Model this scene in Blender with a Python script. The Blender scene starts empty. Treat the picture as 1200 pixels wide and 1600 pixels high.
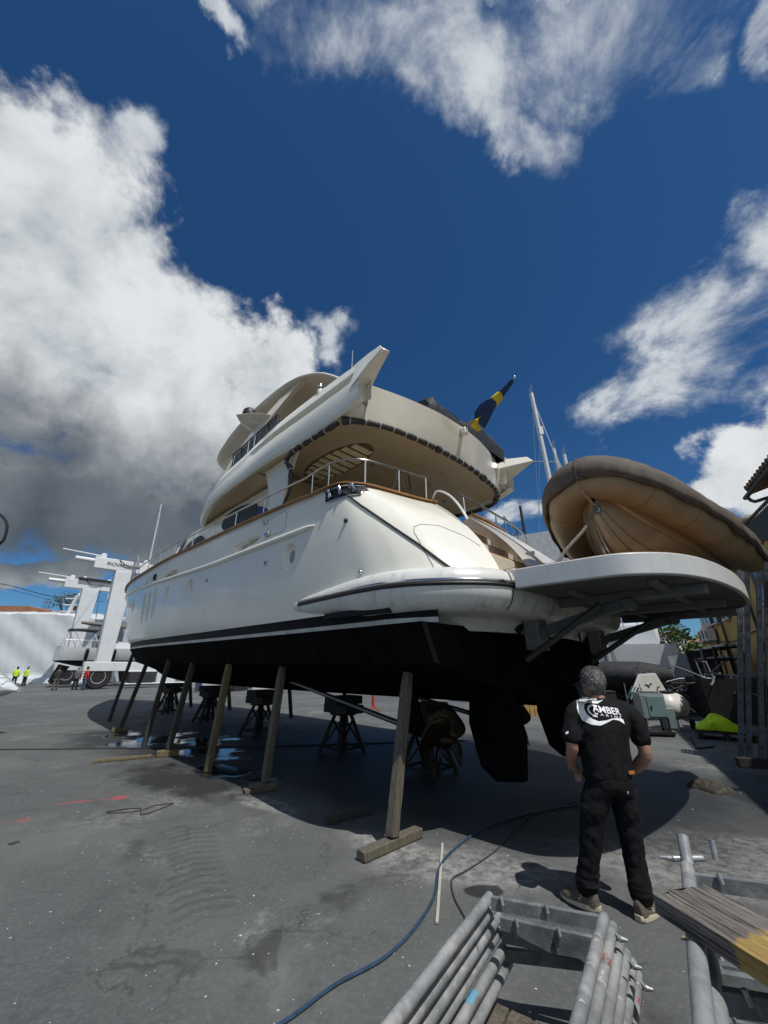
import bpy, bmesh, math, random
import numpy as np
from mathutils import Vector, Matrix, noise as mnoise
from mathutils.bvhtree import BVHTree
R = math.radians
random.seed(7)
SC = bpy.context.scene
COL = SC.collection

# ------------------------------------------------------------------ camera
cam_d = bpy.data.cameras.new('camera')
cam = bpy.data.objects.new('camera', cam_d)
COL.objects.link(cam)
cam.location = (0, 0, 1.72)
cam.rotation_euler = (R(90 + 21.64), 0, 0)
cam_d.sensor_fit = 'HORIZONTAL'
cam_d.sensor_width = 36
cam_d.lens = 36 * 610 / 1200
cam_d.clip_start = 0.05
cam_d.clip_end = 3000
SC.camera = cam

# ------------------------------------------------------------------ sun, exposure
SUN_AZ, SUN_EL = 141.0, 62.5
sun_dir = Vector((math.sin(R(SUN_AZ)) * math.cos(R(SUN_EL)), math.cos(R(SUN_AZ)) * math.cos(R(SUN_EL)), math.sin(R(SUN_EL))))
sl = bpy.data.lights.new('sun', 'SUN')
sl.energy = 3.9
sl.angle = R(0.5)
sl.color = (1.0, 0.975, 0.935)
so = bpy.data.objects.new('sun', sl)
so.rotation_euler = sun_dir.to_track_quat('Z', 'Y').to_euler()
so.location = (0, 0, 60)
COL.objects.link(so)
SC.view_settings.view_transform = 'Standard'
SC.view_settings.look = 'None'
SC.view_settings.exposure = 0
SC.view_settings.gamma = 1
SC.view_settings.use_curve_mapping = False
SC.cycles.max_bounces = 6
SC.cycles.diffuse_bounces = 3
SC.cycles.glossy_bounces = 3
SC.cycles.transmission_bounces = 3
SC.cycles.caustics_reflective = False
SC.cycles.caustics_refractive = False

# ------------------------------------------------------------------ node helpers
class NT:
    def __init__(s, tree):
        s.t = tree; s.n = tree.nodes; s.l = tree.links
    def new(s, typ, **kw):
        n = s.n.new(typ)
        for k, v in kw.items():
            setattr(n, k, v)
        return n
    def set(s, sock, v):
        if hasattr(v, 'links') or isinstance(v, bpy.types.NodeSocket):
            s.l.new(v, sock)
        elif v is not None:
            sock.default_value = v
    def math(s, op, a, b=None, c=None, clamp=False):
        n = s.new('ShaderNodeMath', operation=op, use_clamp=clamp)
        s.set(n.inputs[0], a)
        if b is not None: s.set(n.inputs[1], b)
        if c is not None: s.set(n.inputs[2], c)
        return n.outputs[0]
    def vmath(s, op, a, b=None, out=0):
        n = s.new('ShaderNodeVectorMath', operation=op)
        s.set(n.inputs[0], a)
        if b is not None: s.set(n.inputs[1], b)
        return n.outputs[out]
    def dot(s, a, b):
        return s.vmath('DOT_PRODUCT', a, b, 'Value')
    def noise(s, vec, scale, detail=6, rough=.55, dist=0, out='Fac', lac=2.0):
        n = s.new('ShaderNodeTexNoise')
        if vec is not None: s.l.new(vec, n.inputs['Vector'])
        n.inputs['Scale'].default_value = scale
        n.inputs['Detail'].default_value = detail
        n.inputs['Roughness'].default_value = rough
        n.inputs['Lacunarity'].default_value = lac
        n.inputs['Distortion'].default_value = dist
        return n.outputs[out]
    def ramp(s, fac, lo, hi, a=0.0, b=1.0, smooth=True):
        n = s.new('ShaderNodeMapRange')
        n.interpolation_type = 'SMOOTHSTEP' if smooth else 'LINEAR'
        s.set(n.inputs[0], fac)
        n.inputs[1].default_value = lo; n.inputs[2].default_value = hi
        n.inputs[3].default_value = a; n.inputs[4].default_value = b
        return n.outputs[0]
    def mix(s, fac, a, b, mode='MIX'):
        n = s.new('ShaderNodeMix', data_type='RGBA', blend_type=mode)
        s.set(n.inputs['Factor'], fac)
        for k, v in ((6, a), (7, b)):
            if isinstance(v, (tuple, list)): v = (*v[:3], 1)
            s.set(n.inputs[k], v)
        return n.outputs[2]
    def mapping(s, vec, loc=(0, 0, 0), rot=(0, 0, 0), scale=(1, 1, 1)):
        n = s.new('ShaderNodeMapping')
        s.l.new(vec, n.inputs[0])
        n.inputs[1].default_value = loc; n.inputs[2].default_value = rot; n.inputs[3].default_value = scale
        return n.outputs[0]

# ------------------------------------------------------------------ sky
W = bpy.data.worlds.new('World')
SC.world = W
W.use_nodes = True
W.node_tree.nodes.clear()
nt = NT(W.node_tree)
SKYS = 0.074
sky = nt.new('ShaderNodeTexSky', sky_type='NISHITA', sun_disc=False)
sky.sun_elevation = R(SUN_EL); sky.sun_rotation = R(SUN_AZ)
sky.altitude = 0; sky.air_density = 0.85; sky.dust_density = 0.25; sky.ozone_density = 3.5
D = nt.new('ShaderNodeTexCoord').outputs['Generated']
sep = nt.new('ShaderNodeSeparateXYZ'); nt.l.new(D, sep.inputs[0])
dz = nt.math('MAXIMUM', sep.outputs[2], 0.0)
den = nt.math('ADD', dz, 0.16)
px_ = nt.math('DIVIDE', sep.outputs[0], den); py_ = nt.math('DIVIDE', sep.outputs[1], den)
cmb = nt.new('ShaderNodeCombineXYZ'); nt.l.new(px_, cmb.inputs[0]); nt.l.new(py_, cmb.inputs[1])
CP = cmb.outputs[0]
def azel(az, el):
    a, e = R(az), R(el)
    return Vector((math.sin(a) * math.cos(e), math.cos(a) * math.cos(e), math.sin(e)))
def blob(az, el, ra, rb, rot):
    """soft elliptical cloud field round a direction (degrees), 1 in the middle, 0 on the rim"""
    c = azel(az, el)
    ex = Vector((math.cos(R(az)), -math.sin(R(az)), 0)); ey = c.cross(ex) * -1
    if ey.z < 0: ey = -ey
    e1 = ex * math.cos(R(rot)) + ey * math.sin(R(rot)); e2 = -ex * math.sin(R(rot)) + ey * math.cos(R(rot))
    cd = nt.math('MAXIMUM', nt.dot(DW, tuple(c)), 0.02)
    a = nt.math('DIVIDE', nt.dot(DW, tuple(e1 / math.tan(R(ra)))), cd)
    b = nt.math('DIVIDE', nt.dot(DW, tuple(e2 / math.tan(R(rb)))), cd)
    r = nt.math('SQRT', nt.math('ADD', nt.math('MULTIPLY', a, a), nt.math('MULTIPLY', b, b)))
    return nt.ramp(r, 0.3, 1.5, 1.0, 0.0)
wn = nt.new('ShaderNodeTexNoise'); nt.l.new(D, wn.inputs['Vector'])
wn.inputs['Scale'].default_value = 3.0; wn.inputs['Detail'].default_value = 7; wn.inputs['Roughness'].default_value = .62
wv = nt.vmath('SUBTRACT', wn.outputs['Color'], (.5, .5, .5))
wsc = nt.new('ShaderNodeVectorMath', operation='SCALE'); nt.l.new(wv, wsc.inputs[0]); wsc.inputs['Scale'].default_value = .34
DW = nt.vmath('NORMALIZE', nt.vmath('ADD', D, wsc.outputs[0]))
def union(lst):
    o = lst[0]
    for x in lst[1:]: o = nt.math('MAXIMUM', o, x)
    return o
low = union([blob(-52.4, 38.8, 14.8, 16.0, -12), blob(-36.1, 32.3, 20.6, 14.4, -26), blob(-61.6, 45.2, 6.0, 8.5, -11), blob(-20.6, 38.0, 9.8, 7.2, -18), blob(-38.8, 18.7, 22.5, 8.3, 8), blob(-42.1, 10.5, 9.0, 2.4, 9), blob(-24.6, 14.6, 10.9, 4.3, 7), blob(-59.9, 22.7, 8.7, 16.5, 34), blob(47.5, 19.9, 8.2, 6.6, 7), blob(43.2, 18.7, 6.7, 3.9, 9), blob(55.2, 22.8, 5.1, 8.7, -29)])
high = union([blob(-10.5, 43.4, 4.5, 3.0, -22), blob(21.0, 21.7, 7.1, 2.5, -8), blob(9.4, 71.1, 15.2, 5.7, -19), blob(49.1, 63.8, 11.5, 6.4, -39), blob(31.3, 62.7, 8.4, 3.4, -42), blob(53.7, 56.9, 4.4, 3.2, -20), blob(-46.6, 67.5, 4.2, 1.9, 30), blob(63.6, 54.7, 2.4, 4.1, -28), blob(36.6, 73.9, 25.4, 2.8, -35), blob(44.2, 35.0, 11.8, 6.4, 11), blob(54.8, 40.7, 4.4, 4.2, -4), blob(35.2, 33.5, 6.6, 4.3, 2), blob(55.3, 32.1, 6.8, 6.0, 6), blob(-50.4, 52.8, 3.7, 3.0, -1)])
grey = union([blob(-40.3, 17.2, 25.7, 10.9, 4), blob(-45.9, 24.1, 11.6, 6.2, -4), blob(-27.9, 19.3, 12.1, 6.7, 10), blob(-55.4, 15.1, 9.3, 8.5, 21)])
# detail of the clouds
nA = nt.noise(D, 3.2, 9, .62, .25)                                     # billows
nB = nt.noise(nt.mapping(CP, rot=(0, 0, R(20)), scale=(1, 1, 1)), 3.6, 9, .64, .3)    # high streaky cloud
nC = nt.noise(D, 1.3, 4, .5)                                            # where unseen cloud is added out of view
nD = nt.noise(D, 9.0, 6, .6, .2)
fill_cloud = nt.math('MULTIPLY', nt.ramp(nC, .43, .54), nt.ramp(nt.dot(D, tuple(azel(0, 28))), .55, .15))  # unseen cloud beside and behind the view, thickened for neutral fill light
lowf = nt.math('MAXIMUM', low, nt.math('MULTIPLY', fill_cloud, .8))
def dens(field, n, k, lo, hi):
    x = nt.math('ADD', field, nt.math('MULTIPLY', nt.math('SUBTRACT', n, .5), k))
    return nt.math('MULTIPLY', nt.ramp(x, lo, hi), nt.ramp(field, .0, .3))
dl = dens(lowf, nt.math('ADD', nt.math('MULTIPLY', nA, .62), nt.math('MULTIPLY', nD, .38)), 2.5, .40, .82)
dh = dens(high, nB, 2.7, .40, 1.38)
# brightness: tops lit, bases grey
lit = nt.ramp(nt.math('ADD', nA, nt.math('MULTIPLY', nD, .35)), .42, .80)
base = nt.math('MULTIPLY', grey, nt.ramp(nC, .30, .55, .75, 1.0), clamp=True)
topc = nt.mix(lit, (.36, .41, .45), (.76, .785, .80))
lowc = nt.mix(base, topc, nt.mix(lit, (.050, .066, .088), (.115, .14, .17)))
def scl(c): 
    n = nt.new('ShaderNodeVectorMath', operation='SCALE'); nt.l.new(c, n.inputs[0]); n.inputs['Scale'].default_value = 1 / SKYS
    return n.outputs[0]
hs = nt.new('ShaderNodeHueSaturation'); hs.inputs['Saturation'].default_value = 1.08; hs.inputs['Value'].default_value = 1.0
nt.l.new(nt.mix(1.0, sky.outputs[0], (.56, .81, 1.0), 'MULTIPLY'), hs.inputs['Color'])
c1 = nt.mix(nt.math('MULTIPLY', dh, .95), hs.outputs[0], scl(nt.mix(nt.ramp(dh, .1, .9), (.40, .46, .54), (.66, .70, .73))))
c2 = nt.mix(dl, c1, scl(lowc))
bg = nt.new('ShaderNodeBackground'); bg.inputs['Strength'].default_value = SKYS
nt.l.new(c2, bg.inputs['Color'])
wo = nt.new('ShaderNodeOutputWorld'); nt.l.new(bg.outputs[0], wo.inputs['Surface'])
W.cycles.sampling_method = 'MANUAL'; W.cycles.sample_map_resolution = 1024

# ------------------------------------------------------------------ materials
MATS = {}
def mat(name, rgb, rough=.5, metal=0.0, var=.12, vscale=4.0, bump=0.0, bscale=30.0, rgb2=None, coat=0.0, spec=.5, grime=None, stretch=None, rvar=0.0, emit=None):
    """plain procedural surface: base colour broken up by noise, optional second colour in patches (rgb2), grime colour in streaks, fine relief"""
    if name in MATS: return MATS[name]
    m = bpy.data.materials.new(name); m.use_nodes = True
    MATS[name] = m
    m.node_tree.nodes.clear()
    t = NT(m.node_tree)
    b = t.new('ShaderNodeBsdfPrincipled'); o = t.new('ShaderNodeOutputMaterial'); t.l.new(b.outputs[0], o.inputs[0])
    co = t.new('ShaderNodeTexCoord').outputs['Object']
    if stretch: co = t.mapping(co, scale=stretch)
    n1 = t.noise(co, vscale, 6, .6)
    dark = tuple(c * (1 - var) for c in rgb); lite = tuple(min(1, c * (1 + var)) for c in rgb)
    c = t.mix(t.ramp(n1, .3, .7), dark, lite)
    if rgb2:
        n2 = t.noise(co, vscale * .6, 7, .65, .4)
        c = t.mix(t.ramp(n2, .52, .62), c, rgb2)
    if grime:
        n3 = t.noise(t.mapping(co, scale=(3, 3, .35)), 2.2, 8, .7)
        c = t.mix(t.ramp(n3, .5, .78, 0, grime[3] if len(grime) > 3 else .7), c, grime[:3])
    t.l.new(c, b.inputs['Base Color'])
    if rvar:
        t.l.new(t.ramp(t.noise(co, vscale * 2.3, 5, .6), .3, .7, max(.03, rough - rvar), min(1, rough + rvar)), b.inputs['Roughness'])
    else:
        b.inputs['Roughness'].default_value = rough
    b.inputs['Metallic'].default_value = metal
    b.inputs['Specular IOR Level'].default_value = spec
    if coat:
        b.inputs['Coat Weight'].default_value = coat; b.inputs['Coat Roughness'].default_value = .04
    if emit:
        b.inputs['Emission Color'].default_value = (*emit, 1); b.inputs['Emission Strength'].default_value = 1
    if bump:
        bn = t.new('ShaderNodeBump'); bn.inputs['Strength'].default_value = min(1, bump); bn.inputs['Distance'].default_value = .02 if bump < .6 else .05
        t.l.new(t.noise(co, bscale, 6, .6), bn.inputs['Height']); t.l.new(bn.outputs[0], b.inputs['Normal'])
    return m

# ------------------------------------------------------------------ mesh helpers
class MB:
    def __init__(s): s.v = []; s.f = []
    def add(s, vs, fs):
        o = len(s.v); s.v.extend([tuple(map(float, p)) for p in vs]); s.f.extend([tuple(i + o for i in f) for f in fs]); return s
    def box(s, c, d, rot=None):
        x, y, z = (k / 2 for k in d)
        vs = [Vector((a * x, b * y, e * z)) for e in (-1, 1) for b in (-1, 1) for a in (-1, 1)]
        if rot is not None: vs = [rot @ p for p in vs]
        vs = [p + Vector(c) for p in vs]
        return s.add(vs, [(0, 2, 3, 1), (4, 5, 7, 6), (0, 1, 5, 4), (2, 6, 7, 3), (0, 4, 6, 2), (1, 3, 7, 5)])
    def beam(s, a, b, w, h, up=(0, 0, 1)):
        a, b = Vector(a), Vector(b); d = (b - a); L = d.length; d.normalize()
        up = Vector(up)
        if abs(d.dot(up)) > .98: up = Vector((0, 1, 0))
        x = d.cross(up).normalized(); z = x.cross(d)
        return s.box((a + b) / 2, (w, L, h), Matrix((x, d, z)).transposed())
    def tube(s, pts, r, n=8, closed=False, cap=True):
        pts = [Vector(p) for p in pts]; N = len(pts)
        rs = r if isinstance(r, (list, tuple)) else [r] * N
        up = Vector((0, 0, 1)); vs = []; prev = None
        for k, p in enumerate(pts):
            a = pts[(k - 1) % N] if (closed or k > 0) else p
            b = pts[(k + 1) % N] if (closed or k < N - 1) else p
            d = (b - a).normalized()
            if prev is None:
                x = d.cross(up) if abs(d.dot(up)) < .95 else d.cross(Vector((0, 1, 0)))
            else:
                x = prev - d * prev.dot(d)
                if x.length < 1e-5: x = d.cross(up)
            x.normalize(); prev = x.copy(); y = d.cross(x)
            for j in range(n):
                t = 2 * math.pi * j / n
                vs.append(p + (x * math.cos(t) + y * math.sin(t)) * rs[k])
        fs = []
        for k in range(N if closed else N - 1):
            for j in range(n):
                k2 = (k + 1) % N
                fs.append((k * n + j, k * n + (j + 1) % n, k2 * n + (j + 1) % n, k2 * n + j))
        if cap and not closed:
            fs.append(tuple(range(n - 1, -1, -1))); fs.append(tuple((N - 1) * n + j for j in range(n)))
        return s.add(vs, fs)
    def pipe(s, a, b, r, wall=.004, n=12):
        """open-ended tube with a wall, so that one can look into its ends"""
        a, b = Vector(a), Vector(b); d = (b - a).normalized()
        x = d.cross(Vector((0, 0, 1)))
        if x.length < .05: x = d.cross(Vector((0, 1, 0)))
        x.normalize(); y = d.cross(x)
        ring = lambda p, q: [p + (x * math.cos(2 * math.pi * j / n) + y * math.sin(2 * math.pi * j / n)) * q for j in range(n)]
        vs = ring(a, r) + ring(b, r) + ring(b, r - wall) + ring(a, r - wall)
        fs = []
        for k in range(4):
            k2 = (k + 1) % 4
            for j in range(n): fs.append((k * n + j, k * n + (j + 1) % n, k2 * n + (j + 1) % n, k2 * n + j))
        return s.add(vs, fs)
    def cyl(s, a, b, r1, r2=None, n=12):
        return s.tube([a, b], [r1, r1 if r2 is None else r2], n)
    def lathe(s, prof, c=(0, 0, 0), axis='z', n=20, closed=False):
        vs = []; c = Vector(c)
        for r, h in prof:
            for j in range(n):
                t = 2 * math.pi * j / n
                p = (r * math.cos(t), r * math.sin(t), h)
                if axis == 'x': p = (p[2], p[0], p[1])
                elif axis == 'y': p = (p[0], p[2], p[1])
                vs.append(c + Vector(p))
        N = len(prof); fs = [(k * n + j, k * n + (j + 1) % n, ((k + 1) % N) * n + (j + 1) % n, ((k + 1) % N) * n + j) for k in range(N if closed else N - 1) for j in range(n)]
        if not closed:
            fs += [tuple(range(n - 1, -1, -1)), tuple((N - 1) * n + j for j in range(n))]
        return s.add(vs, fs)
    def loft(s, rows, cu=False, cv=False, caps=False):
        n = len(rows[0]); N = len(rows)
        vs = [p for r in rows for p in r]
        fs = [(k * n + j, k * n + (j + 1) % n, ((k + 1) % N) * n + (j + 1) % n, ((k + 1) % N) * n + j)
              for k in range(N if cu else N - 1) for j in range(n if cv else n - 1)]
        if caps:
            fs.append(tuple(range(n - 1, -1, -1))); fs.append(tuple((N - 1) * n + j for j in range(n)))
        return s.add(vs, fs)
    def prism(s, poly, f0, f1):
        """extrude: poly of 2-D points, f0/f1 map a 2-D point to 3-D on the two faces"""
        n = len(poly); vs = [f0(p) for p in poly] + [f1(p) for p in poly]
        fs = [tuple(range(n - 1, -1, -1)), tuple(range(n, 2 * n))] + [(j, (j + 1) % n, n + (j + 1) % n, n + j) for j in range(n)]
        return s.add(vs, fs)
    def ball(s, c, r, n=12, m=8, sc=(1, 1, 1)):
        vs = []; c = Vector(c)
        for k in range(m + 1):
            ph = math.pi * k / m
            for j in range(n):
                t = 2 * math.pi * j / n
                vs.append(c + Vector((r * sc[0] * math.sin(ph) * math.cos(t), r * sc[1] * math.sin(ph) * math.sin(t), r * sc[2] * math.cos(ph))))
        fs = [(k * n + j, k * n + (j + 1) % n, (k + 1) * n + (j + 1) % n, (k + 1) * n + j) for k in range(m) for j in range(n)]
        return s.add(vs, fs)
    def mirror_y(s):
        o = len(s.v); n = len(s.f)
        s.v += [(x, -y, z) for x, y, z in s.v]; s.f += [tuple(i + o for i in reversed(f)) for f in s.f[:n]]
        return s
    def mesh(s, name, m, smooth=True, ang=38):
        me = bpy.data.meshes.new(name)
        me.from_pydata(s.v, [], s.f)
        bm = bmesh.new(); bm.from_mesh(me)
        bmesh.ops.remove_doubles(bm, verts=bm.verts, dist=1e-5)
        bmesh.ops.recalc_face_normals(bm, faces=bm.faces)
        bm.to_mesh(me); bm.free()
        if smooth:
            me.shade_smooth(); me.set_sharp_from_angle(angle=R(ang))
        if m: me.materials.append(m)
        return me
    def build(s, name, m, parent=None, bevel=0, smooth=True, ang=38, sub=0, segs=2):
        o = bpy.data.objects.new(name, s.mesh(name, m, smooth, ang))
        COL.objects.link(o)
        if parent: o.parent = parent
        if bevel:
            b = o.modifiers.new('bevel', 'BEVEL'); b.width = bevel; b.segments = segs; b.limit_method = 'ANGLE'; b.angle_limit = R(32)
        if sub:
            b = o.modifiers.new('subsurf', 'SUBSURF'); b.levels = sub; b.render_levels = sub
        return o
def _split(s, name, m, parent=None, **k):
    """every loose piece becomes an object of its own"""
    par = list(range(len(s.v)))
    def find(i):
        while par[i] != i: par[i] = par[par[i]]; i = par[i]
        return i
    for f in s.f:
        for i in f[1:]: par[find(i)] = find(f[0])
    grp = {}
    for f in s.f: grp.setdefault(find(f[0]), []).append(f)
    out = []
    for fs in grp.values():
        ids = sorted({i for f in fs for i in f}); ix = {i: j for j, i in enumerate(ids)}
        b = MB(); b.add([s.v[i] for i in ids], [tuple(ix[i] for i in f) for f in fs]); out.append(b.build(name, m, parent, **k))
    return out
MB.split = _split
def tag(o, label=None, cat=None, group=None, kind=None):
    if label: o['label'] = label
    if cat: o['category'] = cat
    if group: o['group'] = group
    if kind: o['kind'] = kind
    return o
def empty(name, loc, label, cat, rz=0, group=None):
    o = bpy.data.objects.new(name, None); COL.objects.link(o)
    o.location = loc; o.rotation_euler = (0, 0, rz); o.empty_display_size = .2
    return tag(o, label, cat, group)
def copy_tree(o, parent=None):
    c = o.copy(); COL.objects.link(c)
    if parent: c.parent = parent
    for ch in list(o.children): copy_tree(ch, c)
    return c
def ipol(xs, ys):
    """smooth monotone interpolation through points"""
    xs = np.array(xs, float); ys = np.array(ys, float)
    h = np.diff(xs); d = np.diff(ys) / h
    m = np.zeros(len(xs)); m[0], m[-1] = d[0], d[-1]
    for k in range(1, len(xs) - 1):
        m[k] = 0 if d[k - 1] * d[k] <= 0 else 2 * d[k - 1] * d[k] / (d[k - 1] + d[k])
    def f(x):
        x = min(max(x, xs[0]), xs[-1]); k = min(int(np.searchsorted(xs, x, 'right')) - 1, len(xs) - 2)
        t = (x - xs[k]) / h[k]
        return float((2*t**3 - 3*t*t + 1) * ys[k] + (t**3 - 2*t*t + t) * h[k] * m[k] + (-2*t**3 + 3*t*t) * ys[k+1] + (t**3 - t*t) * h[k] * m[k+1])
    return f
def smooth_path(pts, n):
    """n points evenly along a smooth curve through pts (2-D or 3-D)"""
    P = [Vector((*p, 0)[:3]) if len(p) == 2 else Vector(p) for p in pts]
    s = [0.0]
    for a, b in zip(P, P[1:]): s.append(s[-1] + max((b - a).length, 1e-6))
    fs = [ipol(s, [p[k] for p in P]) for k in range(3)]
    return [Vector([f(s[-1] * j / (n - 1)) for f in fs]) for j in range(n)]

# ------------------------------------------------------------------ ground
def ground_material():
    m = bpy.data.materials.new('yard_concrete'); m.use_nodes = True; m.node_tree.nodes.clear()
    t = NT(m.node_tree)
    b = t.new('ShaderNodeBsdfPrincipled'); o = t.new('ShaderNodeOutputMaterial'); t.l.new(b.outputs[0], o.inputs[0])
    co = t.new('ShaderNodeTexCoord').outputs['Object']
    big = t.noise(co, .22, 5, .6, .6); mid = t.noise(co, 1.1, 7, .65, .3); fine = t.noise(co, 26, 5, .7); grit = t.noise(co, 120, 3, .6)
    c = t.mix(t.ramp(big, .34, .66), (.074, .0785, .077), (.134, .138, .132))
    c = t.mix(t.ramp(mid, .38, .68, 0, .8), c, (.069, .0725, .072))
    c = t.mix(t.ramp(fine, .42, .75, 0, .45), c, (.165, .168, .168))
    c = t.mix(t.ramp(grit, .62, .72, 0, .6), c, (.24, .24, .235))
    c = t.mix(t.ramp(grit, .38, .30, 0, .55), c, (.035, .036, .037))
    # scuffed bright dust
    dust = t.math('MULTIPLY', t.ramp(t.noise(co, .55, 6, .7, .5), .54, .66), t.ramp(t.noise(co, 14, 6, .75), .40, .62))
    c = t.mix(t.math('MULTIPLY', dust, .7), c, (.27, .268, .26))
    # dark oil blots
    oil = t.ramp(t.noise(co, .9, 4, .55, 1.2), .66, .72)
    c = t.mix(t.math('MULTIPLY', oil, .6), c, (.030, .031, .032))
    # hairline cracks
    vc = t.new('ShaderNodeTexVoronoi', feature='DISTANCE_TO_EDGE'); vc.inputs['Scale'].default_value = .42
    wv_ = t.new('ShaderNodeTexNoise'); t.l.new(co, wv_.inputs['Vector']); wv_.inputs['Scale'].default_value = 1.6; wv_.inputs['Detail'].default_value = 8; wv_.inputs['Roughness'].default_value = .65
    wm = t.new('ShaderNodeVectorMath', operation='MULTIPLY_ADD'); t.l.new(wv_.outputs['Color'], wm.inputs[0]); wm.inputs[1].default_value = (.9, .9, 0); t.l.new(co, wm.inputs[2])
    t.l.new(wm.outputs[0], vc.inputs['Vector'])
    crack = t.math('MULTIPLY', t.ramp(vc.outputs['Distance'], .002, .007, 1, 0), t.ramp(mid, .42, .6))
    c = t.mix(t.math('MULTIPLY', crack, .55), c, (.03, .031, .032))
    # white paint specks
    vo = t.new('ShaderNodeTexVoronoi', feature='F1'); t.l.new(co, vo.inputs['Vector']); vo.inputs['Scale'].default_value = 16; vo.inputs['Randomness'].default_value = 1
    w = t.new('ShaderNodeSeparateColor'); t.l.new(vo.outputs['Color'], w.inputs[0])
    sp = t.math('LESS_THAN', vo.outputs['Distance'], t.math('MULTIPLY', t.ramp(w.outputs[0], .66, 1.0, 0.0, .10, False), t.ramp(fine, .3, .6, .5, 1.2)))
    c = t.mix(t.math('MULTIPLY', sp, .85), c, (.55, .55, .53))
    def disc(x, y, rx, ry, rot, lo=.6, hi=1.1, wob=.6, ws=1.3):
        p = t.mapping(co, loc=(-x, -y, 0))
        p = t.mapping(p, rot=(0, 0, -R(rot))); p = t.mapping(p, scale=(1 / rx, 1 / ry, 0))
        L = t.vmath('LENGTH', p, out='Value')
        L = t.math('ADD', L, t.math('MULTIPLY', t.math('SUBTRACT', t.noise(co, ws, 5, .65), .5), wob))
        return t.ramp(L, lo, hi, 1, 0)
    # sprayed red marks
    spray = t.ramp(t.noise(co, 60, 3, .8), .35, .6)
    red = t.math('MULTIPLY', t.math('MAXIMUM', disc(-3.75, 6.62, .17, .11, 20, .2, 1.1, .9, 9), t.math('MULTIPLY', disc(-4.2, 6.45, .35, .06, 20, .2, 1.2, .9, 9), .6)), spray)
    red2 = t.math('MULTIPLY', t.math('MAXIMUM', disc(-4.35, 5.75, .12, .09, 60, .2, 1.1, .9, 9), disc(-4.75, 5.6, .4, .05, 20, .2, 1.1, .9, 9)), t.math('MULTIPLY', spray, .5))
    c = t.mix(t.math('MAXIMUM', red, red2), c, (.55, .035, .05))
    # pale scuffed apron beside the keel, damp floor under the hull with its shade painted in
    pale = t.math('MAXIMUM', t.math('MAXIMUM', disc(.75, 4.55, 1.0, .42, -10), disc(-1.7, 6.45, .9, .22, -38)), t.math('MAXIMUM', disc(3.5, 4.6, 2.2, .9, -20), disc(.1, 4.95, .8, .3, -40)))
    pale = t.math('MULTIPLY', pale, t.ramp(t.noise(co, 9, 7, .75), .38, .6))
    c = t.mix(t.math('MULTIPLY', pale, .75), c, (.30, .30, .285))
    # lugged tyre print: bars across a track running away from the camera
    tp = t.mapping(co, loc=(1.75, -4.6, 0)); tp = t.mapping(tp, rot=(0, 0, R(-28)))
    sp3 = t.new('ShaderNodeSeparateXYZ'); t.l.new(tp, sp3.inputs[0])
    wob = t.math('MULTIPLY', t.math('SUBTRACT', t.noise(co, 6, 3, .5), .5), .09)
    bars = t.math('SINE', t.math('MULTIPLY', t.math('ADD', t.math('ADD', sp3.outputs[1], t.math('MULTIPLY', t.math('ABSOLUTE', sp3.outputs[0]), .35)), wob), 46))
    inx = t.ramp(t.math('ABSOLUTE', sp3.outputs[0]), .20, .27, 1, 0); iny = t.ramp(t.math('ABSOLUTE', sp3.outputs[1]), .7, 1.25, 1, 0)
    track = t.math('MULTIPLY', t.math('MULTIPLY', t.ramp(bars, -.1, .7), inx), t.math('MULTIPLY', iny, t.ramp(mid, .3, .6, .25, .8)))
    c = t.mix(t.math('MULTIPLY', track, .75), c, (.045, .048, .050))
    # curved skid marks
    for (cx, cy, r, a) in ((.3, 3.2, 1.15, .5), (.9, 3.4, 1.35, .35), (-5.5, 3.5, 3.3, .35), (-5.8, 3.3, 3.9, .3)):
        rr = t.vmath('LENGTH', t.mapping(co, loc=(-cx, -cy, 0)), out='Value')
        ring = t.ramp(t.math('ABSOLUTE', t.math('SUBTRACT', rr, r)), .03, .15, 1, 0)
        ring = t.math('MULTIPLY', ring, t.ramp(t.noise(co, 1.7, 6, .7), .45, .68))
        c = t.mix(t.math('MULTIPLY', ring, a * 1.8), c, (.035, .037, .039))
    # wet floor, with the hull's shade painted into its dark colour
    wet = t.math('MAXIMUM', t.math('MAXIMUM', disc(-4.3, 10.8, 3.4, 2.3, 135, .5, 1.0, .9, .9), disc(-2.6, 8.2, 1.7, 1.0, 130, .5, 1.0, 1.0, 1.2)), t.math('MAXIMUM', t.math('MAXIMUM', disc(-3.4, 7.6, 2.4, .8, 142, .4, 1, 1.6, 1.8), disc(-7.0, 11.6, 2.6, 1.3, 140, .4, 1, 1.5, 1.2)), t.math('MAXIMUM', disc(1.2, 9, 5.6, 3.75, 135, .72, 1.0, .35, .8), disc(-3.2, 10.6, 4.6, 2.5, 135, .6, 1.0, .7, .8))))  # one mask for damp patches and the painted shade under the hull
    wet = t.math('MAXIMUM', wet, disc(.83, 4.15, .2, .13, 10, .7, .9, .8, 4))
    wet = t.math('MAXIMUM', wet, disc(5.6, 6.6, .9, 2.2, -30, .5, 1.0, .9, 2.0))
    c = t.mix(t.math('MULTIPLY', wet, .93), c, t.mix(.88, c, (.010, .0105, .011)))  # near-black for damp ground, also stands in for shade under the hull
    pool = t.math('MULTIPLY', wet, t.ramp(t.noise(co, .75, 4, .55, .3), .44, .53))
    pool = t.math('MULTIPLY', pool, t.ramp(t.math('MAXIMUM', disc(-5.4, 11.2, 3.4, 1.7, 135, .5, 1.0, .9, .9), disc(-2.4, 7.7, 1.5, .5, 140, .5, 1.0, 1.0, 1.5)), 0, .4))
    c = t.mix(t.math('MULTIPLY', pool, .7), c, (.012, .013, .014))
    t.l.new(c, b.inputs['Base Color'])
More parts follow.
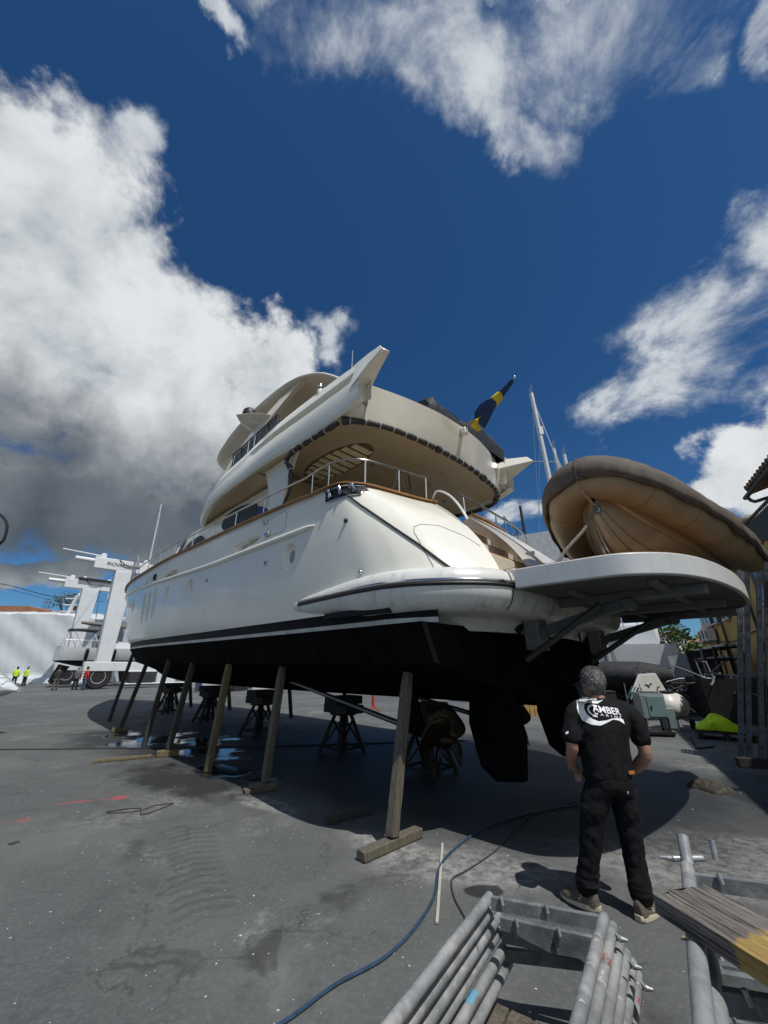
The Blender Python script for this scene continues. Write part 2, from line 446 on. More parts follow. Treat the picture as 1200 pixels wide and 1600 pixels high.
    ro = t.ramp(mid, .3, .7, .72, .9)
    ro = t.math('ADD', t.math('MULTIPLY', t.math('SUBTRACT', 1.0, wet), ro), t.math('MULTIPLY', wet, .62))
    ro = t.math('MULTIPLY', ro, t.ramp(pool, 0, 1, 1, .09))
    t.l.new(ro, b.inputs['Roughness'])
    h = t.math('ADD', t.math('MULTIPLY', fine, .5), t.math('ADD', t.math('MULTIPLY', grit, .4), t.math('MULTIPLY', mid, .5)))
    h = t.math('MULTIPLY', h, t.math('SUBTRACT', 1.0, t.math('MULTIPLY', pool, .97)))
    bn = t.new('ShaderNodeBump'); bn.inputs['Strength'].default_value = .55; bn.inputs['Distance'].default_value = .012
    t.l.new(h, bn.inputs['Height']); t.l.new(bn.outputs[0], b.inputs['Normal'])
    return m
gm = MB().add([(-400, -60, 0), (400, -60, 0), (400, 700, 0), (-400, 700, 0)], [(0, 1, 2, 3)])
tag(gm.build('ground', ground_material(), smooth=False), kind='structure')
# chips of paint and grit lying on the yard
ch = MB()
for k in range(900):
    y = 1.4 + random.random() ** 1.6 * 7.0
    x = random.uniform(-1.0, 1.0) * (y * .95 + .8)
    s = random.choice((.0025, .003, .004, .004, .005, .006, .009)) * random.uniform(.7, 1.3)
    a = random.random() * 6.28; n = random.choice((3, 4, 5))
    pts = [(x + s * math.cos(a + 6.283 * j / n) * random.uniform(.6, 1.3), y + s * math.sin(a + 6.283 * j / n) * random.uniform(.5, 1.2)) for j in range(n)]
    ch.prism(pts, lambda p: (p[0], p[1], .0005), lambda p: (p[0], p[1], .003))
tag(ch.build('paint_chips', mat('chip_white', (.46, .46, .45), .8, var=.3, vscale=9), smooth=False), 'small white paint chips scattered on the grey yard floor', 'debris', kind='stuff')

# ------------------------------------------------------------------ hull lines (yacht frame: x forward from the transom, y to port, z up from the yard)
vs_ = ipol([0, 2, 6, 9, 12, 13.5, 15, 17, 19, 20.5, 21.7, 22.4], [2.80, 2.87, 2.92, 2.92, 2.84, 2.72, 2.48, 2.03, 1.42, .86, .32, 0.0])
vw_ = ipol([0, 3, 7, 10, 12, 14, 16, 18, 19.5, 20.4], [2.86, 2.88, 2.85, 2.74, 2.53, 2.18, 1.62, .92, .36, 0.0])
zs_ = ipol([0, 1.5, 3, 6, 9, 12, 15, 18, 20.5, 22.4], [4.35, 4.37, 4.43, 4.50, 4.56, 4.55, 4.62, 4.84, 5.05, 5.20])
zk_ = ipol([-.4, 8, 13, 16, 18, 19.5, 20.6], [1.18, 1.15, 1.17, 1.30, 1.62, 2.05, 2.62])
def zwl(u): return 2.19 + .24 * (max(u, 0) / 20) ** 2
def ztop0(u): return zwl(u) + .195           # where the white topsides begin
def side(u, t):
    """port topside surface, t = 0 above the boot stripe, 1 at the sheer"""
    ub = min(u, 20.35 * (1 - t) + 22.4 * t) if u > 19 else u
    z0, z1 = ztop0(u), zs_(u)
    k = ipol([0, 6, 12, 16, 22], [.75, .75, .5, .7, 1.2])(u)
    b0, b1 = vw_(u) if u < 20.4 else 0.0, vs_(u)
    v = b0 + (b1 - b0) * max(t, 0) ** k + .075 * math.sin(math.pi * t) * ipol([0, 3, 10, 15, 22], [.5, .6, .5, .1, -.3])(u)
    return (u, max(v, 0.0), z0 + (z1 - z0) * t)
def side_z(u, z):
    return side(u, (z - ztop0(u)) / (zs_(u) - ztop0(u)))
TC = [(2.0, 2.872), (1.6, 2.865), (1.28, 2.83), (1.03, 2.70), (.90, 2.48), (.83, 2.2), (.76, 1.85), (.68, 1.5), (.58, 1.2)]
BC = [(2.0, 2.88), (1.1, 2.88), (.40, 2.875), (-.10, 2.79), (-.44, 2.64), (-.66, 2.47), (-.82, 2.30), (-.93, 2.14), (-1.0, 2.0)]
SC_ = np.linspace(0, 1, len(TC))
_tc = [ipol(SC_, [p[k] for p in TC]) for k in (0, 1)]; _bc = [ipol(SC_, [p[k] for p in BC]) for k in (0, 1)]
TS = [(.58, 1.2), (.5, .6), (.46, .1), (.46, -.3)]
BS = [(-1.0, 2.0), (-1.06, 1.3), (-1.08, .5), (-1.08, -.1)]
_ts = [ipol(range(4), [p[k] for p in TS]) for k in (0, 1)]; _bs = [ipol(range(4), [p[k] for p in BS]) for k in (0, 1)]
def corner(s, t, star=False):
    """rounded quarter and transom, s = 0 on the side .. 1 at the stairs (to 2 on the starboard mass), t = 0 low .. 1 coaming"""
    if s <= 1: T = (_tc[0](s), _tc[1](s)); B = (_bc[0](s), _bc[1](s))
    else:
        q = (s - 1) * 3; T = (_ts[0](q), _ts[1](q)); B = (_bs[0](q), _bs[1](q))
    e = .75 + .85 * min(1, s / .5)
    g = t ** e
    u = B[0] + (T[0] - B[0]) * g; v = B[1] + (T[1] - B[1]) * g
    v += .04 * math.sin(math.pi * t) * max(0, 1 - s * 2)
    return (u, v, 2.46 + (4.35 - 2.46) * t if s > .35 else ztop0(u) * (1 - t) + t * (zs_(1.5) if s > 0 else zs_(2.0)))

# ------------------------------------------------------------------ the motor yacht
HD = 45.0
hx = Vector((-math.sin(R(HD)), math.cos(R(HD)), 0)); ix = Vector((math.cos(R(HD)), math.sin(R(HD)), 0))
YO = ix * 6.25 + hx * 3.2
YR = R(90 + HD)
def yw(u, v, z): return YO + hx * u - ix * v + Vector((0, 0, z))
def sstep(a, b, x):
    t = min(1, max(0, (x - a) / (b - a))); return t * t * (3 - 2 * t)
gel = mat('white_gelcoat', (.80, .775, .675), .19, var=.03, vscale=.7, coat=.15, grime=(.55, .53, .47, .22), rvar=.06)
gelc = mat('cream_gelcoat', (.66, .60, .49), .22, var=.04, vscale=.8, coat=.3)
gel2 = mat('worn_white_moulding', (.66, .66, .62), .3, var=.06, vscale=1.6, grime=(.16, .155, .14, .75), rvar=.08)
anti = mat('black_antifouling', (.006, .006, .0065), .85, var=.4, vscale=2.5, bump=.15, bscale=14, grime=(.014, .014, .014, .6), spec=.04)
bootm = mat('black_boot_top', (.005, .006, .009), .55, var=.2, spec=.12)
wstr = mat('white_stripe', (.50, .50, .47), .45, var=.12, vscale=3, grime=(.12, .11, .09, .6))
rsteel = mat('rail_steel', (.34, .33, .31), .22, .85, var=.15)
steel = mat('polished_steel', (.62, .62, .62), .16, 1.0, var=.05)
dsteel = mat('dull_steel', (.33, .33, .33), .4, .9, var=.2)
teak = mat('varnished_teak', (.30, .145, .05), .45, var=.25, vscale=5, stretch=(1, 1, 6))
glass = mat('dark_tinted_glass', (.012, .013, .014), .06, var=.1, coat=.5)
mesh_m = mat('grey_window_cover', (.055, .057, .058), .75, var=.2, vscale=40, bump=.2, bscale=120)
blue_c = mat('blue_window_panel', (.02, .045, .17), .5, var=.15)  # deep blue aft panels of the side windows
blk = mat('black_rubber', (.012, .012, .013), .5, var=.3)
canvas_d = mat('dark_rolled_canvas', (.042, .038, .036), .7, var=.35, vscale=9, bump=.5, bscale=16)
strapm = mat('pale_strap', (.42, .42, .40), .7)
ivory = mat('ivory_headlining', (.52, .42, .27), .35, var=.04, vscale=1.2, coat=.15)
deckm = mat('teak_deck', (.24, .17, .10), .7, var=.2, vscale=6)
bronze = mat('bronze_propeller', (.055, .042, .028), .45, .8, var=.3, vscale=6)
yacht = empty('motor_yacht', YO, 'large white flybridge motor yacht propped up ashore on timber posts with black bottom paint', 'motor yacht', YR)
Y_ = lambda mb, name, m, **k: mb.build(name, m, k.pop('parent', yacht), **k)

# topsides: one skin each side, with the moulded recesses pressed into it
REC = [(2.367, 3.438, .165, .215, .09, 2.2, 0), (6.706, 3.486, .175, .215, .09, 2.2, 0), (8.381, 3.541, .15, .20, .08, 2.2, 0),
       (9.45, 3.404, .16, .42, .09, 2.6, 0), (10.0, 3.39, .16, .42, .09, 2.6, 0), (10.574, 3.394, .16, .42, .09, 2.6, 0), (12.2, 3.66, .17, .2, .08, 2.2, 0),
       (4.02, 4.0, .56, .085, .10, 5, -.075), (8.39, 4.04, .52, .085, .10, 5, -.075)]
def pressed(u, z):
    d = 0
    for (a, b, ru, rz, dp, n, tl) in REC:
        if abs(u - a) > ru * 1.4 or abs(z - b - tl * (u - a)) > rz * 1.4: continue
        q = (abs((u - a) / ru) ** n + abs((z - b - tl * (u - a)) / rz) ** n) ** (1 / n)
        d = max(d, dp * sstep(1.06, .72, q))
    return d
def skin(sg):
    us = list(np.arange(2.0, 12.6, .036)) + list(np.linspace(12.7, 22.4, 60))
    rows = []
    NT_ = 58
    for u in reversed(us):
        row = []
        for j in range(NT_ + 1):
            x, v, z = side(u, j / NT_)
            v -= pressed(x, z)
            if u > 19.5:       # raked stem
                x = x - max(0, u - 20.4) * (1 - j / NT_) ** .8
            row.append((x, sg * v, z))
        rows.append(row)
    smax = 1.0 if sg > 0 else 2.0
    for s in np.linspace(.02, smax, 46 if sg > 0 else 70):
        rows.append([(lambda c: (c[0], sg * c[1], c[2]))(corner(s, j / NT_)) for j in range(NT_ + 1)])
    return rows
hull = Y_(MB().loft(skin(1)).loft(skin(-1)), 'hull', gel, ang=60)
# cream linings in the recesses, dark port glasses
m = MB(); mg = MB()
for (a, b, ru, rz, dp, n, tl) in REC:
    tgt = m if n == 5 else mg
    for sg in (1, -1):
        pts = []
        for k in range(20):
            t = 2 * math.pi * k / 20
            c, s_ = math.cos(t), math.sin(t); e = 2 / n
            q = .62 if n == 5 else .5
            uu = a + ru * q * math.copysign(abs(c) ** e, c) + (0 if n == 5 else .02); zz = b + rz * q * math.copysign(abs(s_) ** e, s_) + tl * (uu - a)
            p = side_z(uu, zz); pts.append((uu, sg * (p[1] - dp + .004), zz))
        tgt.add(pts, [tuple(range(20))])
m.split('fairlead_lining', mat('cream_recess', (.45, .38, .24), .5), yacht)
mg.split('porthole_glass', mat('porthole_glass_pale', (.30, .31, .30), .08, var=.1, coat=.5), yacht)
# bottom, boot top and stripe
us2 = list(np.linspace(-.35, 19, 60)) + list(np.linspace(19.2, 20.4, 10))
def wl_pt(u, dz): 
    z = zwl(u) + dz; return (u, max(vw_(u) - .01 - (.27 - dz) * .12, 0), z)
def bottom_row(u):
    vw = max(vw_(u) - .04, 0); zc = zwl(u) - .42 + .3 * sstep(14, 20, u); vc = max(vw - .22 - .25 * sstep(12, 17, u), 0); k = zk_(max(u, -.4))
    return [(u, 0, k), (u, vc * .5, k + (zc - k) * .50), (u, vc * .98, zc - .015), (u, vc + .02, zc), (u, vw, zwl(u))]
bt = MB().loft([bottom_row(u) for u in us2]).mirror_y()
r = bottom_row(-.35)
bt.add(r + [(p[0], -p[1], p[2]) for p in reversed(r)], [tuple(range(10))])
for k in range(6): bt.beam((4.8, 2.52, 2.02 - k * .042), (5.9, 2.50, 2.02 - k * .042), .05, .014)
Y_(bt, 'bottom', anti, ang=25)
for name, m_, d0, d1 in (('white_waterline_stripe', wstr, 0.0, .055), ('boot_top', bootm, .055, .197)):
    Y_(MB().loft([[(p[0] * 1.0, p[1] - .03 * (d1 - d) - .012, 2.19 + d) for d in (d0, d1)] for p in ((_bc[0](s), _bc[1](s)) for s in np.linspace(.50, .30, 12))] + [[wl_pt(u, d0), wl_pt(u, d1)] for u in us2 if u > .5]).mirror_y(), name, m_)
# rubbing rail: a rounded moulding along the topsides
def zrub(u): return ipol([1.75, 5, 8, 12, 16, 21.5], [3.80, 3.82, 3.93, 4.14, 4.36, 4.62])(u)
def rub_row(u, sg, sc=1):
    c = side_z(u, zrub(u)); r_ = []
    for k in range(9):
        t = -math.pi * .5 + math.pi * k / 8
        r_.append((u, sg * (c[1] - .02 + .075 * sc * math.cos(t)), c[2] + .062 * sc * math.sin(t)))
    return r_
rb = MB()
for sg in (1, -1):
    rows = [rub_row(2.06 - .34 * math.sin(q), sg, max(.02, math.cos(q))) if False else rub_row(max(2.0, u_), sg) for u_, q in [(2.0, 0)]]
    rows = [[(2.0 - .30 * math.sin(q), y, zrub(2.0) + (z - zrub(2.0)) * max(.03, math.cos(q))) for x, y, z in rub_row(2.0, sg, max(.05, math.cos(q) ** .5))] for q in np.linspace(1.5, 0, 6)]
    rows += [rub_row(u, sg) for u in np.linspace(2.1, 21.6, 90)]
    rb.loft(rows)
Y_(rb, 'rub_rail', gel)
# teak capping on the bulwark
def cap_path(sg=1, full=False):
    P = [(u, sg * vs_(u), zs_(u)) for u in np.linspace(22.3, 2.1, 70)]
    P += [(lambda c: (c[0], sg * c[1], c[2]))(corner(s, 1)) for s in np.linspace(.03, 1 if sg > 0 else 1.98, 24)]
    return P
def capping(P, w, h, dz):
    rows = []
    for k, p in enumerate(P):
        a, b = Vector(P[max(0, k - 1)]), Vector(P[min(len(P) - 1, k + 1)])
        d = (b - a); d.z = 0; d.normalize(); n = Vector((-d.y, d.x, 0))
        c = Vector(p)
        rows.append([c + n * w * a_ + Vector((0, 0, b_ * h + dz)) for a_, b_ in ((.5, 0), (.5, .7), (.38, 1), (-.38, 1), (-.5, .7), (-.5, 0))])
    return rows
cp = MB()
for sg in (1, -1): cp.loft(capping(cap_path(sg), .15, .035, .002), cv=True, caps=True)
Y_(cp, 'teak_capping', teak)
# inner bulwark and decks
dk = MB()
for sg in (1, -1):
    dk.loft([[(u, sg * (vs_(u) - .07), zs_(u)), (u, sg * max(vs_(u) - .10, 0), 3.92 + .45 * sstep(10, 20, u))] for u in np.linspace(1.0, 21.8, 40)])
dk.loft([[(u, max(vs_(u) - .09, .0), 3.92 + .45 * sstep(10, 20, u)), (u, 0, 3.95 + .5 * sstep(10, 20, u)), (u, -max(vs_(u) - .09, 0), 3.92 + .45 * sstep(10, 20, u))] for u in np.linspace(.95, 21.8, 40)])
Y_(dk, 'deck', mat('deck_paint', (.52, .50, .45), .6))
# moulded stern fender that runs round the quarters and carries the fixed platform
FP = [(2.60, 2.80), (2.15, 2.89), (1.6, 2.95), (1.1, 2.99), (.55, 3.02), (.1, 3.0), (-.24, 2.90), (-.6, 2.68), (-.88, 2.40), (-1.02, 2.14), (-1.06, 1.9), (-1.08, 1.45)]
fp = [Vector((p.x, p.y, 0)) for p in smooth_path(FP, 44)]
def fender_rows(path, sg=1):
    rows = []
    N = len(path)
    for k, p in enumerate(path):
        a, b = path[max(0, k - 1)], path[min(N - 1, k + 1)]
        d = (b - a).normalized(); n = Vector((-d.y, d.x, 0)) * -1      # outward
        if n.dot(Vector((p.x - 6, p.y, 0))) < 0: n = -n
        w = (min(1, k / 20) ** .62) if k < 200 else 1; f = max(w, .04)
        if len(path) < 10: f = w = 1
        prof = [(-.34, .255), (-.10, .235), (-.035, .19), (-.005, .11), (.006, .03), (.0, -.07), (-.04, -.16), (-.11, -.23), (-.22, -.27), (-.5, -.28)]
        rows.append([(lambda q: (q.x, sg * q.y, 2.565 + .02 * (1 - w) + pz * f))(p + n * (po * (.35 + .65 * f) if po < -.2 else po * f)) for po, pz in prof])
    return rows
fd = MB().loft(fender_rows(fp)).loft(fender_rows(fp, -1))
ctr = [Vector((-1.08, v, 0)) for v in np.linspace(1.44, -1.44, 6)]
fd.loft(fender_rows(ctr))
fo = Y_(fd, 'stern_fender', gel2, ang=50)
def offset_line(path, k0, dz, off, sg=1):
    out = []
    for k in range(k0, len(path)):
        a, b = path[max(0, k - 1)], path[min(len(path) - 1, k + 1)]
        d = (b - a).normalized(); n = Vector((d.y, -d.x, 0))
        if n.dot(Vector((path[k].x - 6, path[k].y, 0))) < 0: n = -n
        q = path[k] + n * off; out.append((q.x, sg * q.y, 2.565 + dz))
    return out
st = MB(); sr = MB()
for sg in (1, -1):
    st.tube(offset_line(fp, 6, .07, .006, sg), .022, 8); sr.tube(offset_line(fp, 6, .03, .004, sg), .026, 8)
st.split('chrome_strip', steel, fo); sr.split('rubber_strip', blk, fo)
for sg in (1, -1):
    jm = MB(); k = 38; rows = fender_rows(fp, sg)[k - 1:k + 2]
    jm.tube([Vector(q) * 1.0 + Vector((-.003, .003 * sg, 0)) for q in rows[1][1:8]], .007, 6)
    Y_(jm, 'moulding_joint', blk, parent=fo)
# panel under the fender: stern wall of the hull and the vents in it
sw = MB()
for sg in (1, -1):
    sw.loft([[(p[0], sg * p[1], 2.33), (p[0] + .12, sg * (p[1] - .06), 2.14)] for p in [(.9, 2.80), (.3, 2.72), (-.15, 2.52), (-.42, 2.1), (-.62, 1.5), (-.72, .8), (-.78, 0)]])
Y_(sw, 'stern_panel', gel2)
vt = MB()
for sg in (1, -1):
    for k in range(4): vt.beam((1.2, sg * (2.965), 2.35 - .0 * k), (.05, sg * 2.89, 2.35), .05, .075)
    vt.beam((-.66, sg * .95, 2.36), (-.60, sg * 1.12, 2.16), .03, .10)
vt.split('stern_vent', blk, yacht)
# ---------------- stairs in the transom
stw = MB()
def edge(s, star):
    sg = -1 if star else 1
    return [(lambda c: (c[0], sg * c[1], c[2]))(corner(s, t)) for t in np.linspace(0, 1, 14)]
for s, star, dv in ((1, False, -.05), (2, True, .05)):
    e = edge(s, star)
    stw.loft([[p, (p[0] + .12, p[1] + dv * 0, p[2] - .05), (1.0, p[1] + dv * 0 - (0 if star else 0), 2.5 if p[2] < 2.6 else p[2] - .25)] for p in e])
stw.split('stair_side', gelc, yacht)
steps = [(-1.06, 2.84, 1.92, .10), (-.62, 3.17, 1.75, .14), (-.22, 3.50, 1.55, .18), (.14, 3.83, 1.35, .24)]
for k, (u, z, va, vb) in enumerate(steps):
    nu = steps[k + 1][0] if k < 3 else 1.2
    b = MB().prism([(u, va), (u, vb), (nu + .05, vb + .1), (nu + .05, va - .1)], lambda p, z=z: (p[0], p[1], z - .33), lambda p, z=z: (p[0], p[1], z - .02))
    so_ = Y_(b, 'stair_step', gelc, bevel=.015)
    MB().prism([(u + .02, va - .08), (u + .02, vb + .08), (nu, vb + .14), (nu, va - .14)], lambda p, z=z: (p[0], p[1], z - .018), lambda p, z=z: (p[0], p[1], z + .004)).build('step_tread', teak, so_)
pa = MB()      # moulded locker front in the stairwell
pa.loft([[(-.85 + 1.25 * (t ** 1.6), 0.62 - .05 * t + dv, 2.86 + 1.4 * t) for dv in (.40, .2, -.22)] for t in np.linspace(0, .85, 9)])
Y_(pa, 'stairwell_locker', gelc)
pb = MB().box((-.55, .45, 3.32), (.10, .32, .05)).box((-.62, .6, 3.24), (.05, .05, .2)).box((-.50, .3, 3.38), (.16, .05, .05)).cyl((-.7, .45, 3.37), (-.45, .5, 3.37), .03)
Y_(pb, 'gangway_fitting', dsteel)
# groove of the locker hatch in the transom
def on_corner(pts, off=.004):
    out = []
    for s, t in pts:
        c = Vector(corner(s, t)); a = Vector(corner(s + .01, t)) - c; b = Vector(corner(s, t + .01)) - c
        n = a.cross(b).normalized()
        if n.dot(Vector((c.x - 6, c.y, c.z - 2.5))) < 0: n = -n
        out.append(c + n * off)
    return out
def seg(pts, n): 
    o = []
    for a, b in zip(pts, pts[1:]):
        for k in range(n): o.append((a[0] + (b[0] - a[0]) * k / n, a[1] + (b[1] - a[1]) * k / n))
    return o + [pts[-1]]
gv = MB().tube(on_corner(seg([(.527, .10), (.512, .33), (.517, .47), (.54, .52), (.60, .55), (.723, .555), (.86, .47), (.94, .38)], 4), .001), .0045, 6)
Y_(gv, 'hatch_groove', mat('groove_dark', (.10, .10, .095), .7))
gd = MB()
dr = [(3.33, 4.30), (2.70, 4.335), (2.60, 4.28), (2.585, 3.97), (2.66, 3.93), (3.14, 3.94)]
gd.tube([(lambda p: (p[0], p[1] + .002, p[2]))(side_z(max(u, 2.01), z)) for u, z in seg(dr, 6)], .004, 6)
Y_(gd, 'gate_groove', mat('groove_grey', (.22, .22, .21), .7))
for (u, z) in ((3.32, 4.28), (3.16, 3.99)):
    p = side_z(u, z); Y_(MB().box((p[0], p[1] + .02, z), (.15, .05, .07)), 'gate_hinge', steel, bevel=.014)
for (u, z) in ((3.08, 3.434), (5.643, 3.498)):
    p = side_z(u, z)
    Y_(MB().lathe([(.045, -.02), (.045, .012), (.03, .03), (.025, .03), (.02, -.01)], (p[0], p[1], p[2]), 'y', 14), 'drain_outlet', steel)
for s, t in ((.244, .247), (.245, .662)):
    c = on_corner([(s, t)], .01)[0]; Y_(MB().ball(c, .035, 12, 8), 'drain_outlet', steel if t < .5 else blk)
# emblem on the bow: an outlined animal head in relief
em = MB()
E0 = [(-.6, -.12), (-.35, .02), (-.15, .16), (.1, .2), (.3, .12), (.42, .2), (.5, .08), (.36, -.02), (.1, -.05), (-.1, -.02), (-.3, -.12), (-.6, -.12)]
em.tube([(lambda p: (p[0], p[1] + .01, p[2]))(side_z(10.35 - a * .9, 4.14 + b * .8 + .03 * a)) for a, b in seg(E0, 4)], .016, 6, closed=False)
Y_(em, 'bow_emblem', mat('emblem_white', (.75, .75, .74), .3))
p = side_z(9.75, 4.2)
Y_(MB().ball((p[0], p[1] + .02, p[2]), .1, 12, 8, (.7, .4, 1.1)), 'anchor_light', blk)
# fairlead with rollers let into the quarter under the capping
fl = MB(); fr = MB()
Ss = np.linspace(.15, .46, 16)
outer = on_corner([(s, .985) for s in Ss], .012) + on_corner([(s, .875 + .10 * max(0, (s - .38) / .08)) for s in reversed(Ss)], .014)
fl.tube(outer, .013, 8, closed=True)
cl = Y_(fl, 'roller_fairlead', steel)
bk = MB().loft([on_corner([(s, .98), (s, .93), (s, .88 + .09 * max(0, (s - .38) / .08))], .006) for s in Ss]); Y_(bk, 'fairlead_recess', blk, parent=cl)
for s in (.19, .27, .35):
    q = on_corner([(s, .90), (s, .975)], .03); fr = MB().tube([q[0], q[0].lerp(q[1], .15), q[0].lerp(q[1], .5), q[0].lerp(q[1], .85), q[1]], [.038, .036, .022, .036, .038], 12); Y_(fr, 'fairlead_roller', steel, parent=cl)

# ---------------- rails
def post(a, b, r=.014): return MB().cyl(a, b, r, None, 8)
def rail_path(sg):
    P = [(u, sg * (vs_(u) - .03), zs_(u) + .42 + .0 * u) for u in np.linspace(12.5, 2.2, 34)]
    P += [(lambda c: (c[0], sg * (c[1] - .02), c[2] + .47))(corner(s, 1)) for s in np.linspace(.08, .93, 16)]
    return P
rl = MB()
for sg in (1, -1): rl.tube(rail_path(sg), .019, 8)
rail = Y_(rl, 'side_rail', rsteel)
for sg in (1, -1):
    for u in (3.55, 4.75, 5.95, 7.2, 8.5, 9.8, 11.1, 12.45):
        Y_(post((u, sg * (vs_(u) - .03), zs_(u) + .03), (u, sg * (vs_(u) - .03), zs_(u) + .42)), 'rail_post', steel, parent=rail)
    for s in (.02, .165, .46, .72, .92):
        c = corner(max(s, .02), 1); Y_(post((c[0], sg * (c[1] - .02), c[2] + .03), (c[0], sg * (c[1] - .02), c[2] + .47)), 'rail_post', steel, parent=rail)
# bow pulpit rising over the foredeck
pp = MB()
PB = [(12.5, .42), (12.9, .60), (13.5, .95), (14.3, 1.22), (15.3, 1.26), (16.4, 1.10), (17.6, .92), (19.5, .85), (21.4, .8), (22.2, .75)]
def pul(sg): return [(q.x, sg * max(vs_(q.x) - .05, .02), zs_(q.x) + q.y) for q in smooth_path(PB, 24)]
for sg in (1, -1): pp.tube(pul(sg), .027, 8)
pul_o = Y_(pp, 'bow_rail', rsteel)
for sg in (1, -1):
    for u, hh in ((13.4, .9), (14.2, 1.19), (15.1, 1.26), (16.2, 1.13), (17.4, .95), (19, .86), (21, .81)):
        Y_(post((u, sg * max(vs_(u) - .05, .02), zs_(u)), (u, sg * max(vs_(u) - .05, .02), zs_(u) + hh), .02), 'rail_post', rsteel, parent=pul_o)
# hand rails beside the transom stairs
hr1 = [(.62, 1.25, 4.38), (.50, 1.30, 4.52), (.2, 1.42, 4.36), (-.12, 1.56, 4.02), (-.30, 1.63, 3.72)]
h1 = Y_(MB().tube(smooth_path(hr1, 14), .018, 8), 'stair_rail', mat('white_rail', (.7, .7, .68), .3))
hr2 = [(.74, .21, 4.9), (.62, -.4, 4.78), (.5, -1.0, 4.64), (.38, -1.45, 4.48), (.34, -1.6, 4.36), (.36, -1.66, 4.2)]
h2 = Y_(MB().tube(smooth_path(hr2, 18), .022, 8), 'stair_rail', dsteel)
for p0, p1 in (((.70, .1, 4.35), (.72, .1, 4.88)), ((.55, -.8, 4.3), (.54, -.8, 4.68))): Y_(post(p0, p1, .016), 'rail_post', steel, parent=h2)
# ---------------- deckhouse
hs = [(4.3, 2.22, 2.08, 5.94), (7, 2.22, 2.08, 5.96), (9.2, 2.18, 2.0, 5.98), (10.4, 2.12, 1.92, 6.06), (11.6, 2.04, 1.78, 5.98), (13.0, 1.88, 1.55, 5.66), (14.4, 1.62, 1.22, 5.26), (15.8, 1.2, .8, 4.88), (16.8, .7, .35, 4.6)]
hb_, ht_, hz_ = (ipol([h[0] for h in hs], [h[k] for h in hs]) for k in (1, 2, 3))
def house_row(u):
    b, t_, z = hb_(u), ht_(u), hz_(u)
    R_ = [(b, 3.9), (b - .02, 4.5), (b - .05 * (1 + (b - t_) * 2), 3.9 + (z - 3.9) * .6), (t_ + .02, z - .12), (t_ - .10, z - .02), (t_ * .5, z + .06), (0, z + .09)]
    return [(u, v, zz) for v, zz in R_]
hsb = MB().loft([house_row(u) for u in np.linspace(4.3, 16.8, 50)]).mirror_y()
house = Y_(hsb, 'deckhouse', gel, ang=30)
def house_v(u, z):
    r_ = house_row(u)
    for (a, b) in zip(r_, r_[1:]):
        if a[2] <= z <= b[2]: return a[1] + (b[1] - a[1]) * (z - a[2]) / max(b[2] - a[2], 1e-6)
    return r_[-3][1]
def house_panel(poly, m_, name, th=.02, sub=3):
    for sg in (1, -1):
        b = MB()
        n = len(poly)
        c = (sum(p[0] for p in poly) / n, sum(p[1] for p in poly) / n)
        rings = [[(c[0] + (p[0] - c[0]) * f, c[1] + (p[1] - c[1]) * f) for p in poly] for f in (1, .98, .66, .33)]
        rows = [[(q[0], sg * (house_v(*q) + (0.0 if k == 0 else th)), q[1]) for q in r_] for k, r_ in enumerate(rings)]
        b.loft(rows, cv=True); b.add([*rows[-1]], [tuple(range(n))])
        Y_(b, name, m_, parent=house, ang=25)
def dense(poly, n=4):
    P = smooth_path([*poly, poly[0]], len(poly) * n); return [(p.x, p.y) for p in P[:-1]]
house_panel(dense([(6.95, 5.10), (7.42, 5.45), (7.28, 5.68), (6.7, 5.74), (5.9, 5.66), (5.35, 5.46), (5.28, 5.02), (5.9, 5.02)]), mesh_m, 'side_window')
house_panel(dense([(5.24, 5.00), (5.30, 5.42), (5.0, 5.30), (4.75, 5.12), (4.78, 5.02)]), blue_c, 'side_window')
house_panel(dense([(10.8, 5.05), (10.75, 5.30), (10.2, 5.56), (9.4, 5.58), (8.75, 5.40), (8.70, 5.04), (9.8, 5.02)]), mesh_m, 'side_window')
house_panel(dense([(8.64, 5.03), (8.66, 5.36), (8.35, 5.20), (8.1, 5.04)]), blue_c, 'side_window')
wsm = MB()
for sg in (1, -1):
    rows = []
    for u in np.linspace(10.9, 15.2, 18):
        r_ = house_row(u); a, b = Vector(r_[3]), Vector(r_[6])
        rows.append([(u + .0, sg * (r_[2][1] + .015), r_[2][2] + .05), (u, sg * (r_[3][1] + .012), r_[3][2]), (u, sg * (r_[4][1] + .0), r_[4][2] + .012), (u, sg * (r_[5][1]), r_[5][2] + .012)])
    wsm.loft(rows)
wsm.split('windscreen', mesh_m, house, ang=25)
for u in (12.0, 13.6):
    Y_(MB().tube([(house_row(u)[k][0], house_row(u)[k][1] + .02, house_row(u)[k][2] + .02) for k in (2, 3, 4, 5)], .02, 6), 'windscreen_mullion', gel, parent=house)
# aft bulkhead of the saloon: dark glass doors in an ivory wall
Y_(MB().box((4.26, 0, 4.9), (.08, 4.3, 2.0)), 'saloon_bulkhead', ivory, parent=house)
for v in (-1.05, -.35, .35, 1.05): Y_(MB().box((4.20, v, 4.82), (.03, .64, 1.66)), 'saloon_door', glass, parent=house, bevel=.01)
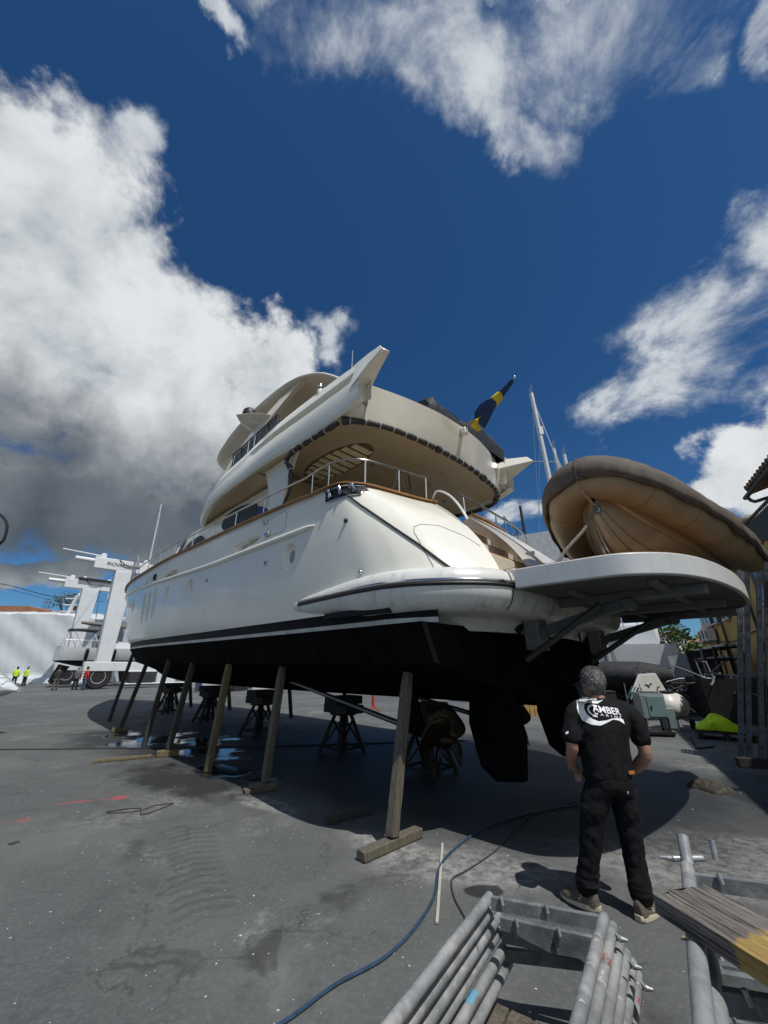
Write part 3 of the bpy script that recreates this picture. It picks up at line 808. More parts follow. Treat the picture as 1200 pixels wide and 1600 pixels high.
# cockpit seat against the coaming and the wing pillars
Y_(MB().box((1.35, 0, 4.15), (.55, 2.6, .42)), 'cockpit_seat', mat('seat_canvas', (.42, .38, .30), .8), bevel=.06)
wp = MB()
for sg in (1, -1):
    wp.loft([[(4.5 - .35 * t + .3 * t ** 3, sg * (2.24 + .26 * t ** 1.5), 3.95 + 1.97 * t), (4.15 - .75 * t - .35 * t ** 4, sg * (2.26 + .30 * t ** 1.5), 3.95 + 1.97 * t), (4.15 - .75 * t - .35 * t ** 4, sg * (2.16 + .30 * t ** 1.5), 3.95 + 1.97 * t), (4.5 - .35 * t + .3 * t ** 3, sg * (2.14 + .26 * t ** 1.5), 3.95 + 1.97 * t)] for t in np.linspace(0, 1, 14)], cv=True, caps=True)
wp.split('cockpit_pillar', gel, yacht, bevel=.02)
# ---------------- flybridge deck with its swept side fairing
FB = [(.95, 2.70), (2.0, 2.745), (3.5, 2.76), (5, 2.75), (6.4, 2.71), (7.3, 2.62), (8.3, 2.42), (9.2, 2.05), (9.9, 1.5), (10.3, .8), (10.42, 0)]
fb = smooth_path(FB, 56)
ztop_ = ipol([.9, 3.6, 5.5, 7.0, 8.4, 10.4], [6.90, 6.86, 6.68, 6.60, 6.42, 6.25])
zlow_ = ipol([.9, 1.45, 2.4, 4, 7, 8.3, 9.2, 10.4], [5.98, 5.84, 5.78, 5.86, 5.82, 5.80, 5.84, 5.88])
def fair_row(k, sg=1):
    p = fb[k]; a, b = fb[max(0, k - 1)], fb[min(len(fb) - 1, k + 1)]
    d = (b - a).normalized(); n = Vector((-d.y, d.x, 0))
    u = p.x; zt, zl = ztop_(u), zlow_(u)
    gr = sstep(5.2, 3.6, u)                                        # the groove fades out forwards
    h = zt - zl
    prof = [(-.16, zl + .07), (-.03, zl), (.015, zl + .05), (.03, zl + h * .22), (.015, zl + h * .40), (-.02, zl + h * .55),
            (-.02 - .10 * gr, zl + h * .585), (-.03 - .105 * gr, zl + h * .71), (-.035, zl + h * .745), (-.085, zt - .07), (-.11, zt - .015), (-.15, zt), (-.24, zt - .01), (-.28, zt - .06), (-.30, 6.12)]
    return [(lambda q: (q.x, sg * q.y, z))(p + n * o) for o, z in prof]
ff = MB()
for sg in (1, -1): ff.loft([fair_row(k, sg) for k in range(len(fb))])
fly = Y_(ff, 'flybridge_fairing', gel, ang=20)
# wings at the aft ends of the fairing
for sg in (1, -1):
    r0 = fair_row(0)
    root = [(1.48, 2.69, 5.87), (1.55, 2.60, 6.885), (1.78, 2.34, 6.86), (1.235, 2.27, 5.865)]
    mid = [(1.12, 2.748, 6.27), (1.15, 2.62, 6.895), (1.36, 2.36, 6.86), (1.09, 2.27, 6.53)]
    mid2 = [(.70, 2.75, 6.48), (.80, 2.645, 6.875), (.92, 2.50, 6.845), (.63, 2.47, 6.565)]
    tip = [(.36, 2.74, 6.62), (.45, 2.69, 6.795), (.48, 2.63, 6.785), (.28, 2.61, 6.585)]
    w = MB().loft([[(a, sg * b, c) for a, b, c in r_] for r_ in (root, mid, mid2, tip)], cv=True, caps=True)
    Y_(w, 'flybridge_wing', gel, bevel=.022, segs=3, ang=28)
# overhead, aft fascia panel, upper deck
fas_b = [(1.22, 2.33), (1.06, 1.9), (.95, 1.3), (.88, .6), (.86, 0)]
fas_t = [(1.08, 2.33), (.92, 1.8), (.78, 1.2), (.69, .6), (.66, 0)]
fb2, ft2 = smooth_path(fas_b, 22), smooth_path(fas_t, 22)
fbx = [Vector((1.50, 2.66, 0)), Vector((1.36, 2.5, 0))] + fb2
fs = MB()
for sg in (1, -1):
    fs.loft([[(a.x + .0, sg * a.y, 5.86), (a.x + (b.x - a.x) * .5 - .01, sg * (a.y + (b.y - a.y) * .5), 6.195), (b.x, sg * b.y, 6.53), (b.x + .05, sg * b.y, 6.56), (b.x + .2, sg * b.y * .97, 6.56), (b.x + .22, sg * b.y * .97, 6.1)] for a, b in zip(fb2, ft2)])
Y_(fs, 'aft_fascia', mat('cream_fascia', (.64, .59, .49), .18, var=.03, coat=.4), ang=25)
ov = MB()
for sg in (1, -1):
    rows = [[(a.x, sg * a.y, 5.86), (a.x + .16, sg * a.y * .96, 5.90), (2.2, sg * a.y * .9, 5.98), (4.6, sg * a.y * .84, 5.96)] for a in fbx]
    ov.loft(rows)
    ov.loft([[(fb[k].x, sg * (fb[k].y - .12), zlow_(fb[k].x) + .06), (fb[k].x, sg * min(fb[k].y - .2, 2.36), 5.93), (fb[k].x, sg * min(fb[k].y - .3, 1.2), 5.99)] for k in range(3, 46)])
    ov.loft([[(u, sg * 2.62, 5.9), (u, 0, 5.98)] for u in np.linspace(4.6, 7, 5)])
Y_(ov, 'cockpit_overhead', ivory, ang=50)
up = MB()
up.loft([[(p.x, p.y - .25, 6.13), (p.x, 0, 6.16), (p.x, -p.y + .25, 6.13)] for p in fb[1:-4]])
Y_(up, 'upper_deck', deckm)
for sg in (1, -1):
    o_ = Y_(MB().box((0, 0, 0), (.17, .02, .15)), 'deck_light', mat('lamp_housing', (.55, .52, .44), .3), bevel=.01)
    o_.location = (1.16, sg * 2.56, 6.12); o_.rotation_euler = (R(-38) * sg, 0, R(-62) * sg + (0 if sg > 0 else 0))
    MB().box((0, .012 * sg, 0), (.11, .018, .09)).build('lamp_glass', blk, o_); MB().ball((0, .022 * sg, .005), .018, 8, 6).build('lamp_bulb', mat('lamp_white', (.8, .8, .75), .3), o_)
# mouldings in the overhead: oval stair hatch, its shade and lit treads painted in colour, speaker rings, down lights
oh = MB()
def oval(cu, cv, ru, rv, z, n=32): return [(cu + ru * math.cos(6.2832 * k / n), cv + rv * math.sin(6.2832 * k / n), z) for k in range(n)]
oh.loft([oval(3.0, 1.55, 1.25, .58, 5.955), oval(3.0, 1.55, 1.22, .55, 5.945), oval(3.0, 1.55, 1.12, .46, 5.945), oval(3.0, 1.55, 1.1, .44, 5.965)], cv=True)
st_h = Y_(oh, 'stair_hatch', ivory)
MB().add(oval(3.0, 1.55, 1.1, .44, 5.95), [tuple(range(32))]).build('hatch_shadow', mat('hatch_shade_brown', (.16, .10, .05), .7), st_h)
for k in range(8):
    u = 2.15 + k * .235; w_ = .42 * math.sqrt(max(0, 1 - ((u - 3.0) / 1.1) ** 2))
    MB().box((u, 1.55, 5.940), (.165, 2 * w_ * .9, .012)).build('stair_tread', mat('stair_lit_cream', (.86, .74, .48), .35), st_h)
for u, v, r_ in ((1.9, .4, .10), (2.3, -.8, .10), (2.9, .2, .16), (1.75, -1.6, .16), (3.3, -1.2, .1), (2.0, 1.3, .05), (2.5, .9, .045), (1.6, -.5, .045), (2.6, -1.9, .045), (3.2, -.3, .045)):
    Y_(MB().lathe([(r_, .02), (r_, -.012), (r_ * .88, -.018), (r_ * .8, -.006), (.001, -.006)], (u, v, 5.955 - .02 * max(0, 2 - u)), 'z', 20), 'ceiling_speaker' if r_ > .07 else 'down_light', ivory if r_ > .07 else dsteel)
# rolled clear curtains lashed along the edge of the overhead
def ar(k, n): return random.uniform(-1, 1)
aw_side = [(3.12, 2.58, 5.22), (3.12, 2.6, 5.42), (3.3, 2.63, 5.68), (2.95, 2.67, 5.78), (2.2, 2.70, 5.74), (1.55, 2.66, 5.76)]
def awn(pts, n, r0): 
    P = smooth_path(pts, n); return P, [r0 * (1 + .22 * math.sin(k * 1.7) + random.uniform(-.12, .12)) for k in range(n)]
for sg in (1, -1):
    P, rr = awn([(a, sg * b, c) for a, b, c in aw_side], 34, .05)
    ro = Y_(MB().tube(P, rr, 10), 'rolled_curtain', canvas_d)
    for k in range(3, 34, 5): Y_(MB().tube([P[k] + Vector((0, .0, 0)), P[k] + (P[min(33, k + 1)] - P[k]).normalized() * .022], rr[k] + .008, 10), 'curtain_strap', strapm, parent=ro)
    Y_(MB().tube(smooth_path([(3.12, sg * 2.58, 5.24), (3.14, sg * 2.58, 5.0), (3.3, sg * 2.56, 4.82), (3.55, sg * 2.52, 4.66)], 10), [.05, .045, .04, .035, .03, .028, .026, .024, .02, .012], 8), 'hanging_curtain_end', canvas_d, parent=ro)
full = [(a.x - .01, a.y * .985, 5.80) for a in fbx] + [(a.x - .01, -a.y * .985, 5.80) for a in reversed(fbx[:-1])]
cuts = [(0, 17), (17, 33), (33, 47)]
for a, b in cuts:
    P = smooth_path(full[a:b], 30); rr = [.055 * (1 + .1 * math.sin(k * 1.3) + random.uniform(-.1, .1)) for k in range(30)]
    rr[0] *= 1.35; rr[1] *= 1.3; rr[-1] *= 1.2
    ro = Y_(MB().tube(P, rr, 10), 'rolled_curtain', canvas_d)
    for k in range(2, 29, 4): Y_(MB().tube([P[k], P[k] + (P[k + 1] - P[k]).normalized() * .022], rr[k] + .008, 10), 'curtain_strap', strapm, parent=ro)
# ---------------- flybridge house, hardtop, mast
fc = [(5.9, 2.25, 6.75), (6.5, 2.25, 7.02), (7.2, 2.15, 7.25), (8.0, 1.95, 7.20), (8.8, 1.65, 6.95), (9.6, 1.2, 6.6), (10.1, .7, 6.35)]
cb, cz = ipol([f[0] for f in fc], [f[1] for f in fc]), ipol([f[0] for f in fc], [f[2] for f in fc])
Y_(MB().loft([[(u, cb(u), 6.2), (u, cb(u) - .02, 6.2 + (cz(u) - 6.2) * .6), (u, cb(u) - .12, cz(u) - .06), (u, cb(u) - .3, cz(u)), (u, 0, cz(u) + .06)] for u in np.linspace(5.9, 10.1, 24)]).mirror_y(), 'flybridge_console', gel)
hz2 = ipol([2.75, 3.4, 4.4, 6, 8, 9.6, 10.1], [8.10, 8.52, 8.80, 8.90, 8.76, 8.52, 8.46])
hv2 = ipol([2.75, 3.1, 3.6, 5, 7, 9, 9.6, 9.95, 10.1], [1.35, 1.72, 1.95, 2.12, 2.12, 1.98, 1.82, 1.45, .9])
def ht_row(u):
    v, z = hv2(u), hz2(u)
    return [(u, 0, z - .06), (u, v * .6, z - .06), (u, v - .12, z - .075), (u, v - .02, z - .04), (u, v, z), (u, v - .03, z + .045), (u, v - .15, z + .075), (u, v * .6, z + .12), (u, 0, z + .14)]
htp = MB().loft([ht_row(u) for u in list(np.linspace(2.75, 9.6, 36)) + [9.75, 9.9, 10.02, 10.1]]).mirror_y()
r_ = ht_row(10.1); htp.add(r_ + [(p[0], -p[1], p[2]) for p in reversed(r_)], [tuple(range(len(r_) * 2))])
r_ = ht_row(2.75); htp.add(r_ + [(p[0], -p[1], p[2]) for p in reversed(r_)], [tuple(range(len(r_) * 2))])
hard = Y_(htp, 'hardtop', mat('cream_hardtop', (.62, .58, .48), .3, var=.04, coat=.2), ang=40)
sp = MB()
for sg in (1, -1):
    A = [(3.9, 4.9), (4.4, 5.5), (5.1, 6.3), (5.9, 7.0), (6.5, 7.7)]
    rows = []
    for (a, b), z, v in zip(A, (8.80, 8.45, 7.9, 7.3, 6.75), (1.88, 2.05, 2.2, 2.32, 2.36)):
        rows.append([(a, sg * v, z), ((a + b) / 2, sg * (v + .05), z), (b, sg * v, z), (b - .03, sg * (v - .12), z), ((a + b) / 2, sg * (v - .16), z), (a + .03, sg * (v - .12), z)])
    sp.loft(rows, cv=True, caps=True)
sp.split('hardtop_arch', mat('cream_hardtop', (1, 1, 1)), yacht, ang=40)
for sg in (1, -1):
    w = MB(); rows = []
    for t in np.linspace(0, 1, 9):
        q = (1 - t ** 2.2); c = (5.6 + .55 * t, sg * (2.1 + .62 * t), 7.95 + .30 * t)
        rows.append([(c[0] + .55 * q * math.cos(x), c[1], c[2] + .10 * max(q, .2) * math.sin(x)) for x in np.linspace(0, 6.2832, 13)[:-1]])
    w.loft(rows, cv=True, caps=True); wo_ = Y_(w, 'antenna_wing', gelc)
    Y_(MB().lathe([(.0, .25), (.10, .23), (.17, .16), (.19, .06), (.19, 0)], (6.0, sg * 2.42, 8.28), 'z', 16), 'antenna_dome', blk, parent=wo_)
Y_(MB().cyl((9.0, 1.55, 6.9), (8.9, 1.6, 8.55), .035), 'hardtop_pole', gel)
Y_(MB().cyl((9.0, -1.55, 6.9), (8.9, -1.6, 8.55), .035), 'hardtop_pole', gel)
# netting and side screen between console and coaming
nm = MB()
for sg in (1, -1):
    nm.loft([[(6.45 - t * 2.4, sg * (2.47 + .04 * t), 6.62 + .18 * t), (6.45 - t * 2.4, sg * (2.45 + .04 * t), 7.20 + .12 * t)] for t in np.linspace(0, 1, 8)])
scr = nm.split('side_screen', mat('grey_netting', (.12, .125, .13), .7, var=.5, vscale=14, bump=.5, bscale=30), yacht)[0]
for t in (0, .2, .38, .52, .8, 1):
    for sg in (1, -1): Y_(MB().cyl((6.45 - t * 2.4, sg * (2.49 + .04 * t), 6.60 + .18 * t), (6.5 - t * 2.4, sg * (2.47 + .04 * t), 7.22 + .12 * t), .014 if t not in (.38, .52) else .022, None, 8), 'screen_post', steel if t in (.38, .52) else blk, parent=scr)
for sg in (1, -1): Y_(MB().tube([(6.5 - t * 2.4, sg * (2.47 + .04 * t), 7.22 + .12 * t) for t in np.linspace(0, 1, 8)], .02, 8), 'screen_rail', blk, parent=scr)
# navigation light on the fairing, aerials, wind vane, deck-top clutter
nl = Y_(MB().lathe([(.05, -.14), (.07, -.06), (.055, 0), (.055, .02)], (2.25, 2.62, 6.90), 'z', 14), 'navigation_light', gel)
MB().lathe([(.056, .02), (.056, .06)], (2.25, 2.62, 6.90), 'z', 14).build('light_band', blk, nl); MB().lathe([(.052, .06), (.052, .13), (.04, .15)], (2.25, 2.62, 6.90), 'z', 14).build('light_cap', steel, nl)
Y_(MB().tube([(3.4, .9, 8.6), (3.38, .9, 9.9)], [.012, .006], 6), 'whip_aerial', gel)
mv = MB().cyl((4.6, 1.2, 8.85), (4.6, 1.2, 9.25), .05, .03).beam((4.3, 1.2, 9.2), (4.9, 1.2, 9.2), .03, .03).beam((4.6, .95, 9.1), (4.6, 1.45, 9.1), .03, .03).cyl((4.45, 1.2, 9.2), (4.45, 1.2, 9.4), .02).cyl((4.78, 1.3, 9.15), (4.78, 1.3, 9.36), .02)
Y_(mv, 'wind_sensor_mast', dsteel)
Y_(MB().tube([(1.7, 2.35, 6.9), (1.68, 2.3, 7.25)], .012, 6).ball((1.68, 2.3, 7.28), .05, 8, 6), 'stern_lamp', blk)
Y_(MB().prism([(2.6, 6.95), (2.85, 6.95), (2.62, 7.55), (2.56, 7.55)], lambda p: (p[0], 1.6, p[1]), lambda p: (p[0], 1.66, p[1])), 'bimini_fin', blk)
# dark covers of the upper-deck furniture that show above the fascia
cv = MB(); rows = []
for v in np.linspace(1.0, -2.05, 26):
    h_ = .40 + .12 * math.sin((v + 1.75) * 2.3) - (.25 if v < -1.5 else 0) + random.uniform(-.02, .02)
    if v in (.95,) : h_ = .12
    h_ = .34 + .10 * math.sin((v + 2.1) * 2.2) + random.uniform(-.02, .02) + (.16 if -1.25 < v < -.75 else 0)
    if v > .8: h_ *= .35
    rows.append([(.80, v, 6.56), (.78, v, 6.62 + h_ * .6), (.86, v, 6.68 + h_ * .95), (1.05, v, 6.72 + h_), (1.6, v, 6.7 + h_ * .9), (1.9, v, 6.5)])
cv.loft(rows, caps=True)
Y_(cv, 'sun_pad_cover', mat('black_canvas', (.008, .0085, .009), .6, var=.4, vscale=7, bump=.6, bscale=9), ang=60)
for k, (v0, v1) in enumerate(((.6, -.35), (-.5, -1.7))):
    Y_(MB().tube(smooth_path([(.86, v0, 6.55), (.84, v0 - .1, 6.86), (.84, (v0 + v1) / 2, 6.93), (.84, v1 + .1, 6.86), (.86, v1, 6.55)], 16), .012, 6), 'upper_rail', dsteel)
# ---------------- running gear and hydraulic platform
def blade(a): 
    rows = []
    for t in np.linspace(.12, 1, 8):
        w_ = .30 * math.sin(math.pi * min(1, t * .86 + .08)); tw = .9 - .5 * t
        rows.append([Vector((math.sin(tw) * w_ * q, w_ * q * math.cos(tw), .46 * t)) for q in np.linspace(-1, 1, 6)])
    M_ = Matrix.Rotation(a, 3, 'X')
    return [[M_ @ p for p in r_] for r_ in rows]
for sg in (1, -1):
    vv = sg * 1.05
    Y_(MB().cyl((5.2, vv * .93, 1.45), (.75, vv, .72), .045), 'propeller_shaft', dsteel)
    Y_(MB().prism([(1.35, 1.5), (1.75, 1.5), (1.40, .84), (1.12, .84)], lambda p: (p[0], vv - .03, p[1]), lambda p: (p[0], vv + .03, p[1])).cyl((1.0, vv, .77), (1.5, vv, .85), .08), 'shaft_bracket', anti)
    pr = MB().lathe([(.02, -.18), (.09, -.1), (.10, .12), (.08, .16)], (.78, vv, .73), 'x', 14)
    po = Y_(pr, 'propeller', bronze)
    for k in range(4):
        b = MB().loft([[p + Vector((.78, vv, .73)) for p in r_] for r_ in blade(k * math.pi / 2 + .4)]); ob = Y_(b, 'propeller_blade', bronze, parent=po)
        md = ob.modifiers.new('thick', 'SOLIDIFY'); md.thickness = .018
    rd = MB().prism([(.25, 1.45), (-.42, 1.42), (-.52, .9), (-.46, .42), (-.05, .36), (.16, .5), (.30, 1.0)], lambda p: (p[0], vv - .05, p[1]), lambda p: (p[0], vv + .05, p[1]))
    Y_(rd, 'rudder', anti, bevel=.03)
pl_o = [(-1.10, 2.03), (-1.75, 2.0), (-2.12, 1.96), (-2.38, 1.80), (-2.60, 1.52), (-2.76, 1.05), (-2.85, .5), (-2.91, -.2), (-2.92, -.9), (-2.88, -1.5), (-2.76, -1.9), (-2.5, -2.15), (-2.1, -2.25), (-1.7, -2.27), (-1.10, -2.27)]
plo = [pl_o[0]] + [(p.x, p.y) for p in smooth_path(pl_o[1:-1], 50)] + [pl_o[-1]]
def tilt(p, z): return (p[0], p[1], z)
pm = MB().prism(plo, lambda p: tilt(p, 2.555), lambda p: tilt(p, 2.775))
plat = Y_(pm, 'swim_platform', mat('grey_white_rim', (.60, .605, .60), .35, var=.05, vscale=3, grime=(.3, .3, .28, .3)), bevel=.012)
def sh(s): 
    cx, cy = -1.85, -.1; return [(cx + (p[0] - cx) * s, cy + (p[1] - cy) * s) for p in plo]
MB().prism(sh(.965), lambda p: tilt(p, 2.776), lambda p: tilt(p, 2.795)).build('platform_teak', teak, plat)
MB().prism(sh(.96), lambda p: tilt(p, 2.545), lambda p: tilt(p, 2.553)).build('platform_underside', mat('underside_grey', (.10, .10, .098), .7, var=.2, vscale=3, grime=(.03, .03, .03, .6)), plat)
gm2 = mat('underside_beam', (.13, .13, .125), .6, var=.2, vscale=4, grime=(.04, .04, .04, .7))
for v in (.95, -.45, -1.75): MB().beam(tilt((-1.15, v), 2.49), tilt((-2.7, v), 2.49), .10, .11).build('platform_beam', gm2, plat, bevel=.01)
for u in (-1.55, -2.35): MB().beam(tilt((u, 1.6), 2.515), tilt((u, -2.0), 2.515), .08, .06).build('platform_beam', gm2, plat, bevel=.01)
for sg in (.95, -1.4):
    MB().beam((-.85, sg, 2.14), (-1.95, sg, 2.42), .12, .12).cyl((-.85, sg - .1, 2.14), (-.85, sg + .1, 2.14), .09).cyl((-1.95, sg - .1, 2.40), (-1.95, sg + .1, 2.40), .07).build('lift_arm', mat('arm_grey', (.10, .10, .10), .5, var=.2), plat, bevel=.012)
    MB().cyl((-.7, sg + .2, 1.8), (-1.7, sg + .2, 2.40), .04).build('lift_ram', mat('ram_dark', (.06, .06, .06), .4, .5), plat)
    MB().box((-.78, sg, 2.2), (.2, .3, .56)).build('lift_bracket', mat('bracket_grey', (.16, .16, .155), .5, var=.2), plat, bevel=.02)

# ------------------------------------------------------------------ shores and keel stands
def wood(name, rgb, rgb2, sc=(1, 1, 9)):
    return mat(name, rgb, .85, var=.35, vscale=7, rgb2=rgb2, bump=.5, bscale=22, stretch=(9, 9, .8))
wood_a = wood('weathered_timber', (.125, .108, .078), (.075, .068, .055))
wood_b = wood('dark_wet_timber', (.06, .052, .042), (.032, .028, .024))
wood_o = wood('ochre_timber', (.16, .125, .062), (.09, .078, .058))
FEET = [(612, 1317), (414, 1229), (325, 1201), (262, 1177), (225, 1163), (188, 1140), (171, 1124)]
foot = [(.08, 4.95), (-1.79, 6.97), (-3.11, 8.08), (-4.50, 9.40), (-5.57, 10.41), (-7.55, 12.69), (-9.40, 15.04)]
tops = [(.30, 1.63), (.12, 1.70), (.13, 1.74), (.21, 1.80), (.20, 1.855), (.36, 1.96), (.28, 2.22)]
plab = ['thick weathered timber post propping the hull nearest the man, on a long block',
        'grey timber post second from the front, its foot on stacked dark boards', 'ochre streaked timber post standing bare on wet concrete, third from the front',
        'dark slanted timber post with a yellow foot block, fourth from the front', 'thin black timber post in the puddle, fifth from the front', 
        'thin black timber post with a small block under it, sixth from the front', 'thin black timber post furthest forward under the bow']
pm_ = [wood_a, wood_a, wood_o, wood_b, wood_b, wood_b, wood_b]
for k, ((x, y), (inb, zt)) in enumerate(zip(foot, tops)):
    t = empty('timber_prop', (x, y, 0), plab[k], 'prop', 0, 'timber posts along the port side of the yacht')
    z0 = (.10 if k == 0 else .11) if k in (0, 1, 3, 5) else .0
    w = (.135, .14, .145, .14, .13, .13, .13)[k]
    top = Vector((ix.x * inb, ix.y * inb, zt + .03)); a = Vector((0, 0, z0))
    m = MB(); N = 9
    rows = []
    d = (top - a).normalized(); ex = Vector((hx.x, hx.y, 0)); ey = d.cross(ex).normalized()
    for j in range(N):
        q = a.lerp(top, j / (N - 1)); s = w * (.5 + .012 * random.uniform(-1, 1)) * (1 if j < N - 1 else .82)
        rows.append([q + ex * sx * s * .82 + ey * sy * s * .78 for sx, sy in ((-1, -1), (1, -1), (1, 1), (-1, 1))])
    m.loft(rows, cv=True, caps=True).build('post', pm_[k], t, bevel=.012, ang=30)
    if k == 0:
        dd = Vector((.606, .61, 0)).normalized()
        MB().beam(-dd * .46 + Vector((.02, .03, .047)), dd * .40 + Vector((.02, .03, .047)), .125, .09).build('foot_block', wood_a, t, bevel=.012)
    elif k == 1:
        for q, (l, zz, ang) in enumerate(((.55, .028, .55), (.42, .078, .35))):
            dd = Vector((math.cos(ang), math.sin(ang), 0)); MB().beam(-dd * l * .55 + Vector((0, 0, zz)), dd * l * .45 + Vector((0, 0, zz)), .16, .05).build('foot_board', wood_a, t, bevel=.006)
    elif k in (3, 5):
        MB().box((0, 0, .055), (.42, .17, .11), Matrix.Rotation(.5, 3, 'Z')).build('foot_block', wood_o, t, bevel=.01)
for k, (u, v, lean) in enumerate(((2.6, -2.75, .1), (7.4, -2.7, .15), (10.4, -2.6, .2), (14.5, -2.2, .3), (17.2, -1.6, .3))):
    p = yw(u, v, 0); top = yw(u, v + lean + .1, 1.72 if k < 3 else 1.95) - p
    t = empty('timber_prop', p, ['dark timber post on the far side below the stern', 'dark timber post on the far side amidships', 'dark timber post on the far side seen left of the second stand', 'dark timber post on the far side near the bow', 'dark timber post on the far side under the bow'][k], 'prop', 0, 'timber posts along the far side of the yacht')
    MB().beam((0, 0, 0), top, .12, .12).build('post', wood_b, t, bevel=.01)
# keel stands: steel trestles with timber packing
rust = mat('dark_rusty_steel', (.032, .027, .024), .8, .3, var=.4, vscale=8, rgb2=(.06, .035, .02))
def stand():
    t = empty('keel_stand', (0, 0, 0), 'x', 'boat stand', 0, 'steel keel stands under the yacht')
    h = .72
    for a in range(4):
        sx, sy = (1, 1, -1, -1)[a], (1, -1, -1, 1)[a]
        MB().beam((sx * .36, sy * .34, 0), (sx * .13, sy * .13, h), .07, .07).build('leg', rust, t)
    for a in range(4):
        c, s = ((1, 0), (0, 1), (-1, 0), (0, -1))[a]; n = Vector((-s, c, 0)); q = Vector((c, s, 0))
        MB().beam(q * .33 - n * .3 + Vector((0, 0, .08)), q * .17 + n * .12 + Vector((0, 0, .6)), .035, .035).build('brace', rust, t)
        MB().beam(q * .30 - n * .33 + Vector((0, 0, .10)), q * .30 + n * .33 + Vector((0, 0, .10)), .04, .04).build('tie_bar', rust, t)
    MB().cyl((0, 0, 0), (0, 0, h), .07).build('screw_post', rust, t)
    MB().box((0, 0, h + .02), (.42, .42, .04)).build('top_plate', rust, t)
    z = h + .04
    for k in range(2):
        for s in (-1, 1):
            b = MB().box((0, s * .13, z + .09), (.85, .24, .17)) if k == 0 else MB().box((s * .13, 0, z + .09), (.24, .7, .17))
            b.build('packing_block', wood_b, t, bevel=.008)
        z += .175
    return t
S0 = stand()
slab = ['black steel trestle with timber packing nearest the stern propeller', 'black steel trestle behind the second timber post', 'black steel trestle between the second and third timber posts', 'black steel trestle behind the third and fourth timber posts', 'black steel trestle furthest forward under the keel']
for k, u in enumerate((1.9, 4.4, 7.9, 11.6, 15.2)):
    s_ = S0 if k == 0 else copy_tree(S0)
    s_.location = yw(u, .05 * (-1) ** k, 0); s_.rotation_euler = (0, 0, YR + R(4 * (-1) ** k)); s_['label'] = slab[k]
# ------------------------------------------------------------------ tender on the platform
tan_ = mat('tan_hypalon', (.30, .24, .155), .55, var=.10, vscale=2.5, grime=(.17, .12, .06, .5), bump=.08, bscale=12)
tan_h = mat('tan_grp', (.35, .30, .21), .3, var=.06, vscale=2, coat=.3)
cov = mat('taupe_boat_cover', (.105, .085, .068), .8, var=.2, vscale=3, bump=.55, bscale=3.5, stretch=(2.2, .8, 1), rgb2=(.082, .066, .053))
tend = empty('rigid_inflatable_tender', yw(-1.80, 0, 2.8), 'tan rigid inflatable boat under a taupe cover, lying across the swim platform', 'inflatable boat', YR)
TP = [(-.86, -2.75, .60, .20), (-.86, -1.6, .63, .25), (-.80, -.5, .72, .26), (-.66, .2, .86, .265), (-.48, .70, 1.02, .265), (-.26, 1.06, 1.14, .262), (0, 1.18, 1.20, .26)]
half = smooth_path([p[:3] for p in TP], 26); rr_ = [ipol(range(7), [p[3] for p in TP])(6 * k / 25) for k in range(26)]
def bowx(v): return -.08 * (1 - v) if v < 1 else 0
def TT(p): return Vector((p[0] - .09 * (1.2 - p[1]), p[1], p[2]))
pathT = [TT(p) for p in half] + [TT((-p.x, p.y, p.z)) for p in reversed(half[:-1])]; radT = rr_ + list(reversed(rr_[:-1]))
MB().tube([pathT[0] + Vector((.02, -.34, .06))] + pathT + [pathT[-1] + Vector((-.02, -.34, .06))], [.09] + radT + [.09], 22).build('tube', tan_, tend)
seam = MB()
for k in (5, 9, 13, 17, 21, 25, 29, 33, 37, 41, 45):
    p = pathT[k]; q = (pathT[k + 1] - pathT[k - 1]).normalized()
    seam.tube([p - q * .012, p + q * .012], radT[k] + .003, 22, cap=False)
seam.split('tube_seam', mat('seam_tan', (.25, .175, .09), .6), tend)
HV = [(-2.7, .13, .36, .58), (-1.5, .13, .38, .60), (-.5, .14, .44, .55), (.1, .18, .56, .43), (.5, .28, .70, .30), (.85, .52, .90, .16), (1.02, .84, 1.04, .05)]
fz_, fc_, fw_ = (ipol([h[0] for h in HV], [h[k] for h in HV]) for k in (1, 2, 3))
fb_ = ipol([-2.7, -.5, .2, .7, 1.02], [.70, .66, .53, .36, .1])
rows = []
for v in np.linspace(-2.7, 1.02, 34):
    k, c, w, zt_ = fz_(v), fc_(v), fw_(v), fc_(v) + .16
    r1 = [(0, v, k), (w * .35, v, k + (c - k) * .30), (w * .38, v, k + (c - k) * .30 - .018), (w * .7, v, k + (c - k) * .64), (w, v, c), (w + .05, v, c + .02), (fb_(v), v, zt_)]
    rows.append([TT((-x, y, z)) for x, y, z in reversed(r1[1:])] + [TT(p) for p in r1])
MB().loft(rows).build('hull', tan_h, tend, ang=24)
lmk = mat('seam_tan', (.25, .175, .09), .6)
for q, f in ((1, 1.02), (-1, 1.02), (1, .60), (-1, .60)):
    MB().tube([TT((q * fw_(v) * f, v, (fc_(v) + .012) if f > 1 else fz_(v) + (fc_(v) - fz_(v)) * .54 - .004)) for v in np.linspace(-2.6, .92, 30)], .011, 6).build('hull_strake', lmk, tend)
MB().loft([[TT((-.05 * w, v + .004, fz_(v) - .004)), TT((0, v + .012, fz_(v) - .014)), TT((.05 * w, v + .004, fz_(v) - .004))] for v, w in zip(np.linspace(-1.5, .98, 24), np.linspace(1.2, .6, 24))]).build('keel_strip', mat('keel_pale', (.46, .39, .27), .35), tend)
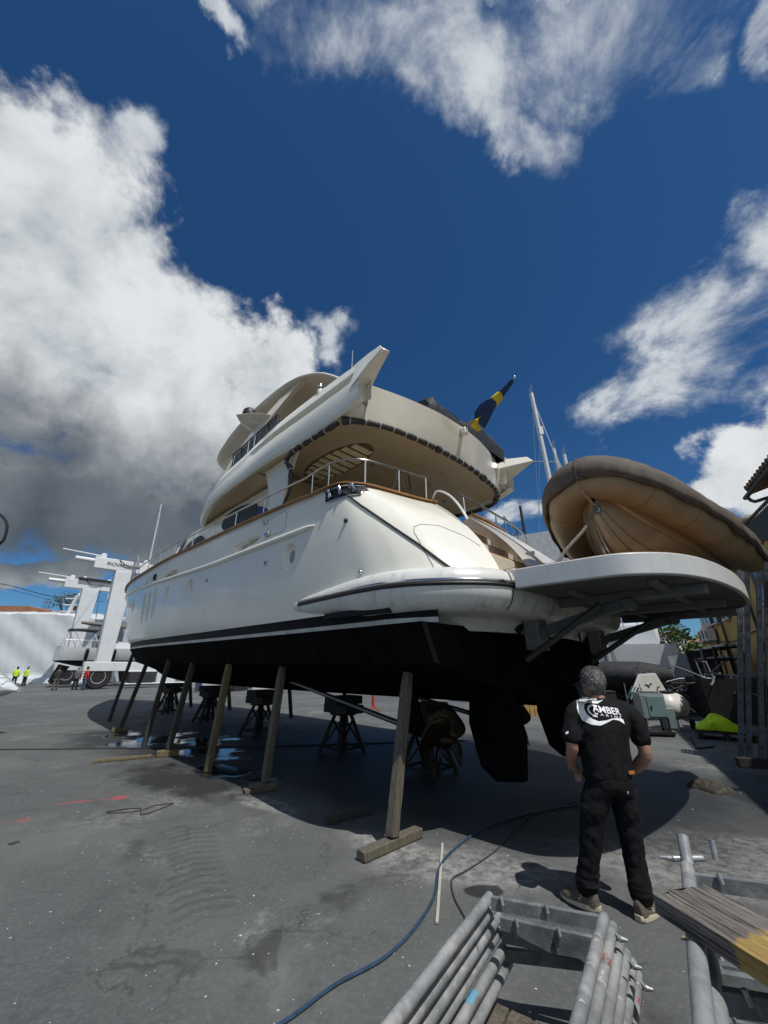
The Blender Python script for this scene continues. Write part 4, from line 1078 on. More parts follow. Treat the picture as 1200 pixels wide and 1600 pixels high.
# the cover: pulled over the tubes, hanging a little slack on their outer sides
rows = []; N_ = len(pathT)
spine = lambda p: TT((0, min(p.y, .45), p.z + .33))
for ring in range(9):
    row = []
    for k, p in enumerate(pathT):
        a, b = pathT[max(0, k - 1)], pathT[min(N_ - 1, k + 1)]
        d = (b - a).normalized(); n = Vector((d.y, -d.x, 0)).normalized() * (-1)
        if n.dot(Vector((p.x, p.y + .8, 0))) < 0: n = -n
        r = radT[k] + .015
        wv = .030 * math.sin(k * 1.9) + .022 * math.sin(k * .83 + 1) + random.uniform(-.012, .012)
        side_s = 1.0 if p.x < 0 else .55
        if ring == 0: q = p + n * (r + .01) * math.cos(R(-14)) + Vector((0, 0, (r + .01) * math.sin(R(-14)) - .03 + wv))
        elif ring <= 4:
            an = R((8, 38, 66, 92)[ring - 1]); q = p + n * (r + .012 * (ring == 1)) * math.cos(an) + Vector((0, 0, r * math.sin(an) + .012)) + n * (abs(wv) * (1.0, .9, .5, .3)[ring - 1])
        else:
            f = (ring - 4) / 4.0; e = p + Vector((0, 0, r)); c = spine(p)
            q = e.lerp(c, f); q.z = e.z + (c.z - e.z) * math.sin(f * math.pi / 2) ** .9 + .012 * math.sin(k * 1.3 + ring)
        row.append(q)
    rows.append(row)
cb_ = MB().loft(rows)
st_ = [rows[r][0] for r in range(9)] + [rows[r][-1] for r in reversed(range(9))]; cb_.add(st_, [tuple(range(18))])
co_ = cb_.build('cover', cov, tend, sub=1, ang=70)
so2 = co_.modifiers.new('cover_rim_and_shade', 'SOLIDIFY'); so2.thickness = .012
cover_rim_and_shade = MB().tube([p + Vector((0, 0, -.005)) for p in rows[0]], .009, 6).build('cover_shade_line', mat('cover_line_dark', (.05, .042, .035), .8), tend)  # dark edge tube stands in for the shade line under the cover
MB().tube([rows[r][25] for r in range(5)], .01, 6).build('cover_seam', mat('cover_line_dark', (1, 1, 1)), co_)
tx = bpy.data.textures.new('folds', 'CLOUDS'); tx.noise_scale = .30
dm = co_.modifiers.new('folds', 'DISPLACE'); dm.texture = tx; dm.strength = .045; dm.mid_level = .1; dm.texture_coords = 'LOCAL'
MB().box((-.06, 1.0, .80), (.05, .06, .07)).cyl((-.06, 1.0, .80), (-.06, 1.09, .78), .018).build('bow_eye', steel, tend)
for y in (.05, -1.9):
    MB().prism([(-.5, 0), (.42, 0), (.42, .22), (0, .13), (-.5, .22)], lambda p: (p[0], y - .05, p[1]), lambda p: (p[0], y + .05, p[1])).build('chock', mat('chock_white', (.6, .6, .58), .5), tend, bevel=.01)
def rope(name, pts, r, m, label, cat, n=40, group=None):
    P = smooth_path(pts, n)
    return tag(MB().tube(P, r, 7).build(name, m), label, cat, group)
ropem = mat('dark_rope', (.035, .033, .032), .85, var=.4, vscale=60, bump=.4, bscale=120)
strapm2 = mat('grey_webbing', (.14, .13, .12), .8, var=.3, vscale=30)
rope('tie_down_strap', [yw(-1.86, 1.12, 3.60), yw(-1.78, 1.32, 3.33), yw(-1.58, 1.68, 2.95), yw(-1.52, 1.80, 2.80)], .02, strapm2, 'grey strap tying the bow of the inflatable boat to the platform edge', 'strap', 20)
rope('painter_line', [yw(-1.80, 1.44, 3.92), yw(-1.81, 1.30, 3.76), yw(-1.86, 1.14, 3.62)], .016, mat('pale_rope', (.30, .25, .17), .85), 'pale painter line hanging down the bow of the inflatable boat', 'rope', 16)
mp = [(.285, .93), (.318, .84), (.39, .645), (.47, .43), (.55, .265), (.62, .17), (.68, .13)]
rope('mooring_line', [yw(*q) for q in on_corner([(q.x, q.y) for q in smooth_path(mp, 30)], .016)], .014, ropem, 'dark mooring line led from the chrome fairlead down the white transom', 'rope', 50)
rope('hanging_line', [yw(.79, 1.85, 4.83), yw(.74, 1.83, 4.45), yw(.72, 1.70, 4.33), yw(.72, 1.65, 4.5), yw(.79, 1.66, 4.84), yw(.75, 1.60, 4.45), yw(.70, 1.45, 4.40), yw(.55, 1.30, 4.28)], .012, ropem, 'black line looped over the stern rail above the teak capping', 'rope', 60)
rope('hanging_line', [yw(.80, 1.95, 4.83), yw(.78, 2.02, 4.5), yw(.80, 2.1, 4.38)], .012, ropem, 'short black line end hanging from the stern rail', 'rope', 20)
# ------------------------------------------------------------------ ensign on its staff
fl_b, fl_t = yw(.62, 0, 6.42), yw(-.62, -.02, 7.10)
fs_ = empty('flag_staff', fl_b, 'varnished flag staff leaning out over the stern of the yacht', 'flag staff')
MB().cyl((0, 0, 0), fl_t - fl_b, .018, .012).build('pole', teak, fs_)
MB().ball(fl_t - fl_b, .03).build('finial', steel, fs_)
MB().box((.0, 0, -.02), (.12, .12, .16), Matrix.Rotation(YR, 3, 'Z')).build('socket', gel, fs_, bevel=.02)
flag = empty('flag', fl_b, 'blue and yellow cross flag hanging furled round the staff at the stern', 'flag')
dv = fl_t - fl_b
def flag_rows(s0, s1, n, sc=1.0):
    rows = []
    for s in np.linspace(s0, s1, n):
        wd = ipol([.12, .25, .42, .62, .8, .97], [.10, .135, .13, .085, .05, .025])(s) * sc
        c = dv * s + Vector((0, 0, -wd * .75))
        row = []
        for k in range(14):
            a = 2 * math.pi * k / 14; w_ = wd * (1 + .28 * math.sin(3 * a + s * 9) + .12 * math.sin(5 * a))
            row.append(c + hx * (math.cos(a) * w_ * .55) - ix * (math.sin(a) * w_ * .75) + Vector((0, 0, math.sin(a + .6) * w_ * .95)))
        rows.append(row)
    return rows
fb_m = mat('flag_blue', (.012, .035, .10), .8, var=.3, vscale=8, bump=.3, bscale=12); fy_m = mat('flag_yellow', (.62, .47, .02), .8, var=.2, vscale=8)
MB().loft(flag_rows(.28, .62, 14), cv=True, caps=True).build('blue_field', fb_m, flag, ang=60)
MB().loft(flag_rows(.60, .73, 6, 1.06), cv=True, caps=True).build('yellow_band', fy_m, flag, ang=60)
MB().loft(flag_rows(.72, .96, 10), cv=True, caps=True).build('blue_field', fb_m, flag, ang=60)
for s, o in ((.24, -.10), (.33, .11)):
    c = dv * s; m = MB(); rows = []
    for t in np.linspace(0, 1, 7): rows.append([c - hx * 0 + ix * (-o * 1.4 * t) + Vector((0, 0, -.05 - .18 * t)) + hx * (.06 * math.sin(t * 3) + q * .09 * (1 - .6 * t)) for q in (-1, 0, 1)])
    ob = m.loft(rows).build('yellow_band', fy_m, flag); md = ob.modifiers.new('thick', 'SOLIDIFY'); md.thickness = .012

# ------------------------------------------------------------------ the man
def remesh(mb, name, m, parent, vox=.011, smooth_it=6):
    ob = mb.build(name, m, parent)
    r_ = ob.modifiers.new('remesh', 'REMESH'); r_.mode = 'VOXEL'; r_.voxel_size = vox; r_.use_smooth_shade = True
    if smooth_it:
        sm = ob.modifiers.new('smooth', 'SMOOTH'); sm.factor = .5; sm.iterations = smooth_it
    return ob
def limb(mb, pts, n=14, sq=1.0):
    """tapered limb through (x, y, z, r)"""
    P = smooth_path([p[:3] for p in pts], len(pts) * 4); r = ipol(np.linspace(0, 1, len(pts)), [p[3] for p in pts])
    mb.tube(P, [r(k / (len(P) - 1)) for k in range(len(P))], n)
    mb.ball(P[0], r(0), n, 8); mb.ball(P[-1], r(1), n, 8)
    return mb
def trunk(mb, secs, n=20):
    rows = []
    zs = np.linspace(secs[0][0], secs[-1][0], len(secs) * 4)
    f = [ipol([s[0] for s in secs], [s[k] for s in secs]) for k in range(1, 5)]
    for z in zs:
        cx, cy, a, b = (g(z) for g in f)
        row = []
        for k in range(n):
            t = 2 * math.pi * k / n; c, s = math.cos(t), math.sin(t)
            row.append((cx + a * math.copysign(abs(c) ** .8, c), cy + b * math.copysign(abs(s) ** .8, s), z))
        rows.append(row)
    return mb.loft(rows, cv=True, caps=True)
man = empty('person', (1.72, 3.82, 0), 'grey haired man in black printed T-shirt and black jeans facing the yacht, hands in pockets', 'person')
skin_m = mat('skin', (.36, .19, .125), .5, var=.12, vscale=9)
shirt_m = mat('black_cotton', (.0085, .0085, .0095), .9, var=.3, vscale=14, bump=.25, bscale=9, spec=.2)
jean_m = mat('black_denim', (.0075, .0075, .0085), .9, var=.35, vscale=22, bump=.3, bscale=10, spec=.2)
bd = MB()
HC = Vector((.195, .09, 1.585))
bd.ball(HC, .1, 20, 14, (.90, 1.02, 1.2)); bd.ball(HC + Vector((-.015, .055, -.07)), .06, 14, 10, (1, .9, .85))     # skull, jaw
bd.ball(HC + Vector((-.012, .107, -.012)), .014, 8, 6, (.9, 1.2, 1.7)); bd.ball(HC + Vector((-.012, .092, -.052)), .018, 8, 6, (1.4, .6, .5))   # nose, lips
for s in (-1, 1):
    bd.ball(HC + Vector((s * .092, .0, -.012)), .028, 10, 8, (.35, .7, 1.15)); bd.ball(HC + Vector((s * .03 - .01, .088, .018)), .014, 8, 6, (1.2, .5, .7))
limb(bd, [(.205, .045, 1.42, .060), (.203, .055, 1.47, .056), (.198, .075, 1.53, .055)])
trunk(bd, [(.80, .135, 0, .15, .10), (1.0, .145, 0, .145, .10), (1.2, .17, .01, .17, .105), (1.34, .195, .035, .15, .08), (1.41, .205, .045, .07, .05)])
limb(bd, [(.03, .045, 1.37, .050), (-.085, .005, 1.24, .052), (-.128, -.02, 1.10, .050), (-.118, .05, 1.02, .047), (-.095, .13, .945, .035)])
limb(bd, [(.37, .045, 1.37, .05), (.455, -.005, 1.22, .055), (.470, -.035, 1.05, .052), (.447, .03, .965, .049), (.385, .115, .885, .036)])
def hand(mb, w, d, side_):
    """palm, four bent fingers and a thumb, going down into a pocket"""
    w, d = Vector(w), Vector(d).normalized(); x = Vector((d.y, -d.x, 0)).normalized() if abs(d.z) < .9 else Vector((1, 0, 0)); n = d.cross(x).normalized()
    limb(mb, [(*w, .027), (*(w + d * .045), .034), (*(w + d * .085), .032)], 12)
    for k, (o, L) in enumerate(((-.030, .066), (-.010, .076), (.011, .072), (.030, .058))):
        a = w + d * .082 + x * o; b = a + d * L * .5 + n * .006; c = b + d * L * .42 + n * .02 * side_; e = c + d * L * .25 + n * .022 * side_
        limb(mb, [(*a, .0105), (*b, .0098), (*c, .009), (*e, .008)], 8)
    a = w + d * .025 + x * -.032; limb(mb, [(*a, .012), (*(a + d * .035 - x * .022), .011), (*(a + d * .065 - x * .03 + n * .012), .0095)], 8)
hand(bd, (-.095, .13, .955), (.55, .35, -.75), 1); hand(bd, (.385, .115, .885), (-.55, .35, -.75), -1)
limb(bd, [(.05, 0, .82, .09), (-.03, .015, .62, .08), (-.075, .02, .45, .06), (-.13, .04, .28, .055), (-.165, .06, .09, .04)])
limb(bd, [(.22, 0, .82, .09), (.23, 0, .62, .08), (.225, -.005, .43, .06), (.215, -.03, .26, .055), (.205, -.05, .08, .04)])
for (ax, ay, tx_, ty_) in ((-.165, .05, -.62, .78), (.205, -.05, .86, .51)):
    d = Vector((tx_, ty_, 0)).normalized(); limb(bd, [(ax - d.x * .04, ay - d.y * .04, .055, .026), (ax + d.x * .07, ay + d.y * .07, .05, .024), (ax + d.x * .14, ay + d.y * .14, .042, .018)])
body = remesh(bd, 'body', skin_m, man, .009, 3)
# trousers
tr = MB()
trunk(tr, [(.76, .135, -.005, .185, .125), (.84, .14, -.01, .188, .132), (.92, .142, -.005, .172, .122), (.965, .145, 0, .165, .115)])
limb(tr, [(.045, -.005, .80, .108), (-.03, .01, .63, .104), (-.07, .02, .46, .089), (-.115, .035, .30, .083), (-.146, .05, .19, .076), (-.152, .053, .15, .080)])
limb(tr, [(.228, -.005, .80, .108), (.235, -.003, .62, .106), (.228, -.008, .43, .091), (.218, -.025, .27, .084), (.210, -.04, .175, .077), (.207, -.043, .14, .081)])
for (c, z0) in (((-.14, .045), .165), ((-.148, .05), .19), ((-.13, .04), .225), ((.208, -.042), .15), ((.211, -.04), .18), ((.213, -.035), .215)):
    tr.lathe([(.07, -.014), (.088 + random.random() * .006, 0), (.07, .014)], (c[0], c[1], z0), 'z', 16)
tro = remesh(tr, 'trousers', jean_m, man, .011, 5)
ft = bpy.data.textures.new('cloth_folds', 'CLOUDS'); ft.noise_scale = .07
for ob_, st_r in ((tro, .022),):
    dm = ob_.modifiers.new('folds', 'DISPLACE'); dm.texture = ft; dm.strength = st_r; dm.mid_level = .5; dm.texture_coords = 'LOCAL'
# shirt
shm = MB()
trunk(shm, [(.86, .137, -.002, .192, .138), (.95, .14, -.003, .19, .136), (1.08, .15, -.003, .196, .136), (1.22, .175, .008, .212, .136), (1.32, .19, .025, .216, .125), (1.39, .198, .04, .205, .108), (1.43, .202, .048, .150, .09), (1.462, .204, .054, .078, .07)])
limb(shm, [(.05, .045, 1.378, .080), (-.035, .03, 1.345, .080), (-.085, .01, 1.26, .076), (-.118, -.005, 1.17, .078)])
limb(shm, [(.35, .045, 1.378, .080), (.425, .02, 1.345, .080), (.458, .0, 1.24, .078), (.470, -.015, 1.15, .080)])
shirt = remesh(shm, 'shirt', shirt_m, man, .011, 7)
ft2 = bpy.data.textures.new('shirt_folds', 'CLOUDS'); ft2.noise_scale = .13
dm = shirt.modifiers.new('folds', 'DISPLACE'); dm.texture = ft2; dm.strength = .028; dm.texture_coords = 'LOCAL'
# hair: short, grey
hm = MB()
hm.ball(HC + Vector((0, -.018, .022)), .1, 20, 14, (.98, 1.03, 1.14)); hm.ball(HC + Vector((.004, -.052, -.05)), .066, 14, 10, (1.15, .8, 1.0))
hair = remesh(hm, 'hair', mat('grey_hair', (.12, .115, .105), .8, var=.75, vscale=55, bump=.8, bscale=70, stretch=(1.6, 1.6, .5)), man, .008, 2)
th_ = bpy.data.textures.new('hair_locks', 'CLOUDS'); th_.noise_scale = .018
dm = hair.modifiers.new('locks', 'DISPLACE'); dm.texture = th_; dm.strength = .016; dm.texture_coords = 'LOCAL'
# single locks lying over the hair
random.seed(12)
hs_ = MB()
for k in range(2600):
    a, e = random.uniform(-math.pi, math.pi), random.uniform(-.75, 1.45)
    n = Vector((math.cos(e) * math.sin(a), -math.cos(e) * math.cos(a), math.sin(e)))
    if n.y > .35 and n.z < .45: continue
    p = HC + Vector((0, -.018, .022)) + Vector((n.x * .098, n.y * .103, n.z * .114)) * random.uniform(.99, 1.05)
    dn = Vector((random.gauss(0, .35), random.gauss(-.25, .3), -1)); dn = (dn - n * dn.dot(n)).normalized()
    sd = n.cross(dn) * random.uniform(.0012, .0028); L = random.uniform(.018, .038)
    hs_.add([p - sd, p + sd, p + dn * L * .6 + n * .006 + sd * .8, p + dn * L + n * random.uniform(.001, .010), p + dn * L * .6 + n * .006 - sd * .8], [(0, 1, 2, 3, 4)])
lk = hs_.build('hair_locks', mat('silver_locks', (.19, .185, .175), .55, var=.6, vscale=60, rgb2=(.07, .066, .06)), hair, smooth=False); tag(lk, kind='stuff')
# shoes
shoe_m = mat('taupe_suede', (.105, .085, .062), .85, var=.2, vscale=16, bump=.3, bscale=60); sole_m = mat('cream_sole', (.50, .45, .33), .6, var=.15, vscale=8, grime=(.2, .17, .12, .5))
for (ax, ay, tx_, ty_, lift) in ((-.165, .05, -.62, .78, .012), (.205, -.05, .86, .51, 0)):
    d = Vector((tx_, ty_, 0)).normalized(); n = Vector((-d.y, d.x, 0)); o = Vector((ax, ay, lift))
    L0, L1 = -.085, .205
    up_r = [(-.088, .034, .115), (-.06, .042, .135), (-.02, .045, .14), (.03, .046, .125), (.08, .049, .10), (.13, .050, .082), (.17, .045, .072), (.2, .03, .058)]
    rows = []
    for (l, w_, h) in up_r:
        rows.append([o + d * l + n * w_ * math.cos(a) + Vector((0, 0, .03 + max(0, math.sin(a)) ** .8 * (h - .03))) for a in np.linspace(-.15, math.pi + .15, 12)])
    shoe = MB().loft(rows, caps=True).build('shoe', shoe_m, man, sub=1, ang=60)
    srow = []
    for l in np.linspace(L0 - .010, L1 + .010, 16):
        t = (l - L0 + .012) / (L1 - L0 + .024); w_ = .050 * math.sin(math.pi * min(1, max(0, t * .90 + .06))) ** .38 if t < .99 else .012
        if t < .02: w_ = .022
        hgt = .040 - .010 * sstep(.2, .6, t) ; zb = .014 * sstep(.78, 1, t) + .006 * sstep(.10, 0, t)
        srow.append([o + d * l + n * w_ * a_ + Vector((0, 0, b_)) for a_, b_ in ((-1, zb + .004), (-1.04, zb + hgt * .5), (-.97, hgt), (.97, hgt), (1.04, zb + hgt * .5), (1, zb + .004), (.8, zb), (-.8, zb))])
    MB().loft(srow, cv=True, caps=True).build('sole', sole_m, shoe, ang=50)
    sq = [(.00, .0), (.008, .012), (.03, .014), (.034, .0), (.052, .0), (.055, .014)]
    pts = [o + d * (.03 + .018 * math.sin(t * 6.28)) - n * .046 * (1 if tx_ > 0 else -1) + Vector((0, 0, .05 + .035 * t)) for t in np.linspace(0, 1, 9)]
    MB().tube(pts, .0022, 5).build('side_mark', mat('mark_white', (.6, .6, .57), .6), shoe)
# belt label and key fob
MB().box((.272, -.126, .93), (.06, .006, .022), Matrix.Rotation(.35, 3, 'Z')).build('waist_label', mat('orange_leather', (.42, .16, .04), .6), tro)
MB().box((.20, -.148, .80), (.010, .004, .016)).build('pocket_tab', mat('tab_red', (.4, .35, .33), .6), tro)
# print on the back of the shirt: swoosh wave and lettering, draped on the cloth
bpy.context.view_layer.update()
dg = bpy.context.evaluated_depsgraph_get()
bvh = BVHTree.FromObject(shirt, dg)
def drape(tris_v, tris_f, name, m, off=.004, maxlen=.012):
    bm = bmesh.new()
    vs = [bm.verts.new((x, 0, z)) for x, z in tris_v]
    for f in tris_f: 
        try: bm.faces.new([vs[i] for i in f])
        except ValueError: pass
    bm.normal_update()
    bmesh.ops.triangulate(bm, faces=bm.faces, ngon_method='EAR_CLIP')
    for _ in range(5):
        es = [e for e in bm.edges if e.calc_length() > maxlen]
        if not es: break
        bmesh.ops.subdivide_edges(bm, edges=es, cuts=1); bmesh.ops.triangulate(bm, faces=bm.faces)
    for v in bm.verts:
        h = bvh.ray_cast(Vector((v.co.x, -1.0, v.co.z)), Vector((0, 1, 0)))
        v.co.y = (h[0].y if h[0] else -.13) - off
    me = bpy.data.meshes.new(name); bm.to_mesh(me); bm.free(); me.materials.append(m)
    ob = bpy.data.objects.new(name, me); COL.objects.link(ob); ob.parent = shirt
    return ob
print_m = mat('white_print', (.78, .78, .78), .7, var=.03)
def lg(X, Y): return (.128 + (X - 422) * .00160, 1.368 - (Y - 316) * .00160 * .97)
outer_c = [(470, 262), (430, 270), (405, 262), (400, 249), (370, 251), (335, 266), (314, 300), (313, 330), (328, 362), (360, 381), (400, 384), (440, 370), (475, 355), (505, 360), (532, 378), (532, 356), (505, 348), (470, 351), (435, 360), (400, 364), (374, 354), (356, 331), (351, 305), (362, 284), (382, 277), (400, 279), (428, 281)]
drape([lg(*p) for p in outer_c], [tuple(range(len(outer_c)))], 'wave_print', print_m)
arc = [(424, 289), (398, 284), (378, 290), (365, 306), (366, 326), (380, 341), (402, 346)]; arc_i = [(402, 339), (386, 334), (375, 322), (374, 308), (383, 297), (400, 292), (420, 296)]
drape([lg(*p) for p in arc + arc_i], [tuple(range(14))], 'wave_print', print_m, .0045)
def text_mesh(s, size, shear=0, bold=0.0, space=1.0):
    cu = bpy.data.curves.new('t', 'FONT'); cu.body = s; cu.size = size; cu.shear = shear; cu.offset = bold; cu.space_character = space; cu.resolution_u = 3
    ob = bpy.data.objects.new('t', cu); COL.objects.link(ob); bpy.context.view_layer.update()
    me = bpy.data.meshes.new_from_object(ob.evaluated_get(bpy.context.evaluated_depsgraph_get()))
    V = [(v.co.x, v.co.y) for v in me.vertices]; F_ = [tuple(p.vertices) for p in me.polygons]
    bpy.data.objects.remove(ob); bpy.data.curves.remove(cu); bpy.data.meshes.remove(me)
    return V, F_
def draped_text(s, p0, p1, h, name, shear=.15, bold=.0, space=1.0):
    V, F_ = text_mesh(s, 1.0, shear, bold, space)
    x0, x1 = min(v[0] for v in V), max(v[0] for v in V); y1 = max(v[1] for v in V)
    a, b = lg(*p0), lg(*p1); ux = (b[0] - a[0], b[1] - a[1])
    P = [(a[0] + ux[0] * (x - x0) / (x1 - x0), a[1] + ux[1] * (x - x0) / (x1 - x0) + h * y / y1) for x, y in V]
    return drape(P, F_, name, print_m, .006)
draped_text('AMBER', (389, 317), (531, 336), .050, 'lettering_print', .12, .018)
draped_text('MARINE', (392, 333), (527, 352), .0165, 'lettering_print', .1, .01, 1.9)
h = bvh.ray_cast(Vector((.505, -.03, 1.205)), Vector((-1, 0, 0)))
c = h[0] if h[0] else Vector((.54, -.02, 1.2))
MB().box(c + Vector((-.004, -.055, 0)), (.035, .006, .012), Matrix.Rotation(.5, 3, 'Z') @ Matrix.Rotation(-.3, 3, 'Y')).build('sleeve_print', print_m, shirt)

# ------------------------------------------------------------------ scaffold frames in the foreground
galv = mat('galvanised_tube', (.30, .31, .315), .42, .3, var=.25, vscale=7, rgb2=(.44, .44, .43), bump=.12, bscale=30, rvar=.15, stretch=(1, 1, 1))
galv_d = mat('galvanised_channel', (.19, .20, .205), .5, .3, var=.3, vscale=7, rgb2=(.27, .275, .28), bump=.15, bscale=40, rvar=.15)
paint_w = mat('white_paint_smear', (.68, .68, .66), .7); paint_r = mat('red_paint_band', (.38, .025, .03), .6); paint_b = mat('blue_label', (.12, .30, .42), .5)
def tube_paint(m):
    t = NT(m.node_tree); b = next(n for n in t.n if n.type == 'BSDF_PRINCIPLED')
    src = b.inputs['Base Color'].links[0].from_socket
    co = t.new('ShaderNodeTexCoord').outputs['Object']; inf = t.new('ShaderNodeObjectInfo')
    cv_ = t.vmath('ADD', co, inf.outputs['Location'])
    n1 = t.noise(t.mapping(cv_, scale=(1, 1, 1)), 7.5, 8, .72, 1.2); n2 = t.noise(t.mapping(cv_, scale=(1, 1, 1)), 1.7, 3, .5)
    p = t.math('MULTIPLY', t.ramp(n1, .60, .64), t.ramp(n2, .50, .58))
    scr = t.ramp(t.noise(t.mapping(cv_, rot=(0, 0, R(34)), scale=(60, 3, 60)), 1.0, 4, .7), .62, .68)
    c = t.mix(t.math('MULTIPLY', scr, .45), src, (.55, .55, .54)); c = t.mix(t.math('MULTIPLY', p, .9), c, (.66, .66, .64))
    c = t.mix(t.math('MULTIPLY', t.ramp(t.noise(cv_, 5, 6, .7, .6), .62, .7), .6), c, (.10, .085, .07))
    t.l.new(c, b.inputs['Base Color'])
tube_paint(galv)
D2 = Vector((-.558, -.83, 0))
def smear(par, a, d, r, s, l, m, turn, ang):
    """patch of paint on a tube: a thin shell hugging it"""
    x = d.cross(Vector((0, 0, 1))).normalized(); y = x.cross(d); rows = []
    for k in range(5):
        t = k / 4; w = ang * random.uniform(.8, 1)
        rows.append([a + d * (s + l * t) + (x * math.cos(turn + w * q) + y * math.sin(turn + w * q)) * (r + .0012) for q in (-1, -.5, 0, .5, 1)])
    return MB().loft(rows).build('paint_mark', m, par)
def frame(left, right, length, label, group, marks=(), n_peg=2, beam_at=(.05,), rt=.0245, long_r=None, clip=True):
    L, R_ = Vector(left), Vector(right); base = Vector((L.x, L.y, 0))
    t = empty('scaffold_frame', base, label, 'scaffold frame', 0, group)
    l0 = L - base; r0 = R_ - base
    MB().pipe(l0, l0 + D2 * length, rt, .004, 18).build('tube', galv, t)
    MB().pipe(r0, r0 + D2 * (long_r or length), rt, .004, 18).build('tube', galv, t)
    for s in beam_at:
        a, b = l0 + D2 * s, r0 + D2 * (s + (l0 - r0).dot(D2) * 0)
        d = (b - a).normalized(); a += d * rt * .8; b -= d * rt * .8
        m = MB().beam(a + Vector((0, 0, .012)), b + Vector((0, 0, .012)), .028, .006).beam(a + Vector((0, 0, -.012)) - D2 * .013, b + Vector((0, 0, -.012)) - D2 * .013, .005, .052).beam(a + Vector((0, 0, -.012)) + D2 * .013, b + Vector((0, 0, -.012)) + D2 * .013, .005, .052)
        m.build('cross_channel', galv_d, t)
        for k in range(n_peg):
            c = a.lerp(b, (.15, .52, .68)[k] + random.uniform(-.04, .04)) + D2 * .03; MB().pipe(c, c + Vector((-.006, .006, .034)), .009, .0025, 10).build('spigot', galv, t)
    if clip:
        c = r0 + D2 * .12; MB().cyl(c, c + Vector((.055, .012, -.004)), .009).cyl(c + Vector((.05, .012, -.004)), c + Vector((.085, -.004, -.004)), .014, .006).box(c + Vector((.04, .0, .012)), (.012, .05, .008)).build('locking_pin', galv, t)
    for (sd, s, l, m, tu, an) in marks:
        smear(t, l0 if sd == 'l' else r0, D2, rt, s, l, m, tu, an)
    return t
FL = [(.574, 2.741, .56), (.607, 2.821, .485), (.647, 2.891, .41), (.658, 2.934, .335), (.669, 2.927, .26), (.697, 2.955, .185)]
FR_ = [(1.098, 2.555, .56), (1.170, 2.640, .485), (1.203, 2.666, .41), (1.26, 2.737, .335), (1.319, 2.81, .26), (1.362, 2.867, .185)]
flab = ['topmost grey scaffold frame of the nearest stack, paint splashed on its tubes', 'second scaffold frame from the top, red band round its right tube', 'third scaffold frame from the top, pale clean tubes', 'fourth scaffold frame down the nearest stack, white smears on its tubes', 'fifth scaffold frame down the nearest stack, blue label on its left tube', 'lowest scaffold frame of the nearest stack, just above the timber pallet']
fmk = [[], [('r', .30, .05, paint_r, 1.6, 2.2)], [], [], [('l', .42, .09, paint_b, 1.6, .8)], [('r', .2, .05, paint_r, 1.6, 2.2)]]
for k in range(6):
    frame(FL[k], FR_[k], 1.75, flab[k], 'scaffold frames stacked in front of the man', fmk[k], 2 if k < 4 else 0, (.03, 1.2) if k not in (1, 5) else (1.05,), clip=k in (1, 3, 5))
    if k in (2,):
        pass
pal = empty('timber_pallet', (.62, 2.93, 0), 'low timber pallet under the nearest stack of scaffold frames', 'pallet', R(-34))
for q in range(6): MB().box((.05 + q * .115, -.70, .10), (.104, 1.15, .022)).build('plank', wood_a, pal, bevel=.004)
for y in (-1.2, -.7, -.2): MB().box((.34, y, .043), (.85, .09, .086)).build('bearer', wood_a, pal, bevel=.004)
# second stack, right-hand edge, with a thick board lying across it
F2 = [((1.374, 2.236, .875), (1.96, 2.05, .875)), ((1.42, 2.26, .80), (2.02, 2.10, .80)), ((1.46, 2.33, .70), (2.06, 2.16, .70)), ((1.52, 2.42, .58), (2.12, 2.24, .58)), ((1.58, 2.5, .45), (2.18, 2.32, .45)), ((1.62, 2.56, .33), (2.22, 2.38, .33))]
f2lab = ['topmost scaffold frame carrying the thick board at the right edge', 'scaffold frame just under the topmost of the right hand stack', 'third scaffold frame of the right hand stack, under the board', 'fourth scaffold frame of the right hand stack', 'fifth scaffold frame of the right hand stack', 'lowest scaffold frame of the right hand stack']
for k, (a, b) in enumerate(F2):
    frame(a, b, 1.7, f2lab[k], 'scaffold frames stacked at the right edge', [], 2 if k < 2 else 0, (.10, .52, 1.2) if k % 2 == 0 else (.30, .75, 1.3), clip=k in (1, 4), rt=.0265)
cpl = empty('tube_coupler', (1.42, 2.30, .875), 'grey scaffold coupler with a short tube beside the end of the thick board', 'coupler')
MB().pipe((-.02, -.03, -.0), (.015, .02, .09), .024, .004, 14).build('tube', galv, cpl); MB().cyl((-.07, .0, .01), (.07, -.01, .015), .013).cyl((-.07, 0, .01), (-.12, .012, .012), .012, .005).build('clamp', galv, cpl, bevel=.003)
MB().pipe((.14, .01, .0), (.15, .02, .075), .012, .003, 12).build('spigot', galv, cpl)
board_m = bpy.data.materials.new('old_thick_board'); board_m.use_nodes = True
t_ = NT(board_m.node_tree); b_ = board_m.node_tree.nodes['Principled BSDF']
co_t = t_.new('ShaderNodeTexCoord').outputs['Object']
g1 = t_.noise(t_.mapping(co_t, scale=(22, 1.1, 22)), 2.4, 8, .65, .5); g2 = t_.noise(t_.mapping(co_t, scale=(55, 1.4, 55)), 2.0, 6, .7, .2)
cw = t_.mix(t_.ramp(g1, .3, .7), (.085, .074, .064), (.24, .215, .19)); cw = t_.mix(t_.ramp(g2, .52, .40), cw, (.022, .019, .017))
cw = t_.mix(t_.ramp(t_.noise(t_.mapping(co_t, scale=(9, .8, 9)), 2.0, 4, .5), .58, .7, 0, .5), cw, (.13, .07, .05))
yl = t_.mix(t_.ramp(g1, .3, .7), (.27, .175, .05), (.44, .31, .10)); yl = t_.mix(t_.ramp(g2, .48, .38, 0, .7), yl, (.12, .075, .03))
sx_ = t_.new('ShaderNodeSeparateXYZ'); t_.l.new(co_t, sx_.inputs[0])
